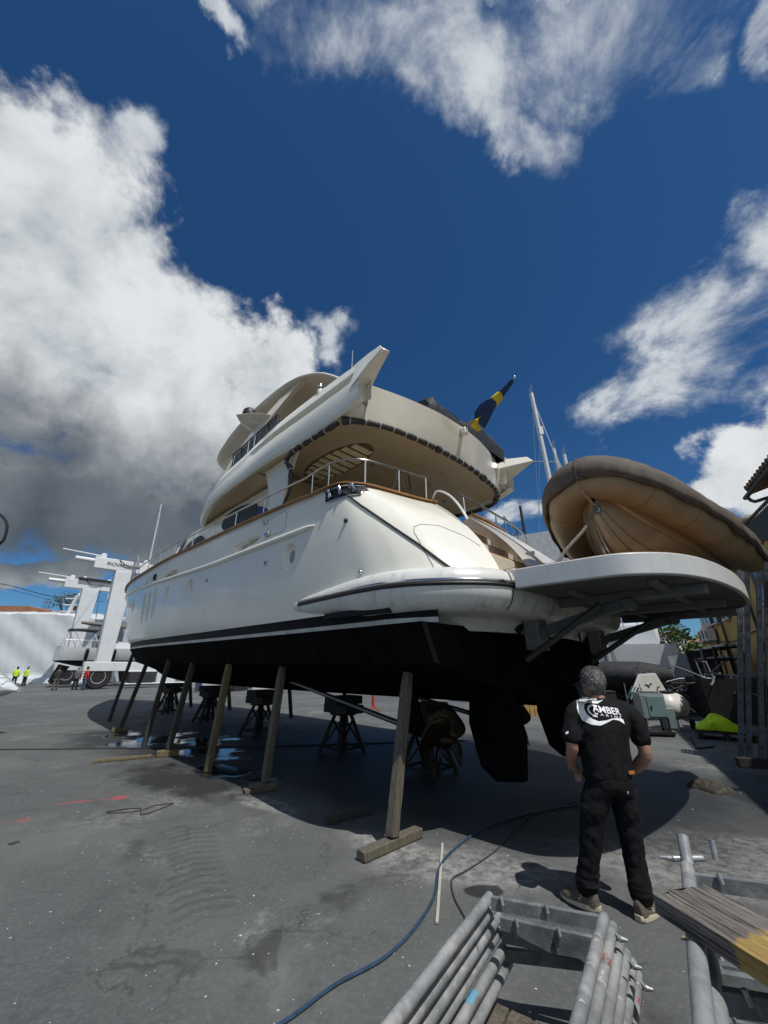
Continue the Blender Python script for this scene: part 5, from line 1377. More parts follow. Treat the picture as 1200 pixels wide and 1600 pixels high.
edge_ = t_.math('ADD', t_.math('ADD', sx_.outputs[1], t_.math('MULTIPLY', sx_.outputs[0], -.15)), t_.math('MULTIPLY', t_.math('SUBTRACT', g1, .5), .12))
t_.l.new(t_.mix(t_.ramp(edge_, -.30, -.285), yl, cw), b_.inputs['Base Color']); b_.inputs['Roughness'].default_value = .85
bn_ = t_.new('ShaderNodeBump'); bn_.inputs['Strength'].default_value = .9; bn_.inputs['Distance'].default_value = .008
t_.l.new(t_.math('ADD', t_.math('MULTIPLY', g1, .4), g2), bn_.inputs['Height']); t_.l.new(bn_.outputs[0], b_.inputs['Normal'])
bp = MB(); ny = 40; nx = 12; prof = []
for j in range(ny + 1):
    y = .02 * random.uniform(-1, 1) * (j in (0,)) - 1.25 * j / ny; row = []
    for i in range(nx + 1):
        x = .245 * i / nx; gz = .004 * math.sin(i * 2.1 + 3 * math.sin(y * 3)) * (0 < i < nx) + random.uniform(-.0012, .0012)
        row.append((x, y + .012 * math.sin(i * 1.7) * (j == 0), .055 + gz))
    prof.append([(0, y, 0)] + row + [(.245, y, 0)])
bp.loft(prof, cv=True, caps=True)
bo = tag(bp.build('thick_board', board_m, ang=50), 'thick cracked grey board with an ochre end resting on the right hand scaffold stack', 'board')
bo.location = (.965, 1.83, .905); bo.rotation_euler = (R(.5), 0, R(14))
# ------------------------------------------------------------------ things lying on the yard
rope('hose', [(-.9, 2.55, .012), (-.51, 2.86, .012), (-.29, 3.10, .012), (0, 3.33, .012), (.23, 3.66, .012), (.41, 4.07, .012), (.50, 4.50, .012), (.80, 5.05, .012), (1.37, 5.68, .012), (2.16, 6.13, .012), (3.2, 6.5, .012)], .011, mat('blue_hose', (.028, .058, .105), .45, var=.25, vscale=20), 'blue hose curving over the yard from the bottom edge towards the stern', 'hose', 90)
rope('cord', [(.60, 3.72, .008), (.56, 4.07, .008), (.58, 4.30, .008), (.75, 4.48, .008), (1.07, 4.83, .008), (1.41, 5.30, .008), (1.83, 5.89, .008), (2.6, 6.4, .008)], .0065, ropem, 'thin black cord on the yard right of the blue hose', 'cord', 60)
rope('cable', [(-12, 9.9, .012), (-8.54, 10.02, .012), (-5.78, 10.17, .012), (-2.96, 10.40, .012), (-.61, 10.72, .012), (3, 11.4, .012)], .013, ropem, 'long black cable lying straight across the wet yard under the yacht', 'cable', 60)
rope('cord', [(-3.53, 6.01, .006), (-3.35, 6.13, .006), (-3.2, 6.16, .006), (-3.02, 5.92, .006), (-2.93, 6.06, .006), (-2.84, 6.36, .006), (-3.05, 6.27, .006), (-3.12, 6.08, .006), (-3.3, 6.0, .006), (-3.5, 5.98, .006)], .006, ropem, 'thin black loop of cord lying on the open yard near the red marks', 'cord', 60)
tag(MB().beam((.38, 3.69, .012), (.61, 5.05, .012), .022, .012).build('lath', mat('pale_lath', (.42, .39, .33), .8)), 'pale thin wooden lath lying beside the blue hose', 'lath')
tag(MB().beam((-.69, 5.62, .035), (-.20, 5.96, .035), .09, .06).build('timber_offcut', wood_b, bevel=.006), 'dark timber offcut lying in the shade left of the nearest shore', 'timber')
tag(MB().beam((-5.6, 8.75, .03), (-4.75, 9.25, .03), .10, .05).build('timber_offcut', wood_o, bevel=.006), 'ochre timber offcut lying on the wet floor near the fourth shore', 'timber')
tag(MB().beam((-3.9, 5.05, .006), (-3.86, 5.12, .006), .06, .008).build('wood_scrap', wood_b), 'small dark scrap of wood on the open yard', 'scrap')
leaf = MB().loft([[(2.02 + .05 * t, 3.52 + .01 * math.sin(t * 5) + q * .02 * (1 - abs(2 * t - 1)), .004 + .012 * abs(q)) for q in (-1, 0, 1)] for t in np.linspace(0, 1, 6)])
tag(leaf.build('fallen_leaf', mat('dry_leaf', (.32, .24, .13), .8)), 'dry tan leaf on the yard right of the man', 'leaf')
bag = MB(); rows = []
for t in np.linspace(0, 1, 9):
    h = .16 * math.sin(math.pi * (t * .85 + .1)) ** .6
    rows.append([(-.42 + .84 * t, .24 * math.cos(a) * (1 + .1 * math.sin(t * 9)), max(0, math.sin(a)) * h * (1 + .25 * math.sin(a * 3 + t * 5))) for a in np.linspace(0, math.pi, 11)])
bag.loft(rows, caps=True)
bo2 = tag(bag.build('folded_tarpaulin', mat('muddy_tarpaulin', (.055, .047, .030), .8, var=.4, vscale=9, bump=.7, bscale=12, rgb2=(.028, .026, .022)), sub=1), 'crumpled muddy tarpaulin lying on the yard right of the man', 'tarpaulin')
bo2.location = (4.93, 7.02, 0); bo2.rotation_euler = (0, 0, R(-70)); bo2.scale = (.62, .8, .75)
tag(MB().tube([(7.28, 10.6, .16), (7.3, 10.55, .02), (7.0, 10.1, .02), (7.55, 10.3, .02)], .018, 6).build('steel_bracket', blk), 'thin black bent steel bracket lying in front of the bright jacket', 'bracket')
bsk = empty('steel_joist', (5.9, 6.75, 0), 'dark steel joist resting on a block at the right edge of the yard', 'joist')
MB().beam((-.55, .15, .38), (1.2, -.45, .38), .12, .13).build('beam', rust, bsk, bevel=.012); MB().box((.55, -.22, .16), (.3, .3, .315)).build('support_block', wood_b, bsk, bevel=.01)

# ------------------------------------------------------------------ left background: travelling hoist with a sailing yacht in its slings
HR = math.atan2(.726, .688)
lw = mat('hoist_white', (.66, .68, .69), .4, var=.05, vscale=.8, grime=(.35, .34, .32, .35))
tyre = mat('tyre_rubber', (.014, .014, .015), .8, var=.3, bump=.3, bscale=8)
hoist = empty('boat_hoist', (-25.6, 34, 0), 'tall white travelling boat hoist on big black wheels left of the bow', 'boat hoist', HR)
def wheel(x, y):
    o = MB().lathe([(.55, -.28), (.86, -.30), (.94, -.2), (.95, 0), (.94, .2), (.86, .30), (.55, .28)], (x, y, .95), 'y', 28).build('tyre', tyre, hoist)
    for k in range(28):
        a = 6.2832 * k / 28; b = MB().box((0, 0, 0), (.10, .52, .06)); b.v = [tuple(Matrix.Rotation(a, 3, 'Y') @ (Vector(p) + Vector((0, 0, .955))) + Vector((x, y, .95))) for p in b.v]
        if k == 0: allb = MB()
        allb.add(b.v, b.f)
    tag(allb.build('tread', tyre, o), kind='stuff')
    MB().lathe([(.56, -.24), (.52, -.29), (.44, -.25), (.40, -.12), (.22, -.12), (.20, -.22), (.02, -.22), (.02, .2), (.5, .2)], (x, y, .95), 'y', 24).build('rim', lw, o)
for y in (0, 13):
    for x in (2.2, 11.2): wheel(x, y)
    MB().box((6.8, y, 1.75), (11.6, .7, .75)).build('bottom_beam', lw, hoist, bevel=.04)
    for x in (2.3, 9.6):
        rows = []
        for t in (0, 1):
            z = 2.1 + 7.75 * t; w = .55 + .22 * t; d_ = .32 + .1 * t; s = (x - 2.3 > 1) * 0 + .0
            rows.append([(x + sx * w, y + sy * d_, z) for sx, sy in ((-1, -1), (1, -1), (1, 1), (-1, 1))])
        MB().loft(rows, cv=True, caps=True).build('column', lw, hoist, bevel=.04)
    MB().box((5.4, y, 10.35), (11.2, .75, 1.0)).build('top_beam', lw, hoist, bevel=.04)
    MB().cyl((-1.6, y, 10.5), (-.2, y, 10.5), .2).build('beam_end_tube', lw, hoist)
    MB().cyl((-2.6, y, 11.1), (.6, y, 11.0), .06).build('hose_arm', lw, hoist)
    for x in (.4, 3.9): MB().lathe([(.22, 0), (.25, .25), (.2, .4), (.0, .45)], (x, y, 10.85), 'z', 12).build('beacon', lw, hoist)
    MB().tube(smooth_path([(1.6, y - .4, 10.85), (2.0, y - .5, 10.5), (2.5, y - .45, 10.3), (3.3, y - .45, 10.5)], 12), .035, 6).build('hydraulic_hose', blk, hoist)
for k, x in enumerate((3.2, 6.5)):
    for y in (3.6, 9.6):
        MB().tube([(x, 13 if y > 6 else .4, 9.9), (x, y, 3.6)], .035, 6).build('sling_cable', blk, hoist)
    MB().tube(smooth_path([(x, 3.6, 3.6), (x, 4.6, 2.2), (x, 6.5, 1.5), (x, 8.4, 2.2), (x, 9.6, 3.6)], 18), .07, 6).build('sling', mat('black_webbing', (.02, .02, .02), .8), hoist)
MB().box((4.3, 12.4, 9.2), (.7, .6, .7)).build('winch_block', lw, hoist, bevel=.05)
MB().box((3.0, 12.6, 10.95), (4.2, .5, .22)).build('beam_rail', blk, hoist)
MB().box((5.4, -.1, .85), (1.9, .9, 1.0)).build('engine_housing', mat('engine_dark', (.03, .03, .032), .6), hoist, bevel=.03)
MB().box((7.5, -.1, .9), (1.7, .85, 1.0)).build('fuel_tank', lw, hoist, bevel=.04)
MB().tube([(4.2, -.5, .35), (9.6, -.5, .35), (9.6, -.5, 1.35), (4.2, -.5, 1.35)], .07, 8, closed=True).build('guard_frame', lw, hoist)
V, F_ = text_mesh('RICHARDSON', 1, .2, .02)
x0, x1 = min(v[0] for v in V), max(v[0] for v in V)
MB().add([(.7 + 2.6 * (v[0] - x0) / (x1 - x0), -.385, 10.22 + .42 * v[1]) for v in V], F_).build('maker_lettering', mat('lettering_black', (.015, .015, .015), .5), hoist, smooth=False)
MB().box((7, 6.5, 10.7), (.9, 12.2, .9)).build('cross_beam', lw, hoist, bevel=.04) if False else None
# the sailing yacht
sy = empty('sailing_yacht', (-25.6 - .726 * 6.5, 34 + .688 * 6.5, 0), 'white and black sailing yacht hanging in the hoist with a dark rudder', 'sailing yacht', HR)
swm = mat('sail_hull_white', (.62, .64, .66), .25, var=.04, coat=.3); sblk = mat('sail_bottom_black', (.012, .012, .014), .6)
sb_ = ipol([0, 2, 5, 8, 11, 12.5], [1.55, 1.85, 2.0, 1.75, .8, 0]); szd = ipol([0, 6, 12.5], [3.45, 3.35, 3.7]); szb = ipol([0, 3, 6, 10, 12.5], [2.15, 1.6, 1.5, 1.8, 2.6])
def srow(x, part):
    b = sb_(x); zd, zb = szd(x), szb(x); zw = 2.28 + .05 * x / 12
    xx = x - .35 * 0
    if part: return [(x, b, zd), (x, b * .97, (zd + zw) / 2), (x, b * .86, zw)]
    return [(x, b * .86, zw), (x, b * .6, zb + (zw - zb) * .45), (x, 0, zb)]
for part, nm_, m_ in ((1, 'hull', swm), (0, 'bottom', sblk)):
    o_ = MB().loft([srow(x, part) for x in np.linspace(0, 12.5, 30)]).mirror_y()
    if part: r = srow(0, 1); o_.add(r + [(p[0], -p[1], p[2]) for p in reversed(r)], [tuple(range(6))])
    else: r = srow(0, 0); o_.add(r + [(p[0], -p[1], p[2]) for p in reversed(r[:2])], [tuple(range(5))])
    o_.build(nm_, m_, sy)
MB().loft([[(x, sb_(x) * q, szd(x) + .04 * (1 - q * q)) for q in np.linspace(-1, 1, 7)] for x in np.linspace(0, 12.4, 24)]).build('deck', mat('sail_deck', (.55, .55, .52), .6), sy)
MB().prism([(.35, 1.95), (1.25, 1.75), (.55, .35), (.15, .25), (-.1, .5)], lambda p: (p[0], -.06, p[1]), lambda p: (p[0], .06, p[1])).build('rudder', sblk, sy, bevel=.02)
MB().prism([(5.2, 1.6), (7.4, 1.6), (7.0, .35), (5.6, .35)], lambda p: (p[0], -.12, p[1]), lambda p: (p[0], .12, p[1])).build('keel', sblk, sy, bevel=.03)
MB().loft([[(x, 1.2 * w, 3.4), (x, 1.15 * w, 3.4 + h), (x, .7 * w, 3.52 + h), (x, 0, 3.58 + h)] for x, w, h in ((3.2, 1, .35), (4.5, 1, .5), (7, .95, .48), (9, .7, .28), (9.8, .5, .05))]).mirror_y().build('coachroof', swm, sy)
for x in (2.5, 5.2):
    MB().box((x, -1.66 if x > 3 else -1.78, 2.95), (.7 if x > 3 else .5, .04, .14)).build('hull_window', glass, sy)
for x in (1.9, 4.1): MB().lathe([(.03, .55), (.14, .42), (.16, 0), (.14, -.42), (.03, -.55)], (x, -2.05, 2.8), 'z', 12).build('fender', blk, sy)
bim = MB().loft([[(x, 1.35 * q, 5.05 + .16 * (1 - q * q) - .06 * abs(x - 1.6)) for q in np.linspace(-1, 1, 7)] for x in np.linspace(.5, 2.9, 6)]).build('bimini', mat('bimini_dark', (.05, .052, .056), .8), sy); md = bim.modifiers.new('t', 'SOLIDIFY'); md.thickness = .05
for x, y in ((.6, 1.3), (.6, -1.3), (2.8, 1.3), (2.8, -1.3)): MB().cyl((1.6, y, 3.4), (x, y, 5.02), .02).build('bimini_leg', steel, sy)
MB().loft([[(3.0, 1.2 * q, 4.7 - .25 * q * q) for q in np.linspace(-1, 1, 7)], [(3.9, 1.15 * q, 4.55 - .25 * q * q) for q in np.linspace(-1, 1, 7)], [(4.5, 1.1 * q, 3.9) for q in np.linspace(-1, 1, 7)]]).build('sprayhood', mat('sprayhood_black', (.02, .02, .022), .8), sy)
for k in range(6): MB().cyl((.1 + k * .8, -1.7, 3.45), (.1 + k * .8, -1.72, 4.05), .016).build('stanchion', steel, sy)
MB().tube([(.1, 1.5, 4.05), (.05, 0, 4.1), (.1, -1.6, 4.05), (4.5, -1.9, 4.05)], .016, 6).build('guard_rail', steel, sy)
ms = MB().tube([(6.0, 0, 3.4), (5.75, 0, 19.6)], [.13, .09], 10).build('mast', mat('mast_alloy', (.60, .61, .62), .35, .4), sy)
for z in (9.2, 14.5):
    MB().beam((5.9, -1.1, z), (5.9, 1.1, z), .06, .03).build('spreader', steel, ms)
MB().tube([(5.75, 0, 19.5), (5.85, 1.1, 14.5), (5.9, 1.1, 9.2), (5.9, 1.8, 3.5)], .012, 5).build('shroud', dsteel, ms); MB().tube([(5.75, 0, 19.5), (5.85, -1.1, 14.5), (5.9, -1.1, 9.2), (5.9, -1.8, 3.5)], .012, 5).build('shroud', dsteel, ms)
MB().tube([(5.7, 0, 19.5), (12.3, 0, 3.8)], .014, 5).build('forestay', dsteel, ms); MB().tube([(5.7, 0, 19.5), (.1, 0, 3.6)], .014, 5).build('backstay', dsteel, ms)
MB().tube(smooth_path([(5.8, 0, 5.55), (4, 0, 5.6), (1.2, 0, 5.75)], 8), [.12, .2, .22, .22, .22, .2, .18, .12], 10).build('boom_cover', mat('boom_grey', (.17, .155, .135), .8), sy)
# ---------------- small figures
def figure(x, y, rz, top, leg, hair_c, label, stance=.12, arm=.0, h=1.76, vest=None):
    t = empty('person', (x, y, 0), label, 'person', rz); k = h / 1.76
    S = lambda pts: [tuple(c * k for c in p) for p in pts]
    b = MB(); b.ball((0, .02, 1.62 * k), .105 * k, 12, 9, (.8, .95, 1.15)); b.ball((0, .12 * k, 1.61 * k), .018, 6, 5)
    limb(b, S([(0, 0, 1.42, .07), (0, .01, 1.52, .06)]), 10); trunk(b, S([(.85, 0, 0, .15, .1), (1.2, 0, 0, .16, .1), (1.42, 0, 0, .15, .08)]), 12)
    for s in (-1, 1):
        limb(b, S([(s * .19, 0, 1.38, .05), (s * .25, .02, 1.1, .043), (s * (.22 - arm * .1), .08 + arm * .2, .86 + arm * .2, .033)]), 10)
        limb(b, S([(s * (.22 - arm * .1), .08 + arm * .2, .86 + arm * .2, .036), (s * (.21 - arm * .1), .1 + arm * .22, .77 + arm * .2, .03)]), 8)
        limb(b, S([(s * .09, 0, .85, .085), (s * stance, 0, .45, .065), (s * stance * 1.1, -.02, .07, .045)]), 10); limb(b, S([(s * stance * 1.1, -.03, .05, .05), (s * stance * 1.3, .14, .04, .04)]), 8)
    remesh(b, 'body', skin_m, t, .022, 2)
    c = MB(); trunk(c, S([(.84, 0, 0, .185, .125), (1.1, 0, 0, .19, .125), (1.32, 0, 0, .21, .12), (1.43, 0, 0, .16, .09)]), 12)
    for s in (-1, 1): limb(c, S([(s * .17, 0, 1.37, .075), (s * .25, .01, 1.12, .062), (s * (.23 - arm * .1), .07 + arm * .18, .92 + arm * .2, .05)]), 10)
    remesh(c, 'jacket', top, t, .024, 2)
    c = MB(); trunk(c, S([(.76, 0, 0, .17, .12), (.92, 0, 0, .175, .12)]), 12)
    for s in (-1, 1): limb(c, S([(s * .09, 0, .82, .1), (s * stance, 0, .45, .085), (s * stance * 1.1, -.02, .12, .075)]), 10)
    remesh(c, 'trousers', leg, t, .024, 2)
    for s in (-1, 1): MB().loft([[(s * stance * (1.1 + .2 * f) * k + w * q, (-.08 + .28 * f) * k, z) for q, z in ((-1, 0), (-1, .05), (-.6, .05 + hh), (.6, .05 + hh), (1, .05), (1, 0))] for f, w, hh in ((0, .035, .06), (.3, .045, .06), (.7, .05, .02), (1, .035, 0))], caps=True, cv=True).build('shoe', blk, t)
    remesh(MB().ball((0, -.01, 1.65 * k), .11 * k, 12, 9, (.84, .96, 1.08)), 'hair', hair_c, t, .02, 1)
    return t
hv = mat('hi_vis_yellow', (.56, .82, .03), .7, var=.08); navy = mat('navy_trousers', (.012, .014, .022), .9); dkj = mat('dark_jacket', (.03, .028, .03), .9); gry = mat('grey_jacket', (.12, .12, .125), .9); redj = mat('red_jacket', (.42, .03, .035), .85)
hair_d = mat('dark_hair', (.015, .012, .01), .9)
for x, y, rz, lb in ((-36.2, 41.6, R(20), 'worker in a yellow jacket and dark trousers nearest the wrapped boat edge'), (-34.85, 41.2, R(170), 'worker in a yellow jacket standing right of his colleague by the white wrapping')):
    f_ = figure(x, y, rz, hv, navy, hair_d, lb); f_['group'] = 'workers in yellow jackets by the white wrapping'
figure(-26.1, 33.9, R(60), dkj, mat('patterned_trousers', (.10, .09, .085), .9, var=.6, vscale=12), hair_d, 'person in dark clothes left of the hoist wheel'); figure(-24.9, 34.4, R(10), gry, navy, mat('cap_pale', (.3, .3, .3), .9), 'person in a grey top between the hoist wheels'); figure(-24.2, 34.4, R(-30), redj, mat('blue_jeans', (.05, .08, .14), .9), hair_d, 'person in a red jacket beside the hoist wheel')
# ---------------- long white wrapped boat shed, house and tree behind it
wrap = bpy.data.materials.new('white_shrink_wrap'); wrap.use_nodes = True
wt = NT(wrap.node_tree); wb = wrap.node_tree.nodes['Principled BSDF']; wb.inputs['Base Color'].default_value = (.66, .69, .70, 1); wb.inputs['Roughness'].default_value = .45
wco = wt.new('ShaderNodeTexCoord').outputs['Object']; wbn = wt.new('ShaderNodeBump'); wbn.inputs['Strength'].default_value = .35; wbn.inputs['Distance'].default_value = .25
wt.l.new(wt.math('ADD', wt.noise(wt.mapping(wco, scale=(1, 1, .8)), .35, 3, .5, .5), wt.math('MULTIPLY', wt.noise(wt.mapping(wco, rot=(0, .5, 0), scale=(.7, 1, 1.5)), 1.1, 4, .5, .4), .22)), wbn.inputs['Height']); wt.l.new(wbn.outputs[0], wb.inputs['Normal'])
ws = empty('wrapped_boat', (-58, 47.5, 0), 'huge boat wrapped in white plastic sheeting behind the two workers', 'wrapped boat')
ex = MB(); rows = []
for k in range(61):
    x = 24.5 * k / 60; tp = 7.75 - .012 * x + .10 * math.sin(k * .9) * (k % 3 == 0) - (.4 * (x - 19) / 4 if x > 19 else 0)
    rows.append([(x, .05 * math.sin(x * 1.3 + z * 2) + .02 * math.sin(x * 5 + z) - .0 * z + (.35 if z < .5 else 0) * -1, z * tp / 7.75) for z in np.linspace(.02, 7.75, 22)] + [(x, 5, tp + .8)] + [(x, 10, .0)])
ex.loft(rows, caps=True); ex.build('sheeting', wrap, ws, ang=70)
MB().loft([[(x, -.45 - .25 * abs(math.sin(x * 1.7)) * q, .02 + .5 * (1 - q) ** 1.5 + .04 * math.sin(x * 4)) for q in (0, .5, 1)] for x in np.linspace(10, 24.5, 60)]).build('loose_skirt', wrap, ws)
MB().box((23.2, 1.8, 3.55), (5.2, 2.6, 7.1)).build('stern_sheeting', mat('grey_sheeting', (.30, .33, .36), .6, var=.1, bump=.3, bscale=2), ws, bevel=.1)
roofm = mat('terracotta_tiles', (.36, .17, .085), .85, var=.3, vscale=5, rgb2=(.24, .12, .07)); wallm = mat('pale_render', (.50, .44, .36), .9, var=.1)
hse = empty('tiled_house', (-66, 66, 0), 'low house with a terracotta tiled roof behind the wrapped boat', 'house')
MB().box((4, 5, 4.8), (16, 9, 9.6)).build('wall', wallm, hse)
rf = MB().prism([(-4.4, 9.55), (12.5, 9.55), (11.5, 10.2), (7.0, 11.1), (-4.4, 11.2)], lambda p: (p[0], -.2, p[1]), lambda p: (p[0], 9.9, p[1])).build('roof', roofm, hse)
for k in range(40): MB().tube([(-4.2 + k * .42, -.26, 9.6), (-4.2 + k * .42, -.24, 9.95)], .12, 6).build('roof_tile', roofm, rf)
MB().box((11.6, 4, 10.9), (.7, .7, 1.2)).build('chimney', mat('brick_red', (.26, .11, .08), .9), rf)
def tree(x, y, h, rcr, m_leaf, label, seed, trunk_h=.35, n=1400, leaf=.22, group=None, open_=.0):
    rnd = random.Random(seed); t = empty('tree', (x, y, 0), label, 'tree', 0, group)
    tm = MB().tube([(0, 0, 0), (.1, .05, h * trunk_h), (0, 0, h * .7)], [h * .03, h * .022, h * .008], 8)
    cl = []
    for k in range(9):
        a = rnd.random() * 6.28; z = h * rnd.uniform(trunk_h, .95); r_ = rcr * rnd.uniform(.35, .95) * math.sin(math.pi * min(1, max(.08, (z / h - trunk_h * .7) / (1.05 - trunk_h * .7)))) ** .6
        e = Vector((r_ * math.cos(a), r_ * math.sin(a), z)); cl.append((e, rcr * rnd.uniform(.28, .5)))
        tm.tube([(0, 0, z * .6), tuple(e * .5 + Vector((0, 0, z * .32))), tuple(e)], [h * .010, h * .007, h * .003], 5)
    tm.build('trunk', mat('bark', (.07, .055, .04), .9, var=.3, bump=.4), t)
    cl += [(Vector((rnd.gauss(0, rcr * .4), rnd.gauss(0, rcr * .4), h * rnd.uniform(.55, .95))), rcr * rnd.uniform(.2, .4)) for _ in range(10)]
    lm = MB()
    for k in range(n):
        c, r_ = rnd.choice(cl); d = Vector((rnd.gauss(0, 1), rnd.gauss(0, 1), rnd.gauss(0, .8))).normalized() * r_ * rnd.random() ** .45
        p = c + d; s = leaf * rnd.uniform(.6, 1.3)
        u = Vector((rnd.gauss(0, 1), rnd.gauss(0, 1), rnd.gauss(0, .6))).normalized(); v = u.cross(Vector((rnd.gauss(0, 1), rnd.gauss(0, 1), rnd.gauss(0, 1)))).normalized()
        lm.add([p - u * s, p + v * s * .45, p + u * s, p - v * s * .45], [(0, 1, 2, 3)])
    tag(lm.build('crown', m_leaf, t, smooth=False), kind='stuff')
    return t
leaf_o = mat('olive_leaves', (.085, .085, .035), .7, var=.4, vscale=1.2, rgb2=(.14, .10, .05)); leaf_g = mat('green_leaves', (.055, .095, .02), .65, var=.4, vscale=1.0, rgb2=(.09, .12, .02))
tree(-47.5, 60, 12.5, 2.6, leaf_o, 'thin olive brown tree behind the hoist', 3, .45, 900, .2)
tree(-21, 47, 5.6, 2.2, leaf_g, 'small green tree between the hoist and the yacht bow', 4, .3, 700, .22)
rm = empty('radar_mast', (-39.6, 50, 0), 'white tubular radar mast of a boat standing behind the wrapped boat', 'mast')
MB().tube([(0, 0, 0), (0, 0, 7.3), (.7, 0, 10.0), (1.0, 0, 10.3)], .22, 8).build('leg', lw, rm); MB().tube([(1.4, 0, 6.8), (1.3, 0, 9.6), (1.0, 0, 10.3)], .2, 8).build('leg', lw, rm)
for z in (8.2, 9.0, 9.8): MB().box((-.9 + .1 * z, .1, z), (1.6, .3, .12)).build('platform', lw, rm)
MB().cyl((1.0, 0, 10.2), (1.0, 0, 12.4), .07).box((1.0, 0, 11.6), (.9, .1, .1)).ball((1.0, 0, 12.4), .2).build('antenna', lw, rm)
rope('overhead_cable', [(-75, 62, 15.2), (-59.2, 60, 13.64), (-48.2, 58, 11.3), (-39, 54, 10.6)], .05, blk, 'dark overhead cable crossing the sky above the wrapped boat', 'cable', 24)
rope('overhead_cable', [(-75, 63, 14.4), (-59.2, 61, 13.0), (-48.2, 59, 10.8), (-39, 55, 10.2)], .03, blk, 'thinner overhead cable just below the first one', 'cable', 24)
# ---------------- wrapped bow at the left edge
lb = empty('wrapped_bow', (-11.0, 12.0, 0), 'bow wrapped in pale rope-like padding entering at the left edge', 'wrapped boat')
rows = []
for t in np.linspace(0, 1, 20):
    x = .75 - 3.2 * t; w = .62 * math.sin(math.pi * .5 * min(1, t * 1.5 + .02)) + .02
    rows.append([(x + .0, w * math.cos(a) * 1.2, 1.12 + .55 * t + (math.sin(a) if math.sin(a) > 0 else math.sin(a) * .9) * w * .95 - .12 * t) for a in np.linspace(0, 6.2832, 25)[:-1]])
wpm = mat('wrapped_padding', (.58, .62, .64), .8, var=.18, vscale=5, bump=.9, bscale=9, stretch=(1, 1, 3))
MB().loft(rows, cv=True, caps=True).build('padding', wpm, lb)
for k in range(14):
    t = .04 + .07 * k; i = min(18, int(t * 19)); r_ = [Vector(p) * 1.0 for p in rows[i]]; c = sum(r_, Vector()) / len(r_)
    MB().tube([c + (p - c) * 1.02 for p in r_], .025, 5, closed=True).build('wrap_turn', wpm, lb)
for x in (-1.6, -2.8): MB().cyl((x, 0, 0), (x, 0, 1.0), .08).build('support_post', rust, lb)
br = empty('bow_railing', (-14.35, 14, 0), 'dark curved bow railing cut by the left edge of the frame', 'railing')
MB().tube(smooth_path([(-1.5, 0, 7.4), (-.6, 0, 7.25), (.02, 0, 6.7), (.10, 0, 6.2), (-.3, 0, 5.8), (-1.5, 0, 5.6)], 20), .05, 7).build('rail', blk, br)
MB().tube(smooth_path([(-1.5, 0, 5.75), (-.5, 0, 5.75), (.10, 0, 5.5), (.10, 0, 5.0), (-.3, 0, 4.6), (-1.5, 0, 4.2)], 20), .05, 7).build('rail', blk, br)
MB().tube(smooth_path([(-1.5, .05, 5.5), (-.4, .05, 5.3), (.05, .05, 5.0), (-.5, .05, 4.8)], 14), .06, 7).build('rail', mat('rail_white', (.5, .5, .5), .5), br)
MB().tube([(-1.5, 0, 7.4), (-1.55, 0, 0)], .08, 8).build('rail_support', blk, br)
# ---------------- seen between the keel stands
def car(x, y, rz, c, label, van=False, L=4.3):
    t = empty('parked_van' if van else 'parked_car', (x, y, 0), label, 'van' if van else 'car', rz)
    pm = mat('car_paint_%d' % int(c[0] * 100), c, .3, coat=.5, var=.03); H = 2.1 if van else 1.45
    pr = [(-L / 2, .35), (-L / 2, .95), (-L / 2 + .1, H * .62), (-L / 2 + .25, H), (L * .12 if not van else L * .26, H), (L * .30 if not van else L * .38, H * .64), (L / 2 - .05, H * .55 if not van else H * .5), (L / 2, .6), (L / 2, .35)]
    rows = []
    for q, s in ((-.86, .94), (-.88, 1), (.88, 1), (.86, .94)): rows.append([(p[0] * (.985 if s < 1 else 1), q - (.14 * max(0, p[1] - .9) * (1 if q > 0 else -1)), .35 + (p[1] - .35) * (.985 if s < 1 else 1)) for p in pr])
    MB().loft(rows, cv=True, caps=True).build('body', pm, t, bevel=.04)
    for s in (-1, 1):
        for x0_, x1_ in ((-L * .38, -L * .1), (-L * .08, L * .14)): MB().add([(x0_, s * .875, H * .66), (x1_, s * .875, H * .66), (x1_ - .02, s * .82, H * .92), (x0_ + .12, s * .82, H * .92)], [(0, 1, 2, 3)]).build('side_window', glass, t)
        for xw in (-L * .3, L * .31):
            w = MB().lathe([(.18, -.1), (.31, -.11), (.33, 0), (.31, .11), (.18, .1)], (xw, s * .8, .33), 'y', 18).build('wheel', tyre, t); MB().lathe([(.2, -.12), (.02, -.1), (.02, .1), (.2, .12)], (xw, s * .8, .33), 'y', 14).build('rim', dsteel, w)
        MB().box((L / 2 - .02, s * .62, .68), (.06, .3, .14)).build('headlight', mat('lamp_white', (1, 1, 1)), t, bevel=.02)
    MB().add([(L * .30 if not van else L * .385, -.7, H * .66), (L * .30 if not van else L * .385, .7, H * .66), (L * .14 if not van else L * .27, .62, H * .97), (L * .14 if not van else L * .27, -.62, H * .97)], [(0, 1, 2, 3)]).build('windscreen', glass, t)
    return t
car(-12.2, 33.5, R(-100), (.6, .6, .6), 'white car parked far off, seen between the keel stands')
car(-30, 72, R(10), (.55, .57, .6), 'white van parked at the far edge of the yard', True, 5)
car(-7.0, 42, R(170), (.10, .11, .12), 'dark car parked far off under the middle of the yacht')
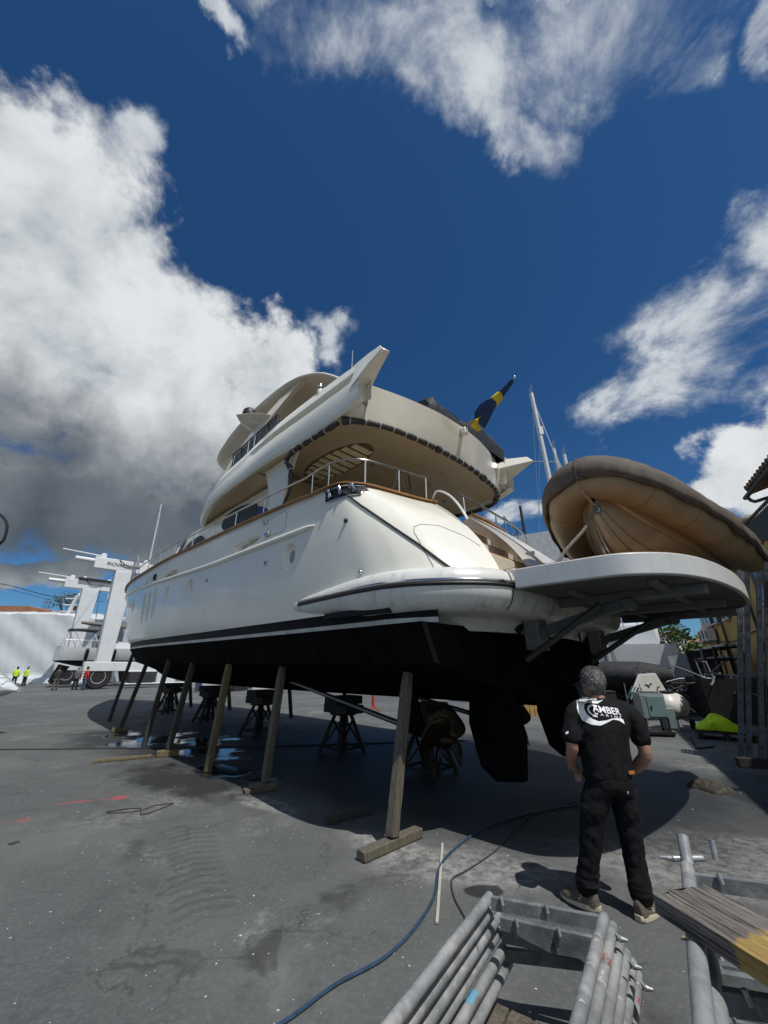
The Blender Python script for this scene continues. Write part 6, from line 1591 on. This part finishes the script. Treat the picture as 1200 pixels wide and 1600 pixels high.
for x, y, c, lb_ in ((1.65, 16.87, 1, 'red footed jack stand standing right of the other, beyond the propellers'), (-.45, 18.03, 0, 'red jack stand further left beyond the propellers')):
    t = empty('jack_stand', (x, y, 0), lb_, 'jack stand', 0, 'red jack stands beyond the propellers'); rd_ = mat('jack_red', (.45, .05, .04), .5)
    for k in range(3): a = k * 2.094; MB().beam((0, 0, .22), (.28 * math.cos(a), .28 * math.sin(a), .02), .06, .05).build('leg', rd_, t)
    MB().cyl((0, 0, .15), (0, 0, .6 if c else .9), .06).build('sleeve', rd_ if not c else mat('jack_white', (.6, .6, .6), .5), t); MB().cyl((0, 0, .5), (0, 0, 1.25), .04).box((0, 0, 1.27), (.25, .25, .04)).build('head', dsteel, t)
sk = empty('sack_pile', (5.9, 16.6, 0), 'ochre slatted crate beyond the rudders', 'crate')
ym = mat('ochre_slats', (.42, .27, .07), .8, var=.2, vscale=6)
for k in range(6): MB().box((-.45 + k * .18, 0, .5), (.14, .05, 1.0)).build('slat', ym, sk)
for z in (.15, .85): MB().box((0, .06, z), (1.1, .05, .1)).build('rail', ym, sk)
sk.name = 'slatted_crate'
# low clutter and quay edge in the far distance
random.seed(21)
cm = [mat('far_white', (.5, .5, .5), .7), mat('far_dark', (.02, .021, .024), .8), mat('far_blue', (.04, .06, .10), .7), mat('far_grey', (.14, .145, .15), .8)]
def crate(x, y, s, m, lab): 
    t = empty('storage_crate', (x, y, 0), lab, 'crate', random.uniform(0, 1.5), 'storage crates across the yard'); MB().box((0, 0, s[2] / 2), s).build('box', m, t, bevel=.02); MB().box((0, 0, s[2] + .03), (s[0] * 1.04, s[1] * 1.04, .06)).build('lid', m, t, bevel=.015)
for k in range(26):
    crate(-16 + k * 1.15 + random.uniform(-.3, .3), 34 + random.uniform(-2, 6), (random.uniform(.6, 1.4), random.uniform(.5, 1.1), random.uniform(.5, 1.3)), cm[(k * 7 + k // 3) % 4], ('white', 'black', 'dark blue', 'grey')[(k * 7 + k // 3) % 4] + ' storage crate in the row across the yard, seen under the yacht')
bgw = MB(); 
for (x, y, w, h, c_, lb_) in ((-20, 78, 26, 5.5, 0, 'long pale workshop at the back of the yard'), (12, 84, 30, 6.5, 3, 'grey workshop at the back of the yard behind the stern')):
    t = empty('workshop', (x, y, 0), lb_, 'workshop'); MB().box((0, 0, h / 2), (w, 8, h)).build('wall', mat('workshop_%d' % c_, (.42, .42, .40) if c_ == 0 else (.24, .245, .25), .9, var=.1), t)
    MB().prism([(-w / 2 - .4, h), (w / 2 + .4, h), (0, h + 1.6)], lambda p: (p[0], -4.4, p[1]), lambda p: (p[0], 4.4, p[1])).build('roof', mat('workshop_roof', (.2, .19, .18), .8), t)
    for k in range(6): MB().box((-w / 2 + w * (k + .5) / 6, -4.03, 1.8), (w / 9, .08, 3.4)).build('roller_door', cm[3] if c_ == 0 else cm[1], t)

# ------------------------------------------------------------------ right background
fd_ = Vector((.47, .883, 0)); fn_ = Vector((-.883, .47, 0)); F0 = Vector((13.7, 14.0, 0)); FRZ = math.atan2(.883, .47)
yel = mat('ochre_render', (.50, .34, .12), .9, var=.10, vscale=1.2, grime=(.28, .20, .09, .45), bump=.1, bscale=18); whit = mat('white_trim', (.6, .59, .55), .7); dwood = mat('brown_shutter', (.10, .055, .03), .7, var=.2)
bl = empty('ochre_building', F0, 'ochre yellow building with shutters and air conditioners along the right side of the yard', 'building', FRZ)
# local frame: x along the facade away from the camera, y towards the yard, z up
MB().box((4.5, -3, 2.45), (15.6, 6, 4.9)).build('lower_wall', yel, bl); MB().box((6.05, -3.05, 5.9), (12.5, 5.9, 2.0)).build('upper_wall', yel, bl); MB().box((6.05, -3, 6.97), (12.75, 6.2, .14)).build('parapet_cap', whit, bl, bevel=.02)
MB().box((-9, -3.2, 3.3), (11.2, 6, 6.6)).build('near_wall', yel, bl)
for x in (11.5, 10.6, 9.7, 8.2, 6.0, 3.2, .3):
    w = MB().box((x, .02, 4.6), (.62, .06, 1.5)).build('window', whit, bl, bevel=.01)
    MB().box((x, .045, 4.6), (.50, .05, 1.36)).build('pane', glass, w)
    for s in (-1, 1):
        if x in (8.2, 6.0, 3.2, .3): MB().box((x + s * .45, .05, 4.6), (.30, .05, 1.5)).build('shutter', dwood, w)
    MB().box((x, .10, 3.82), (.8, .2, .07)).build('sill', whit, w)
for x, z in ((11.0, 3.35), (10.1, 3.4), (9.2, 3.35)):
    a = MB().box((x, .28, z), (.85, .36, .62)).build('air_conditioner', whit, bl, bevel=.02); MB().lathe([(.25, 0), (.25, .02), (.22, .02), (.05, .01), (.02, .01)], (x - .12, .46, z), 'y', 18).build('fan_grille', blk, a); MB().beam((x - .3, .05, z - .36), (x - .3, .45, z - .36), .04, .04).beam((x + .3, .05, z - .36), (x + .3, .45, z - .36), .04, .04).build('bracket', dsteel, a)
for x in (8.9, 7.0, 2.0): MB().cyl((x, .1, 1.2), (x, .1, 6.9), .055).build('downspout', mat('pipe_dark', (.04, .035, .03), .6), bl)
MB().tube(smooth_path([(9.5, .06, 3.0), (6, .06, 2.85), (2.5, .06, 3.05), (-1, .06, 2.95)], 24), .02, 5).build('wall_cable', blk, bl)
MB().box((-6.0, .45, 4.9), (5.9, .95, .22)).build('balcony_slab', yel, bl, bevel=.02)
bc = MB().box((-6.0, .88, 5.93), (5.9, .06, .06)).build('balcony_rail', blk, bl); MB().box((-3.08, .44, 5.93), (.06, .9, .06)).build('rail_end', blk, bc)
for k in range(44): MB().box((-3.08 - k * .134, .88, 5.46), (.022, .022, .9)).build('baluster', blk, bc)
for k in range(6): MB().box((-3.08, .06 + k * .14, 5.46), (.022, .022, .9)).build('baluster', blk, bc)
MB().box((-6.0, .93, 5.42), (5.8, .02, .72)).build('balcony_screen', mat('dark_screen', (.025, .03, .035), .7, var=.4, vscale=12), bc)
rf = MB().prism([(.75, 6.62), (.75, 6.78), (-6.5, 9.0), (-6.5, 8.8)], lambda p: (-3.85, p[0], p[1]), lambda p: (-14.5, p[0], p[1])).build('roof', mat('dark_eave', (.05, .038, .03), .8), bl)
tl = mat('barrel_tile', (.10, .055, .035), .85, var=.4, vscale=3)
for k in range(24):
    for r_ in range(3):
        x = -3.98 - k * .24; y0 = .82 - r_ * .45; z0 = 6.80 + r_ * .138
        MB().tube([(x, y0, z0), (x, y0 - .48, z0 + .147)], [.105, .09], 7).build('roof_tile', tl, rf)
MB().tube([(-3.8, .86, 6.56), (-14, .86, 6.56)], .065, 8).tube(smooth_path([(-4.0, .86, 6.5), (-4.15, .8, 6.3), (-4.6, .4, 6.25), (-4.7, .05, 6.1)], 10), .05, 7).build('gutter', mat('gutter_dark', (.03, .028, .026), .5), bl)
# ladders stacked upright
alu = mat('dull_aluminium', (.20, .205, .205), .55, .35, var=.3, vscale=5, rgb2=(.14, .145, .148), rvar=.12, grime=(.08, .08, .08, .6))
LB = [(6.90 + .10 * q, 8.85 - .115 * q + .05 * (q % 2)) for q in range(5)]
llab = ['leftmost tall aluminium ladder of the upright row at the right edge', 'second tall aluminium ladder from the left of the upright row', 'middle tall aluminium ladder of the upright row at the right edge', 'tall aluminium ladder with red marks on its rail', 'rightmost tall aluminium ladder of the upright row']
for k, (x, y) in enumerate(LB):
    vd = Vector((x, y, 0)).normalized()
    t = empty('ladder', (x, y, 0), llab[k], 'ladder', math.atan2(vd.y, vd.x) - math.pi / 2, 'aluminium ladders leaning in a row'); h = 4.1 + .12 * (k % 3); t.rotation_euler[1] = R(14)
    for s in (0, .42):
        MB().box((.0 + .042, s, h / 2), (.078, .026, h)).build('rail', alu, t, bevel=.004)
    for j in range(int(h / .28)):
        z = .25 + j * .28; MB().cyl((.042, .012, z), (.042, .42, z), .016).build('rung', alu, t); MB().cyl((.042, -.0155, z + .03 * k), (.042, -.0125, z + .03 * k), .015).build('rung_end', blk, t)
    MB().box((.042, .0, .02), (.09, .05, .06)).build('foot', blk, t)
    if k == 3:
        for z in (1.15, 3.2): MB().box((.042, -.0145, z), (.07, .003, .55)).build('red_mark', mat('mark_dark_red', (.10, .02, .025), .6), t)
# compressor tank, electric cabinet, sign panel
tk = empty('air_tank', (8.75, 13.2, 0), 'weathered white air tank on small wheels behind the green cabinet', 'air tank', R(35))
wtank = mat('tank_white', (.62, .60, .54), .5, var=.1, vscale=3, grime=(.20, .17, .13, .7), rvar=.15)
MB().lathe([(.02, -.62), (.18, -.58), (.31, -.46), (.345, -.36), (.345, .36), (.31, .46), (.18, .58), (.02, .62)], (0, 0, .62), 'x', 24).build('vessel', wtank, tk, ang=50)
MB().box((0, 0, .29), (.9, .3, .04)).build('cradle', dsteel, tk)
for s in (-1, 1):
    w = MB().lathe([(.06, -.03), (.13, -.035), (.135, 0), (.13, .035), (.06, .03)], (.4, s * .28, .135), 'y', 16).build('wheel', tyre, tk); MB().cyl((.4, s * .28, .135), (.4, 0, .27), .02).build('axle', dsteel, w)
    MB().box((-.4, s * .2, .14), (.05, .05, .28)).build('leg', dsteel, tk)
MB().box((-.1, .02, .99), (.5, .22, .10)).build('pump_plate', blk, tk, bevel=.02); MB().cyl((.45, -.1, .72), (.6, -.35, .45), .025).build('handle', wtank, tk)
cbn = empty('electric_cabinet', (7.35, 12.0, 0), 'grey green electric cabinet on a dark wheeled frame right of the man', 'cabinet', R(-8))
grn = mat('grey_green_paint', (.20, .255, .25), .5, var=.12, vscale=4, grime=(.10, .12, .12, .5))
MB().box((0, 0, .72), (.62, .45, .58)).build('case', grn, cbn, bevel=.015); MB().box((.06, -.232, .72), (.44, .02, .50)).build('door', mat('cabinet_door', (.17, .25, .25), .5, var=.1, vscale=3), cbn, bevel=.008); MB().box((-.08, -.25, .70), (.03, .02, .09)).build('handle', blk, cbn)
MB().box((0, .02, 1.03), (.6, .4, .05)).build('grille_frame', grn, cbn, bevel=.008)
for k in range(7): MB().box((-.2 + k * .067, .02, 1.065), (.03, .34, .02)).build('grille_bar', blk, cbn)
for x in (-.28, .28):
    for y in (-.18, .2): MB().box((x, y, .25), (.05, .05, .42)).build('leg', blk, cbn)
MB().box((0, 0, .09), (.72, .55, .06)).build('base_frame', blk, cbn)
for x in (-.3, .3):
    for y in (-.22, .24): MB().lathe([(.02, -.025), (.06, -.025), (.06, .025), (.02, .025)], (x, y, .062), 'y', 12).build('castor', tyre, cbn)
MB().box((.42, .1, .42), (.28, .3, .5)).build('side_box', grn, cbn, bevel=.015)
pn = empty('painted_panel', (9.55, 15.2, 0), 'white tapering panel painted with black birds and letters behind the tank', 'panel', R(8))
MB().prism([(-.72, .15), (.72, .35), (.22, 1.50), (-.42, 1.48), (-.85, .9)], lambda p: (p[0], -.05, p[1]), lambda p: (p[0], .05, p[1])).build('board', mat('panel_white', (.66, .65, .60), .5, var=.06, grime=(.4, .38, .33, .4)), pn, bevel=.012)
ink = mat('panel_ink', (.02, .02, .02), .6)
for (cx, cz, s, r0) in ((-.18, 1.08, .16, .1), (.08, .86, .26, .5)):
    MB().tube([(cx + s * (math.cos(r0) * a - math.sin(r0) * b), -.058, cz + s * (math.sin(r0) * a + math.cos(r0) * b)) for a, b in ((-1, .35), (-.5, .45), (0, 0), (.5, .5), (1, .45))], [.008, .018, .024, .018, .008], 6).build('painted_bird', ink, pn)
V, F_ = text_mesh('AX', 1, .0, .0); x0, x1 = min(v[0] for v in V), max(v[0] for v in V)
MB().add([(-.02 + .42 * (v[0] - x0) / (x1 - x0), -.056, .56 + .24 * v[1]) for v in V], F_).build('lettering', ink, pn, smooth=False)
MB().box((.2, -.055, .50), (.5, .008, .016)).build('underline', ink, pn)
for x in (-.4, .4): MB().beam((x, .0, .25), (x, .4, 0), .05, .05).build('prop', wood_b, pn)
dg_ = empty('covered_dinghy', (11.0, 19.6, 0), 'dark covered dinghy on a trailer behind the painted panel', 'dinghy', R(-40))
rows = [[(x, w * math.cos(a), 1.35 + h * math.sin(a)) for a in np.linspace(0, 6.2832, 17)[:-1]] for x, w, h in ((-1.9, .3, .2), (-1.6, .75, .5), (-.5, .95, .62), (.8, .85, .6), (1.6, .5, .45), (2.0, .12, .2))]
MB().loft(rows, cv=True, caps=True).build('cover', mat('dinghy_cover_black', (.018, .019, .021), .75, var=.4, vscale=4, bump=.6, bscale=6), dg_)
for s in (-1, 1):
    MB().beam((-1.7, s * .5, .5), (1.8, s * .2, .5), .07, .08).build('trailer_rail', rust, dg_); MB().lathe([(.1, -.06), (.26, -.07), (.27, 0), (.26, .07), (.1, .06)], (-.5, s * .8, .27), 'y', 16).build('wheel', tyre, dg_)
MB().tube([(-2.0, -.3, .8), (-2.3, -.3, 1.9), (-1.2, -.5, 2.1)], .05, 7).tube([(-2.0, .3, .8), (-2.3, .3, 1.9), (-1.2, .5, 2.1)], .05, 7).build('outboard_bracket', blk, dg_)
cs = empty('folding_chair', (8.25, 14.2, 0), 'striped teal deck chair leaning behind the green cabinet', 'chair', R(-30))
for k in range(4): MB().beam((-.2 + k * .085, 0, .75 - .02 * k), (.0 + k * .085, .12, 1.12 - .02 * k), .07, .02).build('stripe', mat('teal_stripe', (.02, .09, .11), .8) if k % 2 == 0 else mat('pale_stripe', (.25, .32, .34), .8), cs)
for s in (-1, 1): MB().tube([(s * .22, -.1, 0), (s * .22, .2, 1.2)], .015, 6).tube([(s * .22, .25, 0), (s * .22, -.2, .8)], .015, 6).build('frame', dsteel, cs)
cyl_ = empty('gas_bottle', (10.15, 15.9, 0), 'brown gas bottle standing behind the painted panel', 'gas bottle'); MB().lathe([(.11, 0), (.12, .03), (.12, 1.15), (.08, 1.28), (.03, 1.32)], (0, 0, 0), 'z', 16).build('cylinder', mat('bottle_brown', (.14, .075, .04), .5), cyl_); MB().cyl((0, 0, 1.3), (0, 0, 1.42), .03).build('valve', bronze, cyl_)
# motor trolley behind
tr_ = empty('engine_trolley', (10.6, 17.2, 0), 'grey engine on a trolley behind the painted panel', 'engine trolley', R(-35))
MB().box((0, 0, .95), (.7, .5, .6)).cyl((-.1, -.28, 1.0), (.35, -.28, 1.0), .16).box((.2, 0, 1.35), (.3, .3, .3)).build('engine', mat('engine_grey', (.20, .205, .21), .6, var=.4, vscale=6), tr_, bevel=.02)
for s in (-1, 1): MB().beam((-.5, s * .3, .1), (-.2, s * .3, 1.7), .05, .05).beam((-.2, s * .3, 1.7), (.45, s * .3, .1), .05, .05).build('frame', alu, tr_)
for s in (-1, 1): MB().lathe([(.08, -.05), (.22, -.06), (.23, 0), (.22, .06), (.08, .05)], (.5, s * .35, .23), 'y', 16).build('wheel', tyre, tr_)
# hi-vis jacket on a pallet
jk = MB(); rows = []
for t in np.linspace(0, 1, 12):
    h = .36 * math.sin(math.pi * (t * .9 + .06)) ** .8 * (1.0 if .3 < t < .75 else .7)
    rows.append([(-.50 + 1.0 * t, .30 * math.cos(a) * (1 + .15 * math.sin(t * 11)), .16 + max(0, math.sin(a)) * h * (1 + .18 * math.sin(a * 4 + t * 7))) for a in np.linspace(-.1, math.pi + .1, 13)])
jk.loft(rows, caps=True)
jo = tag(jk.build('work_jacket', mat('fluorescent_yellow', (.62, .92, .012), .7, var=.12, vscale=5, bump=.8, bscale=7), sub=1), 'crumpled bright yellow work jacket lying on a low pallet', 'jacket'); jo.location = (8.75, 11.55, .04); jo.rotation_euler = (0, 0, R(-35))
pj = empty('low_pallet', (8.85, 11.5, 0), 'low dark pallet under the bright yellow jacket', 'pallet', R(-35))
for k in range(5): MB().box((0, -.36 + k * .18, .15), (1.3, .15, .03)).build('plank', wood_b, pj, bevel=.004)
for x in (-.55, 0, .55): MB().box((x, 0, .068), (.1, .9, .134)).build('bearer', wood_b, pj, bevel=.004)
# skip of scrap, pipe rack, leaning board, corrugated fence
skp = empty('scrap_skip', (12.4, 15.6, 0), 'black open skip heaped with pipes behind the yellow jacket', 'skip', FRZ)
dk_m = mat('skip_black', (.014, .015, .016), .7, var=.4, vscale=4, grime=(.05, .035, .025, .5))
for a, b in (((-1.5, -.8), (1.5, -.8)), ((1.5, -.8), (1.5, .8)), ((1.5, .8), (-1.5, .8)), ((-1.5, .8), (-1.5, -.8))):
    MB().loft([[(a[0], a[1], 0), (a[0] * 1.06, a[1] * 1.1, 1.35)], [(b[0], b[1], 0), (b[0] * 1.06, b[1] * 1.1, 1.35)]]).build('side_panel', dk_m, skp)
for k in range(7): MB().box((-1.4 + k * .47, .87, .7), (.06, .08, 1.3)).build('rib', dk_m, skp)
random.seed(5)
jm = [galv, rust, mat('grey_plastic', (.12, .125, .13), .6), mat('dusty_pink', (.20, .14, .13), .8), alu]
for k in range(34):
    a = Vector((random.uniform(-1.5, 1.5), random.uniform(-.8, .8), 1.0 + random.random() * .5)); d = Vector((random.gauss(0, 1), random.gauss(0, .5), random.gauss(0, .22))).normalized() * random.uniform(.6, 1.7)
    t = tag(MB().tube([F0 * 0 + a, a + d * .5 + Vector((0, 0, random.uniform(-.05, .05))), a + d], random.choice((.02, .03, .045)), 6).build('scrap_pipe', jm[k % 5]), 'loose scrap pipe on the heap in the black skip', 'pipe', 'scrap pipes heaped in the black skip'); t.location = (12.4, 15.6, 0); t.rotation_euler = (0, 0, FRZ)
fr_ = empty('chair_frame', (11.65, 15.5, 1.3), 'bare bent tube frame standing on the corner of the skip', 'frame', R(-20)); MB().tube([(0, 0, 0), (-.08, 0, .62), (.24, 0, .60), (.33, 0, -.02)], .018, 7).tube([(.33, 0, -.02), (.5, -.2, -.1), (.75, -.3, -.28)], .018, 7).build('tube', mat('frame_pale', (.35, .35, .35), .5), fr_)
rk = empty('pipe_rack', (15.2, 19.0, 0), 'rack of long grey pipes and gutters beneath the ochre wall', 'rack', FRZ)
for x in (-2.2, 0, 2.2):
    for s in (-.45, .45): MB().box((x, s, 1.25), (.08, .08, 2.5)).build('upright', rust, rk)
    for z in (.6, 1.3, 2.0, 2.45): MB().box((x, 0, z), (.07, 1.0, .06)).build('arm', rust, rk)
for z, n in ((.63, 7), (1.33, 8), (2.03, 8), (2.48, 7)):
    for j in range(n):
        t = tag(MB().tube([(-3.1 + random.uniform(-.2, .2), -.42 + j * .115, z + .05), (0, -.42 + j * .115 + random.uniform(-.02, .02), z + .045), (3.0 + random.uniform(-.3, .3), -.42 + j * .115, z + .05)], random.choice((.035, .045, .052)), 7).build('stored_pipe', (galv, mat('grey_plastic', (1, 1, 1)), mat('far_white', (1, 1, 1)), rust)[(j * 3 + int(z * 2)) % 4]), 'long pipe lying on the rack under the ochre wall', 'pipe', 'long pipes lying on the rack'); t.location = (15.2, 19.0, 0); t.rotation_euler = (0, 0, FRZ)
lbd = empty('leaning_board', (14.2, 19.8, 0), 'tall grey board leaning back at the end of the lane', 'board', R(-38)); MB().beam((0, -.2, 0), (-.25, .5, 2.25), .75, .05, (0, 1, 0)).build('sheet', mat('board_grey', (.22, .24, .235), .7, var=.2, vscale=3), lbd); MB().beam((.1, .5, 0), (-.2, .55, 1.9), .06, .06).build('prop', wood_b, lbd)
fe = empty('corrugated_fence', (17.7, 24.2, 0), 'dark corrugated metal fence in front of the ochre building', 'fence', R(-8))
cfm = mat('corrugated_dark', (.035, .042, .048), .6, .3, var=.25, vscale=3)
for k in range(8): MB().loft([[(k * .5 + .5 * j / 12, .03 * math.sin(j * 6.283 / 3), z) for j in range(13)] for z in (0.05, 2.6)]).build('panel', cfm, fe)
for k in range(5): MB().box((k * 1.0, .06, 1.3), (.06, .06, 2.6)).build('post', rust, fe)
random.seed(9)
for k, (x, y, s, m) in enumerate(((11.2, 20.5, (1.1, .8, .9), 1), (12.6, 23, (1.3, .9, 1.2), 3), (13.5, 26, (1.4, 1, 1.1), 1), (9.6, 18.6, (.8, .6, .7), 1), (11.0, 25.5, (1.2, .8, 1.4), 2), (15.5, 22, (1, .7, 1.0), 1))):
    crate(x, y, s, cm[m], ['dark crate beside the engine trolley in the lane', 'grey crate half way down the lane', 'dark crate far down the lane', 'small dark crate just behind the tank', 'bluish crate far down the lane by the boat', 'dark crate in front of the corrugated fence'][k])
random.seed(31)
sc_ = MB()
for k in range(260):
    s_ = random.random(); c = Vector((10.9 + 4.6 * s_ + random.gauss(0, .5), 16.6 + 7.5 * s_ + random.gauss(0, .6), random.random() ** 1.6 * 1.15)); d = Vector((random.gauss(0, 1), random.gauss(0, 1), random.gauss(0, .35))).normalized() * random.uniform(.15, .8)
    sc_.beam(c - d, c + d, random.uniform(.02, .12), random.uniform(.015, .08))
sc_.v = [(x, y, max(z, .005)) for x, y, z in sc_.v]
tag(sc_.build('scrap_heap', mat('scrap_mixed', (.045, .045, .045), .75, var=.6, vscale=.9, rgb2=(.15, .15, .145)), smooth=False), 'long heap of mixed dark scrap lying along the lane behind the skip', 'scrap heap', kind='stuff')
tree(26.5, 36.5, 5.2, 2.3, leaf_g, 'bright green bushy tree in front of the far end of the ochre building', 8, .2, 1500, .2)
# white boat ashore beyond the stern, and the masts behind it
wb2 = empty('white_motor_boat', (19.4, 31.5, 0), 'white motor boat ashore at the far end of the lane', 'motor boat', R(62))
rows = []
for x in np.linspace(-5, 5, 20):
    b = 1.7 * (1 - max(0, (x - 1) / 4.0) ** 2.2); rows.append([(x, 0, 1.2 + .5 * max(0, (x - 2) / 3) ** 2), (x, b * .8, 1.75 + .3 * max(0, (x - 2) / 3)), (x, b, 2.0 + .3 * max(0, (x - 2) / 3)), (x, b * 1.06, 3.1 + .35 * max(0, x / 5))])
hb2 = MB().loft(rows).mirror_y(); r = rows[0]; hb2.add(r + [(p[0], -p[1], p[2]) for p in reversed(r)], [tuple(range(8))]); hb2.build('hull', swm, wb2, ang=28)
MB().loft([[(x, y * 1.7 * (1 - max(0, (x - 1) / 4) ** 2.2), 3.1 + .35 * max(0, x / 5)) for y in (-1, 0, 1)] for x in np.linspace(-5, 4.9, 10)]).build('deck', swm, wb2); MB().box((-1, 0, 3.9), (4.5, 2.4, 1.5)).build('cabin', swm, wb2, bevel=.25); MB().box((-1, -1.215, 4.1), (3.6, .03, .6)).build('cabin_window', glass, wb2)
for x in (-3.5, 0, 3): MB().box((x, 0, .6), (.4, .8, 1.25)).build('keel_block', wood_b, wb2)
MB().tube([(-4.8, -1.7, 3.9), (4.2, -1.0, 4.3)], .03, 6).build('rail', steel, wb2)
yt2 = empty('far_motor_yacht', (11.6, 27.0, 0), 'white motor yacht standing ashore behind the inflatable boat', 'motor yacht', R(58))
rows = []
for x in np.linspace(-8, 8, 24):
    b = 2.3 * (1 - max(0, (x - 1) / 7.2) ** 2.2); rows.append([(x, 0, 1.8 + .9 * max(0, (x - 4) / 4) ** 2), (x, b * .85, 2.5), (x, b, 2.9), (x, b * 1.05, 5.6 + .5 * max(0, x / 8))])
h3 = MB().loft(rows).mirror_y(); r = rows[0]; h3.add(r + [(p[0], -p[1], p[2]) for p in reversed(r)], [tuple(range(8))]); h3.build('hull', swm, yt2, ang=28)
MB().loft([[(x, 2.0 * q * w, z) for q, z in ((-1, 5.6), (-.96, 5.6 + h), (-.7, 5.7 + h), (.7, 5.7 + h), (.96, 5.6 + h), (1, 5.6))] for x, w, h in ((-6, 1, 3.3), (-1, 1, 3.3), (2, .95, 3.0), (4.5, .8, .4))], caps=True).build('superstructure', mat('yacht_grey_white', (.6, .6, .58), .4), yt2, ang=30)
for x in (-4.6, -2.6, -.6): MB().box((x, 1.96, 7.2), (1.5, .05, .8)).build('cabin_window', glass, yt2)
for s in (-1, 1): MB().box((-2.5, s * 1.98, 7.2), (5.2, .03, .75)).build('cabin_window', glass, yt2)
for x in (-5, 0, 5): MB().box((x, 0, .9), (.5, 1, 1.85)).build('keel_block', wood_b, yt2)
for k, (x, y, z1, r_, m_, lb_) in enumerate(((12.0, 26, 22.4, .19, 0, 'tallest white mast, furthest left, beyond the inflatable boat'), (13.15, 26.3, 17.4, .14, 0, 'shorter white mast, second from the left beyond the inflatable boat'), (13.97, 26.5, 17.0, .16, 0, 'stout white mast, rightmost beyond the inflatable boat'), (10.0, 26.5, 12.7, .12, 1, 'short black mast between the flybridge wing and the inflatable boat'))):
    t = empty('sailboat_mast', (x, y, 0), lb_, 'mast'); mm = mat('mast_alloy', (1, 1, 1)) if m_ == 0 else blk
    MB().tube([(.75 if k == 0 else .3, 0, 0), (0, 0, z1)], [r_ * 1.15, r_ * .85], 10).build('spar', mm, t)
    for j in range(3): MB().cyl((-.1 + .1 * j, 0, z1), (-.12 + .12 * j, 0, z1 + .5 + .2 * j), .015).build('aerial', dsteel, t)
    if m_ == 0:
        MB().box((.2, -.1, z1 - 3.6), (.3, .2, .7)).build('radar_reflector', lw, t)
        MB().tube([(0, 0, z1 - .3), (3.6, .3, 4)], .035, 5).build('forestay', lw, t); MB().tube([(0, 0, z1 - .3), (-1.6, .1, 4)], .015, 5).build('shroud', dsteel, t); MB().tube([(0, 0, z1 * .8), (-2.2, -.4, 4)], .012, 5).build('shroud', dsteel, t)
        MB().beam((-.9, 0, z1 * .72), (.9, 0, z1 * .72), .08, .04).build('spreader', dsteel, t)
# boats ashore to the left of the view; they show in the polished topsides
for k, (x, y, rz) in enumerate(((-26, 17, 20), (-30, 8, 35), (-24, 0, 10), (-18, -9, 50))):
    c_ = copy_tree(wb2); c_.location = (x, y, 0); c_.rotation_euler = (0, 0, R(rz)); c_.scale = (1.3, 1.3, 1.35)
    c_['label'] = ['white motor boat ashore left of the view, nearest the wrapped bow', 'white motor boat ashore left of the view, second from the wrapped bow', 'white motor boat ashore left of the camera', 'white motor boat ashore behind the camera to the left'][k]; c_['group'] = 'motor boats ashore left of the view'
# houses on the slope far behind on the right
hillm = mat('hill_scrub', (.06, .065, .035), .9, var=.4, vscale=.1)
tag(MB().loft([[(x, 120 + 30 * q, (4 + 5 * math.sin(x * .02 + 1) ** 2) * math.sin(q * math.pi * .5)) for q in np.linspace(0, 1.6, 6)] for x in np.linspace(-160, 200, 40)]).build('hill', hillm), kind='structure')
for k, (x, y, w, h) in enumerate(((52, 92, 9, 7), (64, 96, 10, 8), (76, 99, 9, 6.5), (46, 104, 8, 9))):
    t = empty('far_house', (x, y, 0), ['white house nearest the lane end far behind', 'tall white house in the middle of the far row', 'white house at the right of the far row', 'white house highest on the far slope'][k], 'house', R(30), 'white houses far behind the lane')
    MB().box((0, 0, h / 2), (w, 8, h)).build('wall', mat('far_render', (.6, .58, .54), .9), t); MB().prism([(-w / 2 - .4, h), (w / 2 + .4, h), (0, h + 1.7)], lambda p: (p[0], -4.4, p[1]), lambda p: (p[0], 4.4, p[1])).build('roof', roofm, t)
    for j in range(3): MB().box((-w / 3 + j * w / 3, -4.03, h * .62), (1.1, .06, 1.4)).build('window', glass, t)
